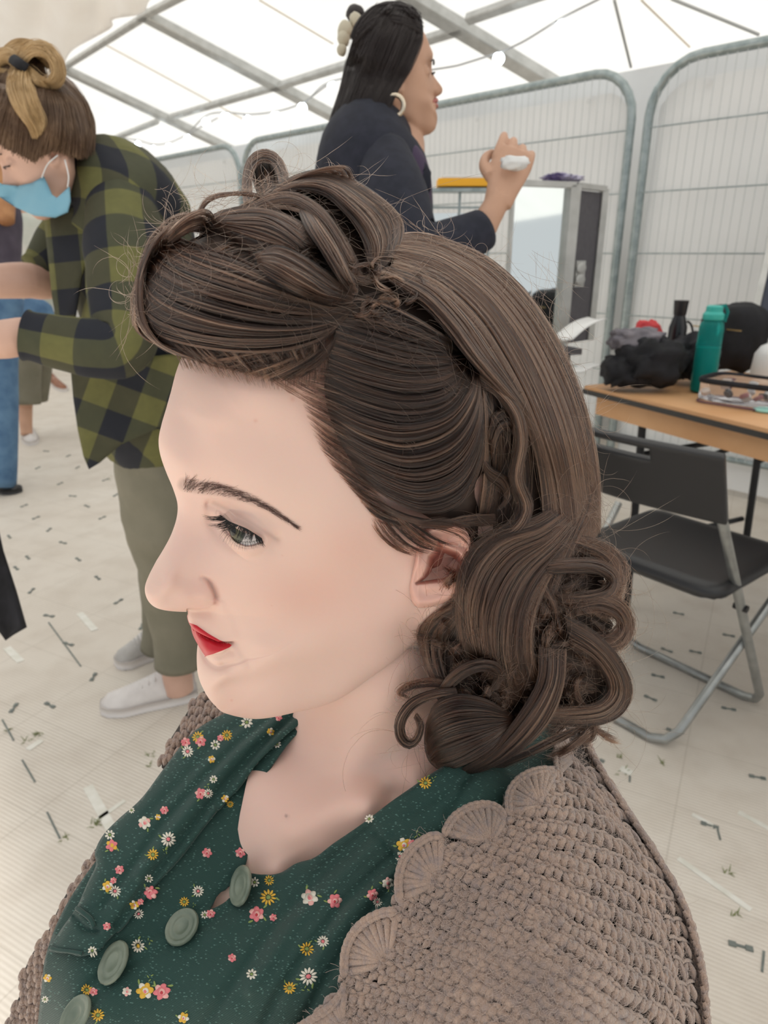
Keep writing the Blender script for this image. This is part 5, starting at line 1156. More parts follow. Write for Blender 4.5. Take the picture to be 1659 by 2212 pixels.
allS = np.vstack([s_[0] for s_ in STR]); rads = np.concatenate([np.full(len(s_[0]), s_[1]) for s_ in STR]); tones = np.concatenate([s_[2] for s_ in STR]); ns = len(allS)
hc = bpy.data.hair_curves.new('strands'); hc.add_curves([KP] * ns)
hc.attributes['position'].data.foreach_set('vector', (allS - np.array(parent_world(person))).astype(np.float32).ravel())
tt = np.linspace(0, 1, KP); taper = np.clip((1 - tt) * 5, .25, 1) * np.clip(tt * 8 + .5, .5, 1)
ra = hc.attributes.get('radius') or hc.attributes.new('radius', 'FLOAT', 'POINT')
ra.data.foreach_set('value', (.000085 * rads[:, None] * rh.uniform(.75, 1.2, (ns, 1)) * taper[None]).astype(np.float32).ravel())
at = hc.attributes.new('tone', 'FLOAT', 'CURVE'); at.data.foreach_set('value', tones.astype(np.float32))
m = bpy.data.materials.new('hair'); m.use_nodes = True; t = NT(m); t.n.remove(t.b)
hb = t.new('BsdfHairPrincipled'); hb.inputs['Roughness'].default_value = .25; hb.inputs['Radial Roughness'].default_value = .38; hb.inputs['Coat'].default_value = 0.0; hb.inputs['Random Roughness'].default_value = .2
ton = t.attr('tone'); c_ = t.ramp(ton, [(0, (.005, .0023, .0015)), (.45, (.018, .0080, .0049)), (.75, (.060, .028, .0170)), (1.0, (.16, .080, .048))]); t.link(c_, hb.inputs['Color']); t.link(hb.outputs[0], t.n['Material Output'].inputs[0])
M_hair = m
# solid hair underneath: the mass and the locks
M_hmass = noisy('hair_mass', (.018, .010, .007), (.045, .026, .018), 90, .6)
mass = [(350, 525), (328, 600), (322, 680), (365, 722), (430, 742), (520, 752), (620, 750), (700, 725), (745, 715), (760, 790), (775, 880), (805, 970), (860, 1065), (930, 1120), (1010, 1145), (1002, 1290), (945, 1335), (928, 1400), (945, 1470), (945, 1520), (940, 1600), (975, 1648), (1060, 1630), (1170, 1570), (1280, 1530), (1320, 1480), (1310, 1430), (1290, 1390), (1325, 1350), (1290, 1310), (1305, 1250), (1270, 1180), (1272, 1000), (1242, 890), (1185, 765), (1115, 665), (1035, 580), (960, 545), (885, 525), (850, 490), (810, 455), (740, 412), (680, 400), (610, 430), (550, 445), (490, 485), (420, 520)]
V2, F, P = patch(mass, DH, 12, off=.0075)
V = np.vstack([P, mir(P)]); n_ = len(P); F = list(F) + [tuple(i + n_ for i in f[::-1]) for f in F]
hair = mesh_obj('hair', V, F, M_hmass, person); s_ = hair.modifiers.new('t', 'SOLIDIFY'); s_.thickness = .006; s_.offset = -1
VV = []; FF = []; SU = []; rr3 = np.random.RandomState(2)
for SP, m_ in SHEETS:
    o_ = len(VV); VV += SP.tolist(); SU += [(rr3.uniform() * 0 + a * .05 + o_ * .013, b / KP) for a in range(m_) for b in range(KP)]; FF += [(o_ + a * KP + b, o_ + a * KP + b + 1, o_ + (a + 1) * KP + b + 1, o_ + (a + 1) * KP + b) for a in range(m_ - 1) for b in range(KP - 1)]
m = mat('hair_locks', (.04, .022, .015), .5); t = NT(m); uv = t.new('UVMap').outputs[0]; nn = t.noise(1.0, 4, t.mapping(uv, scale=(260, 1.6, 1))); t.color(t.ramp(nn, [(.32, (.008, .005, .004)), (.55, (.045, .025, .018)), (.75, (.10, .058, .040))])); t.bump(nn, .9, .001)
t.b.inputs['Anisotropic'].default_value = .6
lk = mesh_obj('locks', VV, FF, m, hair, uv=SU); s_ = lk.modifiers.new('t', 'SOLIDIFY'); s_.thickness = .0012; s_.offset = 0
hc.materials.append(M_hair)
so = bpy.data.objects.new('strands', hc); col.objects.link(so); so.parent = hair
scene.cycles_curves.shape = 'RIBBONS' if hasattr(scene, 'cycles_curves') else 'RIBBONS'

# ================================================================ furniture and things
def blob(c, r, amp=.12, fr=6, n=26, sd=0, ax=None, sq=2.0):
    """soft lump: super-ellipsoid with slow noise"""
    V = []; F = []; m_ = n // 2; A = np.array(ax if ax is not None else np.eye(3), float)
    for i in range(m_ + 1):
        a = -math.pi / 2 + math.pi * i / m_
        for k in range(n):
            b = 2 * math.pi * k / n; p = np.array([math.cos(a) * math.cos(b), math.cos(a) * math.sin(b), math.sin(a)])
            p = np.sign(p) * np.abs(p) ** (2 / sq); q = p * np.array(r)
            q = q * (1 + amp * mnoise.noise(Vector(((p * fr * .4) + sd * 3.1).tolist())) + amp * .4 * mnoise.noise(Vector((p * fr + sd).tolist())))
            V.append(np.array(c) + q @ A)
    F = [(i * n + k, i * n + (k + 1) % n, (i + 1) * n + (k + 1) % n, (i + 1) * n + k) for i in range(m_) for k in range(n)]
    return V, F
Z = np.array([0, 0, 1.0])
# folding table ------------------------------------------------------------
M_tabletop = noisy('table_wood', (.62, .33, .15), (.70, .40, .20), 5, .5); M_edge = mat('table_edge', (.03, .03, .03), .5); M_blackmetal = mat('black_metal', (.012, .012, .014), .4, .3)
TA = np.array([.706, 2.25, 0]); TD = np.array([.969 - .706, 1.715 - 2.25, 0]); TD /= np.linalg.norm(TD); TW = np.array([-TD[1], TD[0], 0]); TH = .74
tb = thing('folding_table', 'long wooden folding table with black edge strip holding the bags and teal bottle', 'table', TA + TD * .7 + TW * .35)
b = MB(); b.box(TA + TD * .82 + TW * .36 + Z * (TH - .008), TD, TW, Z, .90, .36, .006); b.build('tabletop', M_tabletop, tb, False)
b = MB(); b.box(TA + TD * .82 + TW * .36 + Z * (TH - .021), TD, TW, Z, .905, .365, .0075); b.build('edge_strip', M_edge, tb, False)
b = MB()
b.box(TA + TD * .82 + TW * .03 + Z * (TH - .060), TD, TW, Z, .86, .008, .032); b.box(TA + TD * .82 + TW * .69 + Z * (TH - .060), TD, TW, Z, .86, .008, .032); b.build('apron', M_tabletop, tb, False)
for s_ in (.12, 1.45):
    for w_ in (.07, .65):
        top = TA + TD * s_ + TW * w_ + Z * (TH - .03); ft = top + TD * (.04 if s_ < 1 else -.04); ft[2] = .012
        b = MB(); b.tube([top, ft], .013, 10); b.build('leg', M_blackmetal, tb)
        b = MB(); mid = top + (ft - top) * .38; b.tube([mid, TA + TD * (s_ + (.42 if s_ < 1 else -.42)) + TW * w_ + Z * (TH - .04)], .008, 8); b.build('brace', M_blackmetal, tb)
    b = MB(); q0 = TA + TD * s_ + TW * .07 + Z * .22; q1 = TA + TD * s_ + TW * .65 + Z * .22; b.tube([q0, q1], .010, 8); b.build('crossbar', M_blackmetal, tb); b = MB(); q0 = q0 + Z * .32; q1 = q1 + Z * .32; b.tube([q0, q1], .010, 8); b.build('crossbar', M_blackmetal, tb)
def on_table(x, y): return on_z(x, y, TH)
# folding chair -----------------------------------------------------------
WD = np.array([-.62, .785, 0]); FD2 = np.array([.785, .62, 0])
ch = thing('folding_chair', 'black plastic folding chair with grey tube frame in front of the table', 'chair', (.80, 1.55, 0))
M_tube = noisy('chair_tube', (.30, .31, .30), (.42, .43, .42), 20, .32, metal=.7)
A_top = np.array([.671, 1.34, .765]); A_bot = np.array([.714, 1.372, .63]); ft1 = np.array([1.02, 1.574, .012]); ft2 = np.array([.70, 1.40, .012]); sb = np.array([1.06, 1.612, .425])
wid = .42
def U(path0, corner_r=.05):
    """tube down one side, along the floor, up the other"""
    P = [np.array(p) for p in path0]; last = P[-1]; d = last - P[-2]; d /= np.linalg.norm(d)
    side = [p for p in P[:-1]] + [last - d * corner_r, last - d * corner_r * .3 + WD * corner_r * .3, last + WD * corner_r]
    other = [p + WD * wid - 2 * WD * (WD @ (p - last)) * 1.0 for p in side][::-1]
    pts = side + other; out = [pts[0]]
    for i in range(1, len(pts)): out += list(np.linspace(pts[i - 1], pts[i], 5)[1:])
    return np.array(out)
b = MB(); b.tube(U([A_top, A_bot, ft1]), .0115, 12); b.build('back_frame', M_tube, ch)
b = MB(); b.tube(U([sb, ft2]), .0115, 12); b.build('front_frame', M_tube, ch)
# backrest with a handle slot
nb_, mb_ = 24, 12; Vb = []; 
def bk(u, v):
    p = A_top * (1 - v) + A_bot * v - FD2 * .002 + WD * (u * wid) + FD2 * .035 * math.sin(u * math.pi) * -1; return p + Z * .004 * math.sin(u * math.pi)
us = np.linspace(-.03, 1.03, 41); vs = np.linspace(-.1, 1.08, 13); Vb = [bk(u, v) for v in vs for u in us]; Fb = []
for j in range(12):
    for i in range(40):
        if 1 <= j <= 2 and 13 <= i <= 26: continue
        Fb.append((j * 41 + i, j * 41 + i + 1, (j + 1) * 41 + i + 1, (j + 1) * 41 + i))
o = mesh_obj('backrest', Vb, Fb, M_blackplastic, ch); s_ = o.modifiers.new('t', 'SOLIDIFY'); s_.thickness = .020; s_.offset = 0; bv = o.modifiers.new('b', 'BEVEL'); bv.width = .004; bv.segments = 2; bv.limit_method = 'ANGLE'
S0 = np.array([.745, 1.363, .435]); Vb = []; 
us = np.linspace(0, 1, 25); vs = np.linspace(0, 1, 25)
for v in vs:
    for u in us:
        p = S0 + FD2 * (.38 * v) + WD * (.015 + (wid - .03) * u); e = min(u, 1 - u, v, 1 - v)
        k = max(0, .10 - min(u, 1 - u)) * max(0, .10 - min(v, 1 - v)) * 100
        c0 = S0 + FD2 * .19 + WD * wid / 2; p = p + (c0 - p) * .10 * k; p = p + Z * (-.006 * math.sin(u * math.pi) * math.sin(v * math.pi) - .012 * (1 - min(1, e / .04)) ** 2); Vb.append(p)
Fb = [(j * 25 + i, j * 25 + i + 1, (j + 1) * 25 + i + 1, (j + 1) * 25 + i) for j in range(24) for i in range(24)]
o = mesh_obj('seat', Vb, Fb, M_blackplastic, ch); s_ = o.modifiers.new('t', 'SOLIDIFY'); s_.thickness = .022; s_.offset = -1
for q in (A_bot + (ft1 - A_bot) * .42, A_bot + (ft1 - A_bot) * .42 + WD * wid):
    b = MB(); b.lathe(q - WD * .016, [(.009, 0), (.009, .032)], 12, WD); b.build('pivot', M_blackmetal, ch)
# second chair part seen behind it
# teal bottle -------------------------------------------------------------
m = mat('teal_plastic', (.03, .55, .50), .22); m.node_tree.nodes['Principled BSDF'].inputs['Transmission Weight'].default_value = .75; m.node_tree.nodes['Principled BSDF'].inputs['IOR'].default_value = 1.2
M_teal = m; M_tealw = mat('teal_liquid', (.02, .26, .24), .3); M_teallid = mat('teal_lid', (.03, .42, .36), .35)
p = on_table(1515, 846); bt = thing('water_bottle', 'translucent teal water bottle half full on the folding table', 'bottle', p)
b = MB(); b.lathe(p + Z * .001, [(.0, 0), (.030, 0), (.035, .004), (.037, .02), (.037, .10), (.036, .17), (.036, .195), (.033, .21), (.026, .218), (.026, .224), (.0, .224)], 32); b.build('bottle_body', M_teal, bt)
b = MB(); b.lathe(p + Z * .004, [(.0, 0), (.028, 0), (.033, .006), (.034, .02), (.034, .135), (.0, .135)], 32); b.build('liquid', M_tealw, bt)
b = MB(); b.lathe(p + Z * .222, [(.0, 0), (.030, 0), (.031, .003), (.031, .016), (.024, .024), (.024, .038), (.018, .042), (.0, .042)], 28); b.build('lid', M_teallid, bt)
b = MB(); q = p + Z * .225 + AX * .03; b.tube([q - AX * .01 + Z * .035, q + Z * .04, q + AX * .012 + Z * .02, q + AX * .006 - Z * .01], .005, 8); b.build('spout', M_teal, bt)
# bags --------------------------------------------------------------------
M_blk2 = noisy('black_nylon', (.004, .004, .005), (.010, .010, .014), 18, .8, bump=.5, bdist=.01); M_red = noisy('red_cloth', (.45, .03, .04), (.6, .06, .06), 20, .8); M_grey = noisy('grey_cloth', (.13, .12, .14), (.22, .20, .22), 20, .85)
def lump(name, label, cat, items, base, group=None):
    th = thing(name, label, cat, base, group)
    for nm, c, r, mt, sd, am in items:
        V_, F_ = blob(c, r, am, 7, 34, sd, sq=2.6); mesh_obj(nm, V_, F_, mt, th)
    return th
pA = TA + Z * TH + TW * .115 + TD * .08; gA = Z * .002
lump('black_holdall', 'black cloth bag slumped open on the table left of the tall black flask', 'bag', [('bag_body', pA + Z * .090, (.10, .075, .075), M_blk2, 1, .3), ('side_pocket', pA + Z * .062 + np.array([-.09, .0, 0]), (.055, .06, .048), M_blk2, 2, .3), ('flap', pA + Z * .155 + np.array([-.05, .02, 0]), (.075, .045, .035), M_grey, 3, .4)], pA)
pB = TA + Z * TH + TW * .33 + TD * .05
lump('black_jacket', 'crumpled black jacket heaped beside the teal bottle on the table', 'jacket', [('cloth', pB + Z * .085, (.075, .075, .066), M_black, 5, .4), ('sleeve', pB + Z * .060 + TD * .04, (.05, .05, .040), M_black, 7, .4)], pB)
pC = on_table(1345, 770) + TW * .10 + Z * .16
lump('red_pouch', 'small red cloth pouch showing between the black bags', 'pouch', [('cloth', TA + TW * .235 - TD * .06 + Z * (TH + .155), (.045, .035, .045), M_red, 4, .2)], TA + TW * .235 - TD * .02 + Z * TH)
pD = TA + Z * TH + TW * .385 - TD * .07 + Z * .001
fk = thing('flask', 'tall black flask standing among the black bags', 'flask', pD)
b = MB(); b.lathe(pD, [(.0, 0), (.028, 0), (.030, .01), (.030, .17), (.020, .205), (.018, .215), (.0, .215)], 24); b.build('flask_body', mat('gloss_black', (.01, .01, .012), .25), fk)
b = MB(); b.lathe(pD + Z * .21, [(.0, 0), (.019, 0), (.021, .004), (.024, .045), (.025, .05), (.0, .05)], 24); b.build('cap', M_blackplastic, fk)
b = MB(); a_ = np.linspace(-.5, .5, 12) * math.pi; b.tube([pD + Z * .13 + AX * (.028 + .028 * math.cos(k)) + Z * .06 * math.sin(k) for k in a_], .004, 8); b.build('carry_loop', M_blackplastic, fk)
pE = TA + Z * (TH + .012) + TW * .605 - TD * .02
bp = thing('backpack', 'dark backpack with a hoop handle behind the teal bottle', 'backpack', pE)
V_, F_ = blob(pE + Z * .12, (.105, .09, .115), .12, 5, 36, 9, sq=3.2); mesh_obj('bag_body', V_, F_, M_blk2, bp)
V_, F_ = blob(pE + Z * .08 - TW * .085, (.07, .03, .06), .1, 5, 30, 10, sq=3); mesh_obj('front_pocket', V_, F_, M_blk2, bp)
b = MB(); a_ = np.linspace(0, math.pi, 16); b.tube([pE + np.array([-.10, -.06, .05]) + np.array([-.035 * math.sin(k), 0, .085 - .085 * math.cos(k)]) for k in a_], .006, 8); b.build('strap', M_blackplastic, bp)
b = MB(); b.bar(pE + Z * .155 - TW * .09 - TD * .1, pE + Z * .155 - TW * .09 + TD * .1, .004, .004); b.build('zip', mat('brass', (.5, .36, .16), .3, .8), bp)
# dark paper / brush guard shapes left of the bags
for nm, lab, p0, p1, w_ in [('paper_sheet', 'white curled paper edge sticking out above the black bag behind the head', (1215, 735), (1290, 690), .035), ('paper_sheet', 'lower white card lying at the table corner beside the curls', (1245, 808), (1305, 798), .03)]:
    a_, b_ = un(*p0, 2.15), un(*p1, 2.25)
    if 'lower' in lab: a_, b_ = on_table(*p0) + Z * .006, on_table(*p1) + Z * .012
    th = np.cross(b_ - a_, [0, 0, 1]); th /= np.linalg.norm(th); V_ = []; n_ = 10
    for i in range(n_ + 1):
        for j in (-1, 0, 1): V_.append(a_ + (b_ - a_) * i / n_ + th * w_ * j + Z * (.012 * math.sin(i / n_ * math.pi) + .006 * abs(j)))
    o = mesh_obj(nm, V_, [(i * 3 + j, i * 3 + j + 1, (i + 1) * 3 + j + 1, (i + 1) * 3 + j) for i in range(n_) for j in (0, 1)], M_white); s_ = o.modifiers.new('t', 'SOLIDIFY'); s_.thickness = .003
    tag(o, lab, 'paper')
# clear zipped bag -----------------------------------------------------------
m = mat('clear_vinyl', (.85, .85, .88), .12); m.node_tree.nodes['Principled BSDF'].inputs['Transmission Weight'].default_value = .9; m.node_tree.nodes['Principled BSDF'].inputs['IOR'].default_value = 1.08
M_vinyl = m; q0, q1 = on_table(1495, 868), on_table(1675, 895); ed = q1 - q0; wl = np.linalg.norm(ed); ed /= wl; dp = np.array([-ed[1], ed[0], 0]); cc = (q0 + q1) / 2 + dp * .08
cb = thing('cosmetic_bag', 'clear zipped cosmetic bag with black trim full of make-up on the table', 'bag', cc)
V_, F_ = blob(cc + Z * .036, (wl / 2, .08, .034), .06, 5, 40, 3, ax=np.array([ed, dp, Z]), sq=5); mesh_obj('clear_case', V_, F_, M_vinyl, cb)
ring = []; 
for a_ in np.linspace(0, 2 * math.pi, 60, endpoint=False):
    ca, sa = math.cos(a_), math.sin(a_); ring.append(cc + Z * .066 + ed * (wl / 2 * 1.0 * np.sign(ca) * abs(ca) ** .4) + dp * (.082 * np.sign(sa) * abs(sa) ** .4))
b = MB(); b.tube(ring, (np.ones((60, 2)) * [.008, .004]), 8, up=(0, 0, 1), closed=True); b.build('zip_band', M_black, cb)
b = MB(); b.tube([r_ - Z * .062 for r_ in ring], .0028, 6, closed=True); b.build('piping', mat('plum_piping', (.12, .05, .08), .4), cb)
rn = random.Random(2)
for k in range(16):
    p = cc + ed * rn.uniform(-wl * .42, wl * .42) + dp * rn.uniform(-.055, .055) + Z * (.012 + rn.uniform(0, .03)); mt = [M_white, M_blackplastic, mat('blush_pot', (.35, .12, .12), .3), M_alu, mat('pale_pot', (.75, .62, .52), .3)][k % 5]
    b = MB(); b.lathe(p, [(.0, 0), (.012, 0), (.013, .002), (.013, .010), (.011, .012), (.0, .012)], 16, (rn.uniform(-1, 1), rn.uniform(-1, 1), .8)); b.build('make_up_pot', mt, cb)
p = on_table(1657, 832) + Z * .001
tub = thing('plastic_jug', 'white plastic jug with handle at the table edge beside the clear bag', 'jug', p)
b = MB(); b.lathe(p, [(.0, 0), (.050, 0), (.056, .006), (.058, .05), (.055, .10), (.040, .125), (.022, .135), (.022, .15), (.0, .15)], 30); b.build('jug_body', M_white, tub)
b = MB(); b.tube([p + AX * .05 + Z * .10, p + AX * .075 + Z * .09, p + AX * .08 + Z * .05, p + AX * .055 + Z * .03], .006, 8); b.build('handle', M_white, tub)
p = on_table(1652, 888); b = MB(); b.lathe(p, [(.0, 0), (.028, 0), (.030, .002), (.030, .006), (.028, .008), (.0, .008)], 30); o = b.build('powder_puff', mat('mint', (.35, .68, .60), .7)); tag(o, 'flat round mint green puff at the front of the table', 'make-up puff')
# leaning mirror frame at the right edge --------------------------------------
a0, a1 = un(1603, 792, 2.62), un(1668, 500, 2.70); th = thing('travel_case', 'aluminium framed dark upright case leaning at the right edge behind the jug', 'case', a0)
up_ = a1 - a0; hgt = np.linalg.norm(up_); up_ /= hgt; rt = TD * .9 + AX * .2; rt -= up_ * (rt @ up_); rt /= np.linalg.norm(rt); nn_ = np.cross(rt, up_)
b = MB(); b.box(a0 + up_ * (hgt / 2 + .1) + rt * .012, rt, up_, nn_, .012, hgt / 2 + .1, .018); b.box(a0 + up_ * (hgt + .19) + rt * .2, rt, up_, nn_, .2, .012, .018); b.box(a0 + up_ * .01 + rt * .2, rt, up_, nn_, .2, .012, .018); b.build('case_frame', M_alu, th, False)
b = MB(); b.box(a0 + up_ * (hgt / 2 + .1) + rt * .21, rt, up_, nn_, .19, hgt / 2 + .09, .010); b.build('lid_panel', mat('navy_panel', (.012, .02, .045), .3), th, False)
# mirror case on its stand -----------------------------------------------------
M_pan = noisy('case_panel', (.085, .08, .09), (.10, .095, .105), 40, .7); M_mir = mat('mirror_glass', (.86, .90, .88), .04, 1.0)
c0, c1 = un(1242, 388, 2.75), un(1232, 720, 2.75 * 1.0); D0 = 2.75
def at(x, y, d=D0): return un(x, y, d)
base_z = .74
mc = thing('mirror_case', 'upright aluminium make-up mirror case with butterfly latch against the fence', 'mirror case', (at(1180, 560)[0], at(1180, 560)[1], base_z))
lx = np.array([.93, .36, 0]); lx /= np.linalg.norm(lx); ly = np.array([-lx[1], lx[0], 0])
pr = at(1228, 550); pr[2] = 0      # foot line of the front right post
def P_(u, v, z): return pr + lx * u + ly * v + Z * z
def z_at(y, x=1228): r = ray(x, y); k = (pr - CAM)[:2] @ r[:2] / (r[:2] @ r[:2]); return CAM[2] + k * r[2]
zt, zb = z_at(400), z_at(745)
b = MB(); b.bar(P_(0, 0, zb), P_(0, 0, zt), .045, .03, ly); b.bar(P_(-.27, 0, zt), P_(0, 0, zt), .03, .02, Z); b.bar(P_(-.27, 0, zb), P_(-.27, 0, zt), .012, .02, ly); b.bar(P_(-.27, 0, zb), P_(0, 0, zb), .03, .02, Z)
b.bar(P_(.215, .10, zb), P_(.215, .10, zt), .03, .03, ly); b.bar(P_(.01, .01, zt), P_(.215, .10, zt), .03, .02, Z)
b.build('case_frame', M_alu, mc, False)
b = MB(); b.add([P_(.022, .012, zb), P_(.20, .094, zb), P_(.20, .094, zt - .015), P_(.022, .012, zt - .015), P_(.022, .030, zb), P_(.20, .112, zb), P_(.20, .112, zt - .015), P_(.022, .030, zt - .015)], [(0, 1, 2, 3), (7, 6, 5, 4), (0, 4, 5, 1), (3, 2, 6, 7), (0, 3, 7, 4), (1, 5, 6, 2)]); b.build('side_panel', M_pan, mc, False)
b = MB(); b.box(P_(-.135, .012, (zb + zt) / 2), lx, ly, Z, .128, .003, (zt - zb) / 2 - .012); b.build('mirror', M_mir, mc, False)
b = MB(); lc = P_(.060, .0, z_at(592)); b.box(lc, lx, ly, Z, .022, .006, .05); b.lathe(lc - ly * .008 - Z * .022, [(.020, 0), (.022, .004), (.015, .006), (.008, .006)], 16, -ly); b.lathe(lc - ly * .008 + Z * .022, [(.020, 0), (.022, .004), (.015, .006), (.008, .006)], 16, -ly); b.build('latch', M_alu, mc)
b = MB(); b.box(P_(-.06, .05, zt + .022), lx, ly, Z, .001, .001, .001)
V_, F_ = blob(P_(-.055, .03, zt + .026), (.055, .04, .016), .5, 9, 28, 6); V2_, F2_ = blob(P_(.0, .05, zt + .026), (.06, .04, .012), .5, 9, 28, 8)
o = mesh_obj('scarf', np.vstack([V_, V2_]), F_ + [tuple(i + len(V_) for i in f) for f in F2_], noisy('lilac_scarf', (.12, .09, .22), (.62, .60, .72), 16, .8)); tag(o, 'crumpled lilac and white scarf lying on top of the mirror case', 'scarf')
for zz_ in (base_z,):
    st = thing('case_stand', 'slim table carrying the mirror case and rack behind the head', 'table', P_(-.3, .05, 0)); b = MB(); b.box(P_(-.42, .10, zb - .0275), lx, ly, Z, .50, .14, .012); b.build('tabletop', M_pan, st, False)
    for u_ in (-.88, .04):
        for v_ in (0, .2): b = MB(); b.tube([P_(u_, v_, 0.0), P_(u_, v_, zb - .03)], .012, 8); b.build('leg', M_blackmetal, st)
# second mirror and rack with yellow box
rk = thing('rack', 'white shelf rack carrying a yellow box beside the raised hand', 'rack', P_(-.8, .1, zb))
zr = z_at(412, 990)
def Q_(x, y, extra=0): r = ray(x, y); q = un(x, y, 2.7 + extra); return q
r0, r1 = Q_(925, 412), Q_(1062, 412); dn = Q_(925, 560) - r0; ux = (r1 - r0) / np.linalg.norm(r1 - r0)
b = MB(); b.bar(r0, r1, .10, .012, Z); b.bar(r0 - Z * .06, r1 - Z * .06, .015, .008, Z)
for e in (r0 + ux * .005, (r0 + r1) / 2, r1 - ux * .005): b.bar(e, [e[0], e[1], zb + .005], .010, .010, ux)
b.build('shelf_frame', M_galv, rk, False)
b = MB(); cc = (r0 + r1) / 2; zmid = (cc[2] - .07 + zb) / 2; b.box([cc[0], cc[1] + .01, zmid], ux, np.array([-ux[1], ux[0], 0]), Z, np.linalg.norm(r1 - r0) / 2 - .012, .004, (cc[2] - .07 - zb) / 2 - .01); b.build('mirror', M_mir, rk, False)
yb = Q_(1000, 396); b = MB(); b.box(yb, ux, np.array([-ux[1], ux[0], 0]), Z, .10, .05, .014, .002); o = b.build('yellow_box', mat('yellow_card', (.85, .42, .02), .55), None, False); tag(o, 'flat yellow box lying on top of the white rack', 'box')
b = MB(); b.box(yb + Z * .020, ux, np.array([-ux[1], ux[0], 0]), Z, .085, .045, .005, .001); o = b.build('white_card', M_white, None, False); tag(o, 'thin white card lying on the yellow box', 'card')

# ================================================================ people behind
def skinmat(name, a, b_): return noisy(name, a, b_, 12, .55)
def lofts(parts, mb=None, n=22):
    """parts: list of lists of (x, y, depth, r_in_picture_plane, r_depth)"""
    mb = mb or MB()
    for P in parts:
        C_ = np.array([un(p[0], p[1], p[2]) for p in P]); R_ = np.array([(p[4], p[3]) for p in P], float)
        m_ = len(P) * 5; X = catmull(np.hstack([C_, R_]), m_); X[:, 3:] = np.maximum(X[:, 3:], .003); mb.tube(X[:, :3], X[:, 3:], n, up=tuple(-AF))
    return mb
HV2, HF2, Hpx2 = head_grid(300, 56); EV2, EF2, _, _ = ear_mesh(14, 48)
def head_verts(tip, F_, H_, sgn=1, sc=1.0):
    V_ = np.vstack([HV2, EV2]) * sc; L_ = np.cross(F_, H_) * sgn
    return np.asarray(tip) - np.multiply.outer(V_[:, 0], F_) + np.multiply.outer(V_[:, 1], H_) + np.multiply.outer(V_[:, 2], L_), [tuple(f) for f in HF2] + [tuple(i + len(HV2) for i in f) for f in EF2]
def hand(mb, wrist, dirv, side, scale=1.0, curl=.9):
    """palm and five curled fingers as chains"""
    d = np.array(dirv, float); d /= np.linalg.norm(d); s_ = np.array(side, float); s_ -= d * (s_ @ d); s_ /= np.linalg.norm(s_); nrm = np.cross(d, s_); k = scale
    w = np.array(wrist, float)
    mb.tube([w - d * .02 * k, w + d * .01 * k, w + d * .05 * k, w + d * .085 * k], np.array([(.019, .026), (.018, .030), (.015, .038), (.011, .036)]) * k, 14, up=tuple(nrm))
    for i, (o_, L) in enumerate([(-.030, .068), (-.010, .077), (.010, .072), (.029, .058)]):
        p = w + d * .078 * k + s_ * o_ * k; dd = d.copy(); P = [p - d * .02 * k, p]
        for j, fr in enumerate((.45, .3, .25)):
            a = curl * (.55 + .25 * j) + .12 * i; dd = dd * math.cos(a) + nrm * math.sin(a) if j == 0 else (dd * math.cos(a * .8) + np.cross(s_, dd) * -math.sin(a * .8)); dd /= np.linalg.norm(dd); p = p + dd * L * fr * k; P.append(p)
        mb.tube(catmull(P, 12), np.linspace(.0095, .0068, 12) * k, 10)
    p = w + d * .025 * k - s_ * .028 * k; P = [p, p - s_ * .018 * k + d * .02 * k + nrm * .012 * k, p - s_ * .020 * k + d * .045 * k + nrm * .026 * k, p - s_ * .010 * k + d * .062 * k + nrm * .036 * k]
    mb.tube(catmull(P, 10), np.linspace(.012, .0078, 10) * k, 10)
from mathutils.kdtree import KDTree
def surf_depth(Vh):
    px_, d_ = project(Vh); kd = KDTree(len(px_))
    for i, p in enumerate(px_): kd.insert((p[0], p[1], 0), i)
    kd.balance()
    def f(P2):
        out = np.full(len(P2), 9.0)
        for i, p in enumerate(P2):
            for co_, ix, ds_ in kd.find_n((p[0], p[1], 0), 8):
                if ds_ < 11: out[i] = min(out[i], d_[ix])
        return out
    return f
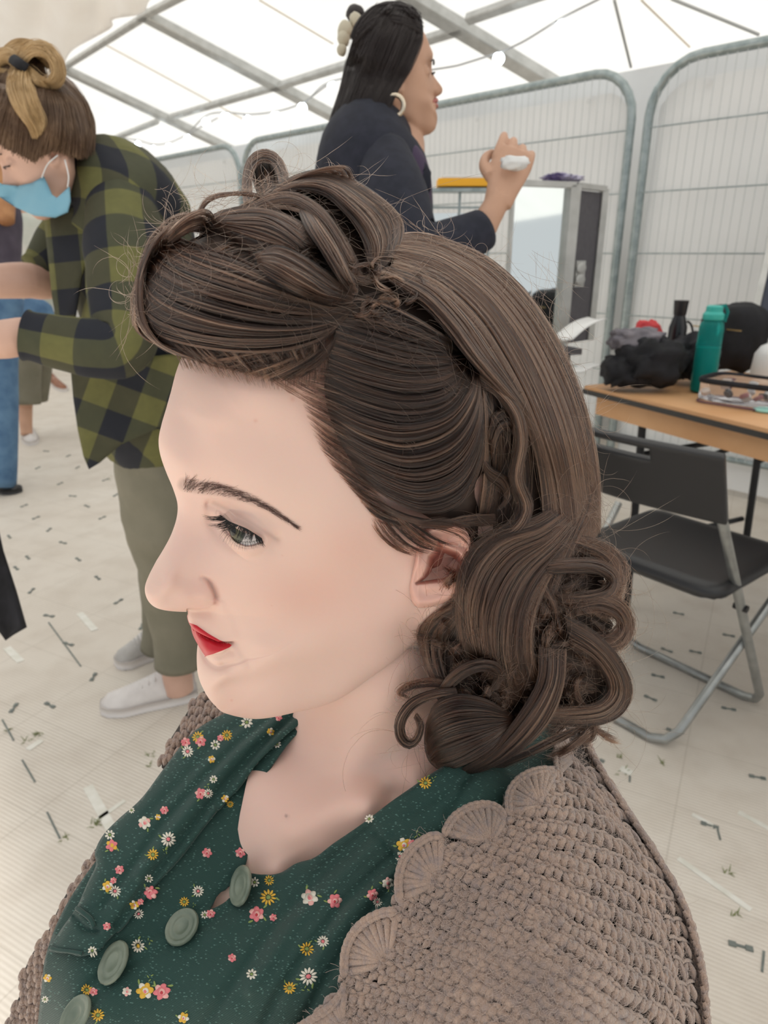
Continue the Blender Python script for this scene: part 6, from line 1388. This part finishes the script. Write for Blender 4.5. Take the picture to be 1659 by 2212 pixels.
def bg_hair(parent, groups, mt_s, mt_m, rad=.0004, seed=1, name='hair', thick=.014, over=None, lift=.011):
    groups = [([catmull(np.array(g_, float), 16) for g_ in gs], n_) for gs, n_ in groups]
    if over is not None:
        for gs, n_ in groups:
            for g_ in gs:
                g_[:, 2] = np.minimum(g_[:, 2], over(g_[:, :2]) - lift)
    """groups: (guides of (x, y, depth), n strands)"""
    r_ = np.random.RandomState(seed); allp = []; VV_, FF_ = [], []; K_ = 16
    for gs, n_ in groups:
        G = np.array([catmull(np.array(g_, float), K_) for g_ in gs]); ng = len(G)
        for k in range(n_):
            u = r_.uniform(0, ng - 1 - 1e-6); i = int(u); f_ = u - i; f_ = f_ * f_ * (3 - 2 * f_) * .5 + f_ * .5; c = G[i] * (1 - f_) + G[i + 1] * f_
            c = c.copy(); tt_ = np.linspace(0, 1, K_); c[:, 0] += r_.normal(0, 2) + r_.normal(0, 2.5) * np.sin(tt_ * 4 + r_.uniform(0, 6)); c[:, 1] += r_.normal(0, 5) * np.linspace(1, .3, K_); c[:, 2] += r_.uniform(-.008, .004); allp.append(un_arr(c[:, :2], c[:, 2]))
        o_ = len(VV_); VV_ += [tuple(p) for g_ in G for p in un_arr(g_[:, :2], g_[:, 2] + .006)]; FF_ += [(o_ + a * K_ + b_, o_ + a * K_ + b_ + 1, o_ + (a + 1) * K_ + b_ + 1, o_ + (a + 1) * K_ + b_) for a in range(ng - 1) for b_ in range(K_ - 1)]
    h = mesh_obj(name, VV_, FF_, mt_m, parent); s_ = h.modifiers.new('t', 'SOLIDIFY'); s_.thickness = thick; s_.offset = 0
    c_ = bpy.data.hair_curves.new('strands'); c_.add_curves([K_] * len(allp)); A_ = np.array(allp) - np.array(parent_world(parent)); c_.attributes['position'].data.foreach_set('vector', A_.astype(np.float32).ravel())
    ra_ = c_.attributes.get('radius') or c_.attributes.new('radius', 'FLOAT', 'POINT'); ra_.data.foreach_set('value', np.tile(rad * np.linspace(1, .4, K_), len(allp)).astype(np.float32)); c_.materials.append(mt_s)
    so_ = bpy.data.objects.new('strands', c_); col.objects.link(so_); so_.parent = h
    return h
def shoe(parent, heel, toe, w, mt_u, mt_s, name='shoe', h=.09):
    heel, toe = np.array(heel, float), np.array(toe, float); d = toe - heel; L = np.linalg.norm(d); d /= L; s_ = np.array([-d[1], d[0], 0]); t_ = np.linspace(0, 1, 14)
    wd = w * np.interp(t_, [0, .1, .3, .55, .75, .92, 1], [.45, .75, .78, .85, 1.0, .75, .35]); hh = np.interp(t_, [0, .08, .3, .5, .75, .93, 1], [.75, 1.0, .95, .72, .48, .36, .12]) * h
    mb = MB(); V_ = []; n_ = 16
    for i in range(14):
        for k in range(n_):
            a = math.pi * 2 * k / n_; V_.append(heel + d * L * t_[i] + s_ * wd[i] * math.cos(a) * (1 if math.sin(a) < 0 else (1 - .45 * math.sin(a) ** 2)) + Z * (.018 + max(0, math.sin(a)) * hh[i]))
    F_ = [(i * n_ + k, i * n_ + (k + 1) % n_, (i + 1) * n_ + (k + 1) % n_, (i + 1) * n_ + k) for i in range(13) for k in range(n_)] + [tuple(range(n_)), tuple(range(13 * n_, 14 * n_))]
    up_ = mesh_obj(name, V_, F_, mt_u, parent)
    mb = MB(); ring = [heel + d * L * (t_[i] * 1.03 - .015) + s_ * wd[i] * 1.06 for i in range(14)] + [heel + d * L * (t_[i] * 1.03 - .015) - s_ * wd[i] * 1.06 for i in range(13, -1, -1)]
    n_ = len(ring); V_ = [r_ + Z * .001 for r_ in ring] + [r_ + Z * .026 for r_ in ring]; F_ = [tuple(range(n_)), tuple(range(2 * n_ - 1, n_ - 1, -1))] + [(i, (i + 1) % n_, n_ + (i + 1) % n_, n_ + i) for i in range(n_)]
    mesh_obj('sole', V_, F_, mt_s, up_)
    mb = MB()
    for j in range(5):
        q = heel + d * L * (.42 + .07 * j); z_ = .018 + h * (.80 - .075 * j); mb.tube([q - s_ * w * .42 + Z * (z_ - .014), q + Z * z_, q + s_ * w * .42 + Z * (z_ - .014)], .0028, 6)
    mesh_obj('laces', mb.V, mb.F, mt_s, up_)
def weld(o, v=.0035):
    r_ = o.modifiers.new('weld', 'REMESH'); r_.mode = 'VOXEL'; r_.voxel_size = v; r_.use_smooth_shade = True
# ---- standing person, dark jacket
w1 = thing('person', 'standing person in navy jacket with dark shoulder-length hair raising one hand', 'person', (un(820, 400, 1.45)[0], un(820, 400, 1.45)[1], 0))
M_sk1 = skinmat('tan_skin', (.52, .30, .20), (.58, .34, .23)); M_navy = noisy('navy_wool', (.010, .012, .022), (.018, .020, .034), 50, .9); M_lip2 = mat('rose_lip', (.42, .13, .11), .4)
yw = math.radians(14); F1 = np.array([math.cos(yw), math.sin(yw), .17]); F1 /= np.linalg.norm(F1); H1_ = Z - F1 * (Z @ F1); H1_ /= np.linalg.norm(H1_)
tip = un(956, 196, 1.44); V_, F_ = head_verts(tip, F1, H1_, 1, .90); over1 = surf_depth(V_); mb = MB(); mb.add(V_, F_)
lofts([[(840, 215, 1.50, .045, .05), (855, 270, 1.47, .050, .055), (862, 330, 1.46, .056, .06), (830, 380, 1.46, .085, .10), (812, 470, 1.47, .09, .10), (820, 620, 1.53, .08, .10), (825, 800, 1.60, .10, .12)], [(830, 360, 1.40, .04, .04), (850, 430, 1.28, .034, .034), (885, 520, 1.24, .036, .036), (935, 540, 1.245, .034, .034), (1030, 505, 1.27, .026, .026), (1055, 470, 1.27, .024, .024), (1080, 425, 1.27, .021, .022)]], mb)
wr = un(1082, 420, 1.27); hd_ = un(1108, 345, 1.27) - wr
hand(mb, wr, hd_, un(1140, 430, 1.27) - wr, 1.0, .75)
b1 = mesh_obj('body', mb.V, mb.F, M_sk1, w1); weld(b1, .003)
# eye, brow and lips of the profile
def fpt(V3): s__, h__, w__ = np.array(V3) * .9; L_ = np.cross(F1, H1_); return tip - F1 * s__ + H1_ * h__ + L_ * w__
def small_face(parent, fpt_, dark, lipm, eyeopen=True):
    mb = MB(); mb.tube(catmull([fpt_((.018, .052, .012)), fpt_((.022, .058, .026)), fpt_((.034, .054, .043))], 10), np.linspace(.0022, .0012, 10), 8); mesh_obj('eyebrow', mb.V, mb.F, dark, parent)
    mb = MB(); mb.tube(catmull([fpt_((.026, .031, .018)), fpt_((.024, .0335, .030)), fpt_((.036, .030, .0435))], 10), np.linspace(.0012, .0016, 10), 8); mesh_obj('eyelashes', mb.V, mb.F, dark, parent)
    mb = MB(); mb.tube(catmull([fpt_((.019, -.018, .002)), fpt_((.024, -.019, .013)), fpt_((.036, -.023, .024))], 10), np.array([.0045, .005, .005, .005, .0045, .004, .0035, .003, .002, .001]), 8); mb.tube(catmull([fpt_((.022, -.029, .002)), fpt_((.026, -.0285, .013)), fpt_((.036, -.0245, .023))], 10), np.array([.0055, .006, .006, .0055, .005, .0045, .0035, .003, .002, .001]), 8); mesh_obj('lips', mb.V, mb.F, lipm, parent)
M_dkhair = mat('dark_hair', (.022, .014, .013), .5); small_face(w1, fpt, M_dkhair, M_lip2)
mb = lofts([[(850, 292, 1.47, .060, .075), (815, 325, 1.46, .105, .14), (805, 380, 1.46, .120, .185), (812, 450, 1.47, .120, .18), (820, 560, 1.50, .115, .16), (825, 700, 1.56, .13, .17), (825, 800, 1.60, .14, .18)],
            [(830, 340, 1.33, .05, .05), (850, 420, 1.28, .062, .06), (880, 520, 1.24, .058, .055), (930, 545, 1.24, .052, .050), (985, 525, 1.255, .045, .043), (1036, 500, 1.268, .038, .036), (1043, 496, 1.27, .037, .035)]])
jk = mesh_obj('jacket', mb.V, mb.F, M_navy, w1)
mb = MB(); mb.tube(catmull([un(800, 285, 1.42), un(850, 300, 1.38), un(880, 350, 1.34), un(905, 392, 1.33), un(890, 380, 1.33)], 26), np.array([(.008, .030)] * 26), 10, up=tuple(-AF)); mesh_obj('collar', mb.V, mb.F, M_navy, jk)
V_, F_ = blob(un(885, 430, 1.38), (.045, .06, .10), .05, 3, 24, 2); mesh_obj('top', V_, F_, mat('plum_top', (.05, .03, .07), .8), w1)
mb = MB(); a_ = np.linspace(0, 2 * math.pi, 30, endpoint=False); er_ = un(853, 228, 1.345); mb.tube([er_ + AX * .017 * math.cos(k) + Z * .018 * math.sin(k) for k in a_], .0045, 8, closed=True); mesh_obj('hoop_earring', mb.V, mb.F, mat('silver_gold', (.72, .62, .48), .2, .9), w1)
mb = MB(); mb.tube(catmull([un(868, 330, 1.37), un(878, 390, 1.315), un(872, 425, 1.30)], 12), .0012, 6); mb.lathe(un(870, 428, 1.295), [(.0, 0), (.007, .001), (.007, .003), (0, .004)], 14, (0, -1, 0)); mesh_obj('necklace', mb.V, mb.F, mat('gold', (.7, .45, .15), .3, .9), w1)
bg_hair(w1, [([[(905, 42, 1.42), (908, 85, 1.385), (885, 145, 1.355), (858, 190, 1.345), (838, 235, 1.345), (820, 275, 1.36), (805, 300, 1.375)], [(890, 28, 1.43), (868, 75, 1.375), (842, 145, 1.345), (815, 210, 1.335), (795, 265, 1.345), (782, 300, 1.36)], [(855, 18, 1.45), (822, 60, 1.395), (790, 130, 1.36), (765, 200, 1.355), (745, 255, 1.365), (735, 295, 1.38)], [(815, 22, 1.48), (778, 62, 1.45), (755, 125, 1.43), (738, 195, 1.42), (720, 250, 1.42), (710, 290, 1.43)]], 2600),
             ([[(905, 45, 1.44), (890, 25, 1.45), (850, 12, 1.47), (810, 18, 1.49), (775, 50, 1.49), (762, 80, 1.48)], [(908, 70, 1.40), (880, 55, 1.385), (840, 45, 1.39), (800, 60, 1.42), (770, 90, 1.45)]], 900), ([[(815, 22, 1.50), (778, 62, 1.50), (755, 125, 1.50), (738, 195, 1.50), (715, 280, 1.50)], [(905, 42, 1.46), (860, 10, 1.55), (820, 60, 1.60), (790, 200, 1.60), (780, 290, 1.58)]], 700)], M_dkhair, M_dkhair, .0005, 3, thick=.012, over=over1)
cl = MB(); 
for (x, y, r_) in [(746, 66, .016), (742, 84, .013), (738, 108, .010), (768, 44, .013)]: V_, F_ = blob(un(x, y, 1.44), (r_, r_ * .8, r_ * 1.2), .15, 4, 16, x); cl.add(V_, F_)
hcp = mesh_obj('hair_clip', cl.V, cl.F, mat('cream_clip', (.55, .50, .38), .4), w1); V_, F_ = blob(un(768, 30, 1.47), (.020, .018, .018), .1, 4, 18, 1); mesh_obj('bun', V_, F_, M_dkhair, w1)
V_, F_ = blob(un(1112, 352, 1.235), (.026, .012, .012), .4, 5, 20, 4); o = mesh_obj('tissue', V_, F_, M_white); tag(o, 'small crumpled white tissue held between raised fingers', 'tissue')
M_dktrs = noisy('dark_trousers', (.015, .015, .02), (.03, .03, .035), 20, .85)
q1_ = un(825, 800, 1.60); 
for sx_ in (-.07, .07):
    mb = MB(); top = q1_ + AX * sx_ * .3 + np.array([0, sx_, -.02]); mb.tube(catmull([top, [top[0] + sx_ * .3, top[1], top[2] * .5], [top[0] + sx_ * .5, top[1], .06]], 14), np.linspace(.085, .055, 14), 16); mesh_obj('trouser_leg', mb.V, mb.F, M_dktrs, w1)
    shoe(w1, (top[0] + sx_ * .5 - .07, top[1], 0), (top[0] + sx_ * .5 + .18, top[1], 0), .045, M_blackplastic, M_white)
# ---- stooping person in a checked shirt
w2 = thing('person', 'stooping person in olive checked shirt and blue face mask with blonde tied-up hair', 'person', (un(300, 700, 1.5)[0], un(300, 700, 1.5)[1], 0))
M_sk2 = skinmat('fair_skin', (.60, .37, .28), (.66, .42, .33))
pt = math.radians(23); F2_ = np.array([-math.cos(pt) * .92, -math.cos(pt) * .39, -math.sin(pt)]); F2_ /= np.linalg.norm(F2_); H2_ = Z - F2_ * (Z @ F2_); H2_ /= np.linalg.norm(H2_)
tip2 = un(8, 410, 1.285); V_, F_ = head_verts(tip2, F2_, H2_, -1, .85); over2 = surf_depth(V_); mb = MB(); mb.add(V_, F_)
lofts([[(165, 330, 1.37, .048, .05), (190, 370, 1.39, .055, .06), (270, 450, 1.45, .08, .09), (305, 600, 1.49, .08, .10), (320, 780, 1.56, .09, .10), (342, 930, 1.65, .08, .09), (352, 1120, 1.71, .055, .055), (372, 1300, 1.80, .040, .040), (380, 1430, 1.87, .040, .040), (388, 1492, 1.90, .038, .04)], [(268, 440, 1.42, .04, .04), (268, 560, 1.31, .04, .035), (272, 700, 1.29, .036, .034), (240, 740, 1.27, .034, .032), (140, 738, 1.25, .032, .03), (70, 722, 1.24, .030, .03), (20, 732, 1.23, .034, .032), (-50, 738, 1.22, .030, .028)], [(230, 470, 1.50, .04, .04), (150, 560, 1.50, .034, .034), (110, 612, 1.47, .030, .03), (60, 606, 1.43, .036, .034), (0, 608, 1.40, .034, .032), (-60, 615, 1.38, .028, .026)]], mb)
hand(mb, un(-55, 738, 1.22), (-1, 0, .1), (0, .3, 1), 1.0, .6); hand(mb, un(-62, 615, 1.38), (-1, -.1, 0), (0, .3, 1), 1.0, .6)
# ankles
weld(mesh_obj('body', mb.V, mb.F, M_sk2, w2), .003)
def fpt2(V3): s__, h__, w__ = np.array(V3) * .88; L_ = -np.cross(F2_, H2_); return tip2 - F2_ * s__ + H2_ * h__ + L_ * w__
small_face(w2, fpt2, mat('brown_lash', (.06, .035, .03), .6), mat('lip_plain', (.45, .2, .17), .5))
# checked cloth
m = mat('checked_flannel', (.08, .08, .03), .9); t = NT(m); uv = t.new('UVMap').outputs[0]; sp = t.new('SeparateXYZ'); t.link(uv, sp.inputs[0])
a_ = t.math('LESS_THAN', t.math('FRACT', t.math('MULTIPLY', sp.outputs[0], 1 / .115)), .5); b__ = t.math('LESS_THAN', t.math('FRACT', t.math('MULTIPLY', sp.outputs[1], 1 / .115)), .5)
n = t.noise(60, 3, t.coord()); c1_ = t.mix(a_, (.165, .160, .052), (.070, .068, .036)); c2_ = t.mix(a_, (.072, .075, .040), (.014, .016, .026)); cc_ = t.mix(b__, c1_, c2_)
t.color(t.mix(t.math('MULTIPLY', n, .35), cc_, (.02, .022, .018))); t.bump(t.noise(7, 3, t.coord()), .35, .02)
M_check = m
def check_tube(P, n=36, rot=0.0, sub=8, wr=0.0, sd=0):
    """tube with cloth coordinates in metres"""
    C_ = np.array([list(un(p[0], p[1], p[2])) + [p[4], p[3]] for p in P]); X = catmull(C_, len(P) * sub); V_, F_ = tube_vf(X[:, :3], X[:, 3:], n, True, 1.0, tuple(-AF)); V_ = np.array(V_)
    L = np.concatenate([[0], np.cumsum(np.linalg.norm(np.diff(X[:, :3], axis=0), axis=1))]); rm = X[:, 3:].mean()
    a = np.linspace(0, 2 * np.pi, n, endpoint=False); a = np.where(a > math.pi, a - 2 * math.pi, a); U_ = np.stack([np.tile(a * rm, len(X)), np.repeat(L, n)], 1); c_, s_ = math.cos(rot), math.sin(rot); U_ = np.stack([U_[:, 0] * c_ - U_[:, 1] * s_, U_[:, 0] * s_ + U_[:, 1] * c_], 1) + 10
    if wr:
        ctr = np.repeat(X[:, :3], n, 0); nz = np.array([mnoise.noise(Vector((p * 9 + sd).tolist())) + .5 * mnoise.noise(Vector((p * 22 + sd).tolist())) for p in V_]); V_ = V_ + (V_ - ctr) * (nz * wr)[:, None]
    return V_, F_, U_
def join(tubes):
    V_, F_, U_ = [], [], []; o_ = 0
    for v, f, u in tubes: V_.append(v); F_ += [tuple(i + o_ for i in q) for q in f]; U_.append(u); o_ += len(v)
    return np.vstack(V_), F_, np.vstack(U_)
V_, F_, U_ = join([check_tube([(180, 345, 1.42, .055, .07), (225, 385, 1.43, .095, .13), (278, 455, 1.45, .118, .17), (300, 560, 1.48, .122, .18), (315, 700, 1.52, .125, .17), (325, 820, 1.57, .125, .16), (338, 905, 1.62, .125, .15), (342, 925, 1.64, .118, .14)], 44, .6, wr=.10, sd=1)])
sh = mesh_obj('checked_shirt', V_, F_, M_check, w2, uv=U_)
V_, F_, U_ = join([check_tube([(262, 420, 1.36, .062, .06), (268, 520, 1.31, .072, .065), (272, 620, 1.29, .070, .06), (276, 700, 1.285, .064, .058), (258, 750, 1.27, .058, .055), (200, 752, 1.255, .052, .05), (120, 738, 1.245, .047, .046), (72, 728, 1.237, .043, .042), (58, 725, 1.235, .046, .044)], 34, .0, wr=.10, sd=2)])
mesh_obj('sleeve', V_, F_, M_check, sh, uv=U_)
V_, F_, U_ = join([check_tube([(190, 440, 1.52, .05, .05), (140, 520, 1.50, .055, .05), (100, 575, 1.48, .048, .045), (78, 590, 1.465, .042, .04)], 24, .3, wr=.1, sd=3)])
mesh_obj('sleeve', V_, F_, M_check, sh, uv=U_)
# loose front panels and the pointed shirt tail
def panel(poly, dpts, name, rot=.0, step=14, amp=.006, sd=1):
    Df = D(dpts); V2, F, P = patch(poly, Df, step, bump=lambda q: amp * np.array([mnoise.noise(Vector((x * .012, y * .006, sd))) + .5 * mnoise.noise(Vector((x * .03, y * .02, sd))) for x, y in q]), closed_curve=False)
    sc = 1 / 1000; U_ = np.stack([(V2[:, 0] * math.cos(rot) - V2[:, 1] * math.sin(rot)), (V2[:, 0] * math.sin(rot) + V2[:, 1] * math.cos(rot))], 1) * sc + 5
    o = mesh_obj(name, P, F, M_check, sh, uv=U_); s_ = o.modifiers.new('t', 'SOLIDIFY'); s_.thickness = .004; s_.offset = -1
panel([(92, 450), (150, 448), (180, 420), (215, 380), (235, 400), (200, 520), (175, 600), (160, 690), (125, 712), (112, 640), (104, 560)], [(92, 450, 1.36), (215, 380, 1.36), (160, 690, 1.36), (200, 520, 1.31)], 'front_panel', .1)
panel([(152, 790), (210, 790), (330, 770), (430, 760), (440, 850), (405, 905), (330, 930), (262, 960), (215, 1000), (192, 1014), (180, 985), (168, 930), (158, 860)], [(152, 790, 1.40), (430, 760, 1.42), (440, 850, 1.46), (192, 1014, 1.42), (300, 900, 1.43), (260, 780, 1.38)], 'shirt_tail', -.35, amp=.010)
M_olive = noisy('olive_cotton', (.17, .16, .115), (.21, .195, .145), 9, .85, bump=.5, bdist=.02)
for P in ([(350, 880, 1.62, .10, .12), (345, 1000, 1.65, .098, .11), (350, 1120, 1.70, .092, .10), (368, 1250, 1.77, .074, .08), (383, 1360, 1.83, .066, .068), (388, 1432, 1.865, .064, .064)], [(345, 880, 1.72, .09, .10), (335, 1050, 1.80, .075, .08), (345, 1200, 1.90, .06, .065), (345, 1340, 2.0, .05, .05), (338, 1400, 2.04, .048, .048)]):
    V_, F_, U_ = check_tube(P, 28, 0, 8, .09, P[0][2]); mesh_obj('trouser_leg', V_, F_, M_olive, w2)
M_snk = noisy('white_canvas', (.66, .62, .60), (.74, .70, .68), 30, .7); M_sol = mat('rubber_sole', (.72, .68, .66), .6)
shoe(w2, on_z(425, 1500, 0), on_z(222, 1536, 0), .048, M_snk, M_sol); shoe(w2, on_z(360, 1405, 0), on_z(252, 1440, 0), .042, noisy('grey_canvas', (.42, .40, .38), (.5, .48, .46), 30, .7), M_sol)
# mask
mk_poly = [(-30, 380), (5, 398), (40, 402), (70, 396), (95, 382), (103, 400), (112, 420), (124, 428), (138, 415), (150, 404), (152, 434), (146, 458), (118, 470), (75, 466), (34, 448), (0, 426), (-25, 400)]
Dm = D([(-30, 390, 1.335), (10, 405, 1.30), (50, 420, 1.262), (95, 400, 1.243), (120, 432, 1.238), (150, 420, 1.235), (100, 449, 1.245), (40, 432, 1.268)])
m = mat('mask_blue', (.22, .52, .70), .7); t = NT(m); sp = t.new('SeparateXYZ'); t.link(t.coord(), sp.inputs[0]); w_ = t.new('TexWave', wave_type='BANDS', bands_direction='Z'); w_.inputs['Scale'].default_value = 14; t.bump(w_.outputs[1], .6, .004)
t.color(t.mix(t.noise(20, 2, t.coord()), (.20, .50, .68), (.34, .62, .76)))
_Dm0 = Dm
def Dm(q):
    return np.minimum(_Dm0(q), RBF_over(q))
_qs = [(x, y) for x in range(-20, 160, 12) for y in range(376, 478, 12)]; _od = over2(np.array(_qs, float)); _ok = _od < 5; _fo = RBF(np.array(_qs, float)[_ok], _od[_ok] - .007, 3e-2, 100.0)
def RBF_over(q): return _fo(q)
V2, F, P = patch(mk_poly, Dm, 8, closed_curve=False); mk = mesh_obj('face_mask', P, F, m, w2); s_ = mk.modifiers.new('t', 'SOLIDIFY'); s_.thickness = .003; s_.offset = 0
mb = MB(); mb.tube(catmull([un(90, 384, 1.24), un(103, 355, 1.232), un(125, 335, 1.228)], 12), .0012, 6); mb.tube(catmull([un(146, 405, 1.232), un(148, 380, 1.23), un(140, 345, 1.228)], 12), .0012, 6); mesh_obj('ear_loop', mb.V, mb.F, M_white, mk)
M_bl = noisy('blonde_hair', (.44, .28, .12), (.56, .38, .19), 40, .5); M_br = noisy('brown_hair', (.10, .055, .03), (.17, .10, .055), 30, .55)
bg_hair(w2, [([[(-20, 298, 1.32), (-10, 270, 1.29), (15, 210, 1.27), (45, 165, 1.27)], [(30, 322, 1.275), (35, 280, 1.245), (45, 215, 1.235), (58, 165, 1.25)], [(72, 342, 1.245), (80, 290, 1.215), (80, 225, 1.22), (75, 170, 1.25)], [(112, 318, 1.235), (122, 280, 1.21), (118, 225, 1.225), (95, 175, 1.26)], [(166, 335, 1.25), (166, 290, 1.235), (150, 225, 1.25), (115, 180, 1.28)], [(195, 330, 1.31), (198, 280, 1.31), (180, 220, 1.31), (130, 170, 1.31)], [(200, 320, 1.38), (196, 260, 1.38), (160, 190, 1.38), (110, 150, 1.36)]], 2600), ([[(-70, 290, 1.30), (-75, 240, 1.29), (-60, 165, 1.29), (-20, 125, 1.29), (30, 112, 1.29)], [(-25, 295, 1.29), (-25, 240, 1.27), (-10, 180, 1.26), (15, 150, 1.26), (45, 130, 1.27)], [(30, 300, 1.27), (30, 240, 1.25), (35, 190, 1.25), (45, 160, 1.25), (60, 132, 1.26)], [(80, 260, 1.25), (95, 200, 1.26), (98, 165, 1.27), (92, 140, 1.27), (80, 120, 1.28)]], 1500)], M_br, M_br, .0006, 5, thick=.012, over=over2)
bg_hair(w2, [([[(45, 145, 1.26), (20, 110, 1.27), (-20, 120, 1.28), (-35, 160, 1.28), (0, 170, 1.27), (45, 150, 1.26)], [(45, 150, 1.25), (22, 128, 1.255), (0, 135, 1.26), (-5, 150, 1.26), (20, 155, 1.255), (45, 150, 1.25)]], 600),
             ([[(40, 135, 1.26), (60, 100, 1.25), (100, 95, 1.25), (130, 130, 1.25), (135, 170, 1.25), (110, 190, 1.25), (75, 175, 1.25), (55, 145, 1.25)], [(45, 140, 1.25), (70, 115, 1.235), (98, 118, 1.23), (115, 145, 1.23), (112, 168, 1.23), (92, 172, 1.235), (72, 155, 1.24), (55, 142, 1.25)]], 900),
             ([[(-10, 130, 1.28), (30, 92, 1.29), (80, 95, 1.30), (120, 120, 1.30), (130, 150, 1.3)], [(0, 150, 1.27), (35, 120, 1.265), (75, 120, 1.265), (105, 145, 1.27)]], 500),
             ([[(30, 150, 1.25), (18, 190, 1.24), (35, 235, 1.23), (60, 270, 1.225), (74, 298, 1.225)], [(45, 150, 1.24), (42, 195, 1.225), (55, 240, 1.215), (75, 275, 1.215), (78, 295, 1.22)], [(58, 150, 1.245), (68, 190, 1.23), (85, 230, 1.22), (95, 262, 1.22), (88, 285, 1.225)]], 900)], M_bl, M_bl, .0006, 6, name='ponytail', thick=.010, over=over2, lift=.018)
mb = MB(); mb.tube(catmull([un(28, 128, 1.245), un(42, 138, 1.23), (un(58, 150, 1.235))], 10), np.array([(.006, .010)] * 10), 10, up=tuple(-AF)); mesh_obj('hair_tie', mb.V, mb.F, M_black, w2)
# ---- people far left, cut by the frame
w3 = thing('person', 'person in blue jeans and dark purple top cut off by the left edge', 'person', on_z(10, 1062, 0))
M_jean = noisy('denim', (.06, .13, .24), (.11, .21, .34), 14, .85); M_purp = noisy('purple_top', (.055, .045, .065), (.085, .07, .095), 12, .9)
mb = lofts([[(2, 640, 3.42, .10, .12), (-2, 760, 3.45, .085, .10), (6, 880, 3.48, .070, .08), (8, 1000, 3.52, .062, .07), (6, 1048, 3.54, .062, .07)]]); mesh_obj('jeans_leg', mb.V, mb.F, M_jean, w3)
mb = lofts([[(-70, 640, 3.5, .10, .12), (-75, 880, 3.55, .07, .08), (-75, 1048, 3.6, .062, .07)]]); mesh_obj('jeans_leg', mb.V, mb.F, M_jean, w3)
mb = lofts([[(-40, 400, 3.45, .08, .08), (-30, 450, 3.42, .16, .12), (-30, 520, 3.42, .165, .13), (-30, 600, 3.44, .155, .13), (-35, 650, 3.46, .165, .14)]]); mesh_obj('top', mb.V, mb.F, M_purp, w3)
V_, F_ = blob(un(-45, 365, 3.45), (.085, .10, .12), .03, 3, 24, 1); V2_, F2b = tube_vf(np.array([un(-42, 410, 3.45), un(-42, 380, 3.45)]), .05, 14); weld(mesh_obj('body', np.vstack([V_, V2_]), F_ + [tuple(i + len(V_) for i in f) for f in F2b], M_sk2, w3), .006)
mb = lofts([[(-20, 340, 3.38, .09, .05), (5, 420, 3.33, .06, .04), (15, 480, 3.30, .035, .03)]]); mesh_obj('hair', mb.V, mb.F, noisy('copper_hair', (.30, .13, .05), (.42, .20, .08), 20, .6), w3)
shoe(w3, on_z(-20, 1055, 0), on_z(40, 1066, 0), .05, M_blackplastic, M_blackplastic, h=.07); shoe(w3, on_z(-95, 1050, 0), on_z(-50, 1060, 0), .05, M_blackplastic, M_blackplastic, h=.07)
w4 = thing('person', 'far person in cropped olive trousers and white trainers behind the stooping person', 'person', on_z(60, 940, 0))
mb = lofts([[(60, 670, 4.35, .13, .12), (52, 760, 4.4, .11, .10), (55, 830, 4.45, .09, .09), (58, 872, 4.48, .085, .085)], [(90, 670, 4.5, .10, .10), (85, 790, 4.6, .08, .08), (83, 862, 4.7, .06, .06)]]); mesh_obj('trousers', mb.V, mb.F, M_olive, w4)
mb = lofts([[(60, 470, 4.3, .06, .06), (62, 490, 4.3, .15, .11), (62, 560, 4.32, .15, .12), (62, 640, 4.34, .14, .12), (62, 690, 4.36, .14, .12)]]); mesh_obj('top', mb.V, mb.F, noisy('pale_green_top', (.42, .46, .40), (.62, .60, .54), 5, .9), w4)
mb = lofts([[(52, 660, 4.2, .10, .06), (75, 690, 4.2, .13, .07), (95, 715, 4.2, .08, .05)]]); mesh_obj('waist_bag', mb.V, mb.F, M_jean, w4)
mb = lofts([[(54, 868, 4.48, .045, .045), (56, 915, 4.5, .038, .038), (58, 940, 4.5, .035, .035)], [(60, 470, 4.32, .05, .05), (61, 560, 4.34, .10, .08), (60, 700, 4.4, .09, .08), (55, 830, 4.46, .05, .05), (54, 880, 4.48, .045, .045)]]); V_, F_ = blob(un(62, 430, 4.32), (.075, .09, .11), .03, 3, 22, 1); mb.add(V_, F_); mb.tube([un(60, 480, 4.3), un(61, 445, 4.31)], .045, 12); mesh_obj('body', mb.V, mb.F, M_sk1, w4)
V_, F_ = blob(un(63, 418, 4.34), (.088, .10, .10), .05, 3, 22, 1); mesh_obj('hair', V_, F_, M_br, w4)
shoe(w4, on_z(56, 925, 0), on_z(70, 962, 0), .05, M_snk, M_sol, h=.10)
shoe(w4, on_z(108, 822, 0), on_z(140, 846, 0), .05, noisy('brown_leather', (.22, .08, .04), (.3, .12, .06), 20, .6), M_sol, h=.08)
# black cloth hanging at the lower left edge
p0, p1 = un(-40, 1180, 1.30), un(20, 1380, 1.34)
Dk = D([(-60, 1150, 1.3), (48, 1360, 1.36), (-60, 1400, 1.33), (10, 1160, 1.32)]); V2, F, P = patch([(-80, 1080), (-10, 1110), (8, 1190), (28, 1280), (49, 1358), (12, 1384), (-10, 1350), (-80, 1360)], Dk, 12, bump=lambda q: .008 * np.sin(q[:, 0] * .09), closed_curve=False)
o = mesh_obj('black_cloth', P, F, M_black); s_ = o.modifiers.new('t', 'SOLIDIFY'); s_.thickness = .012; tag(o, 'hem of a black cloth hanging into view at the lower left edge', 'cloth')
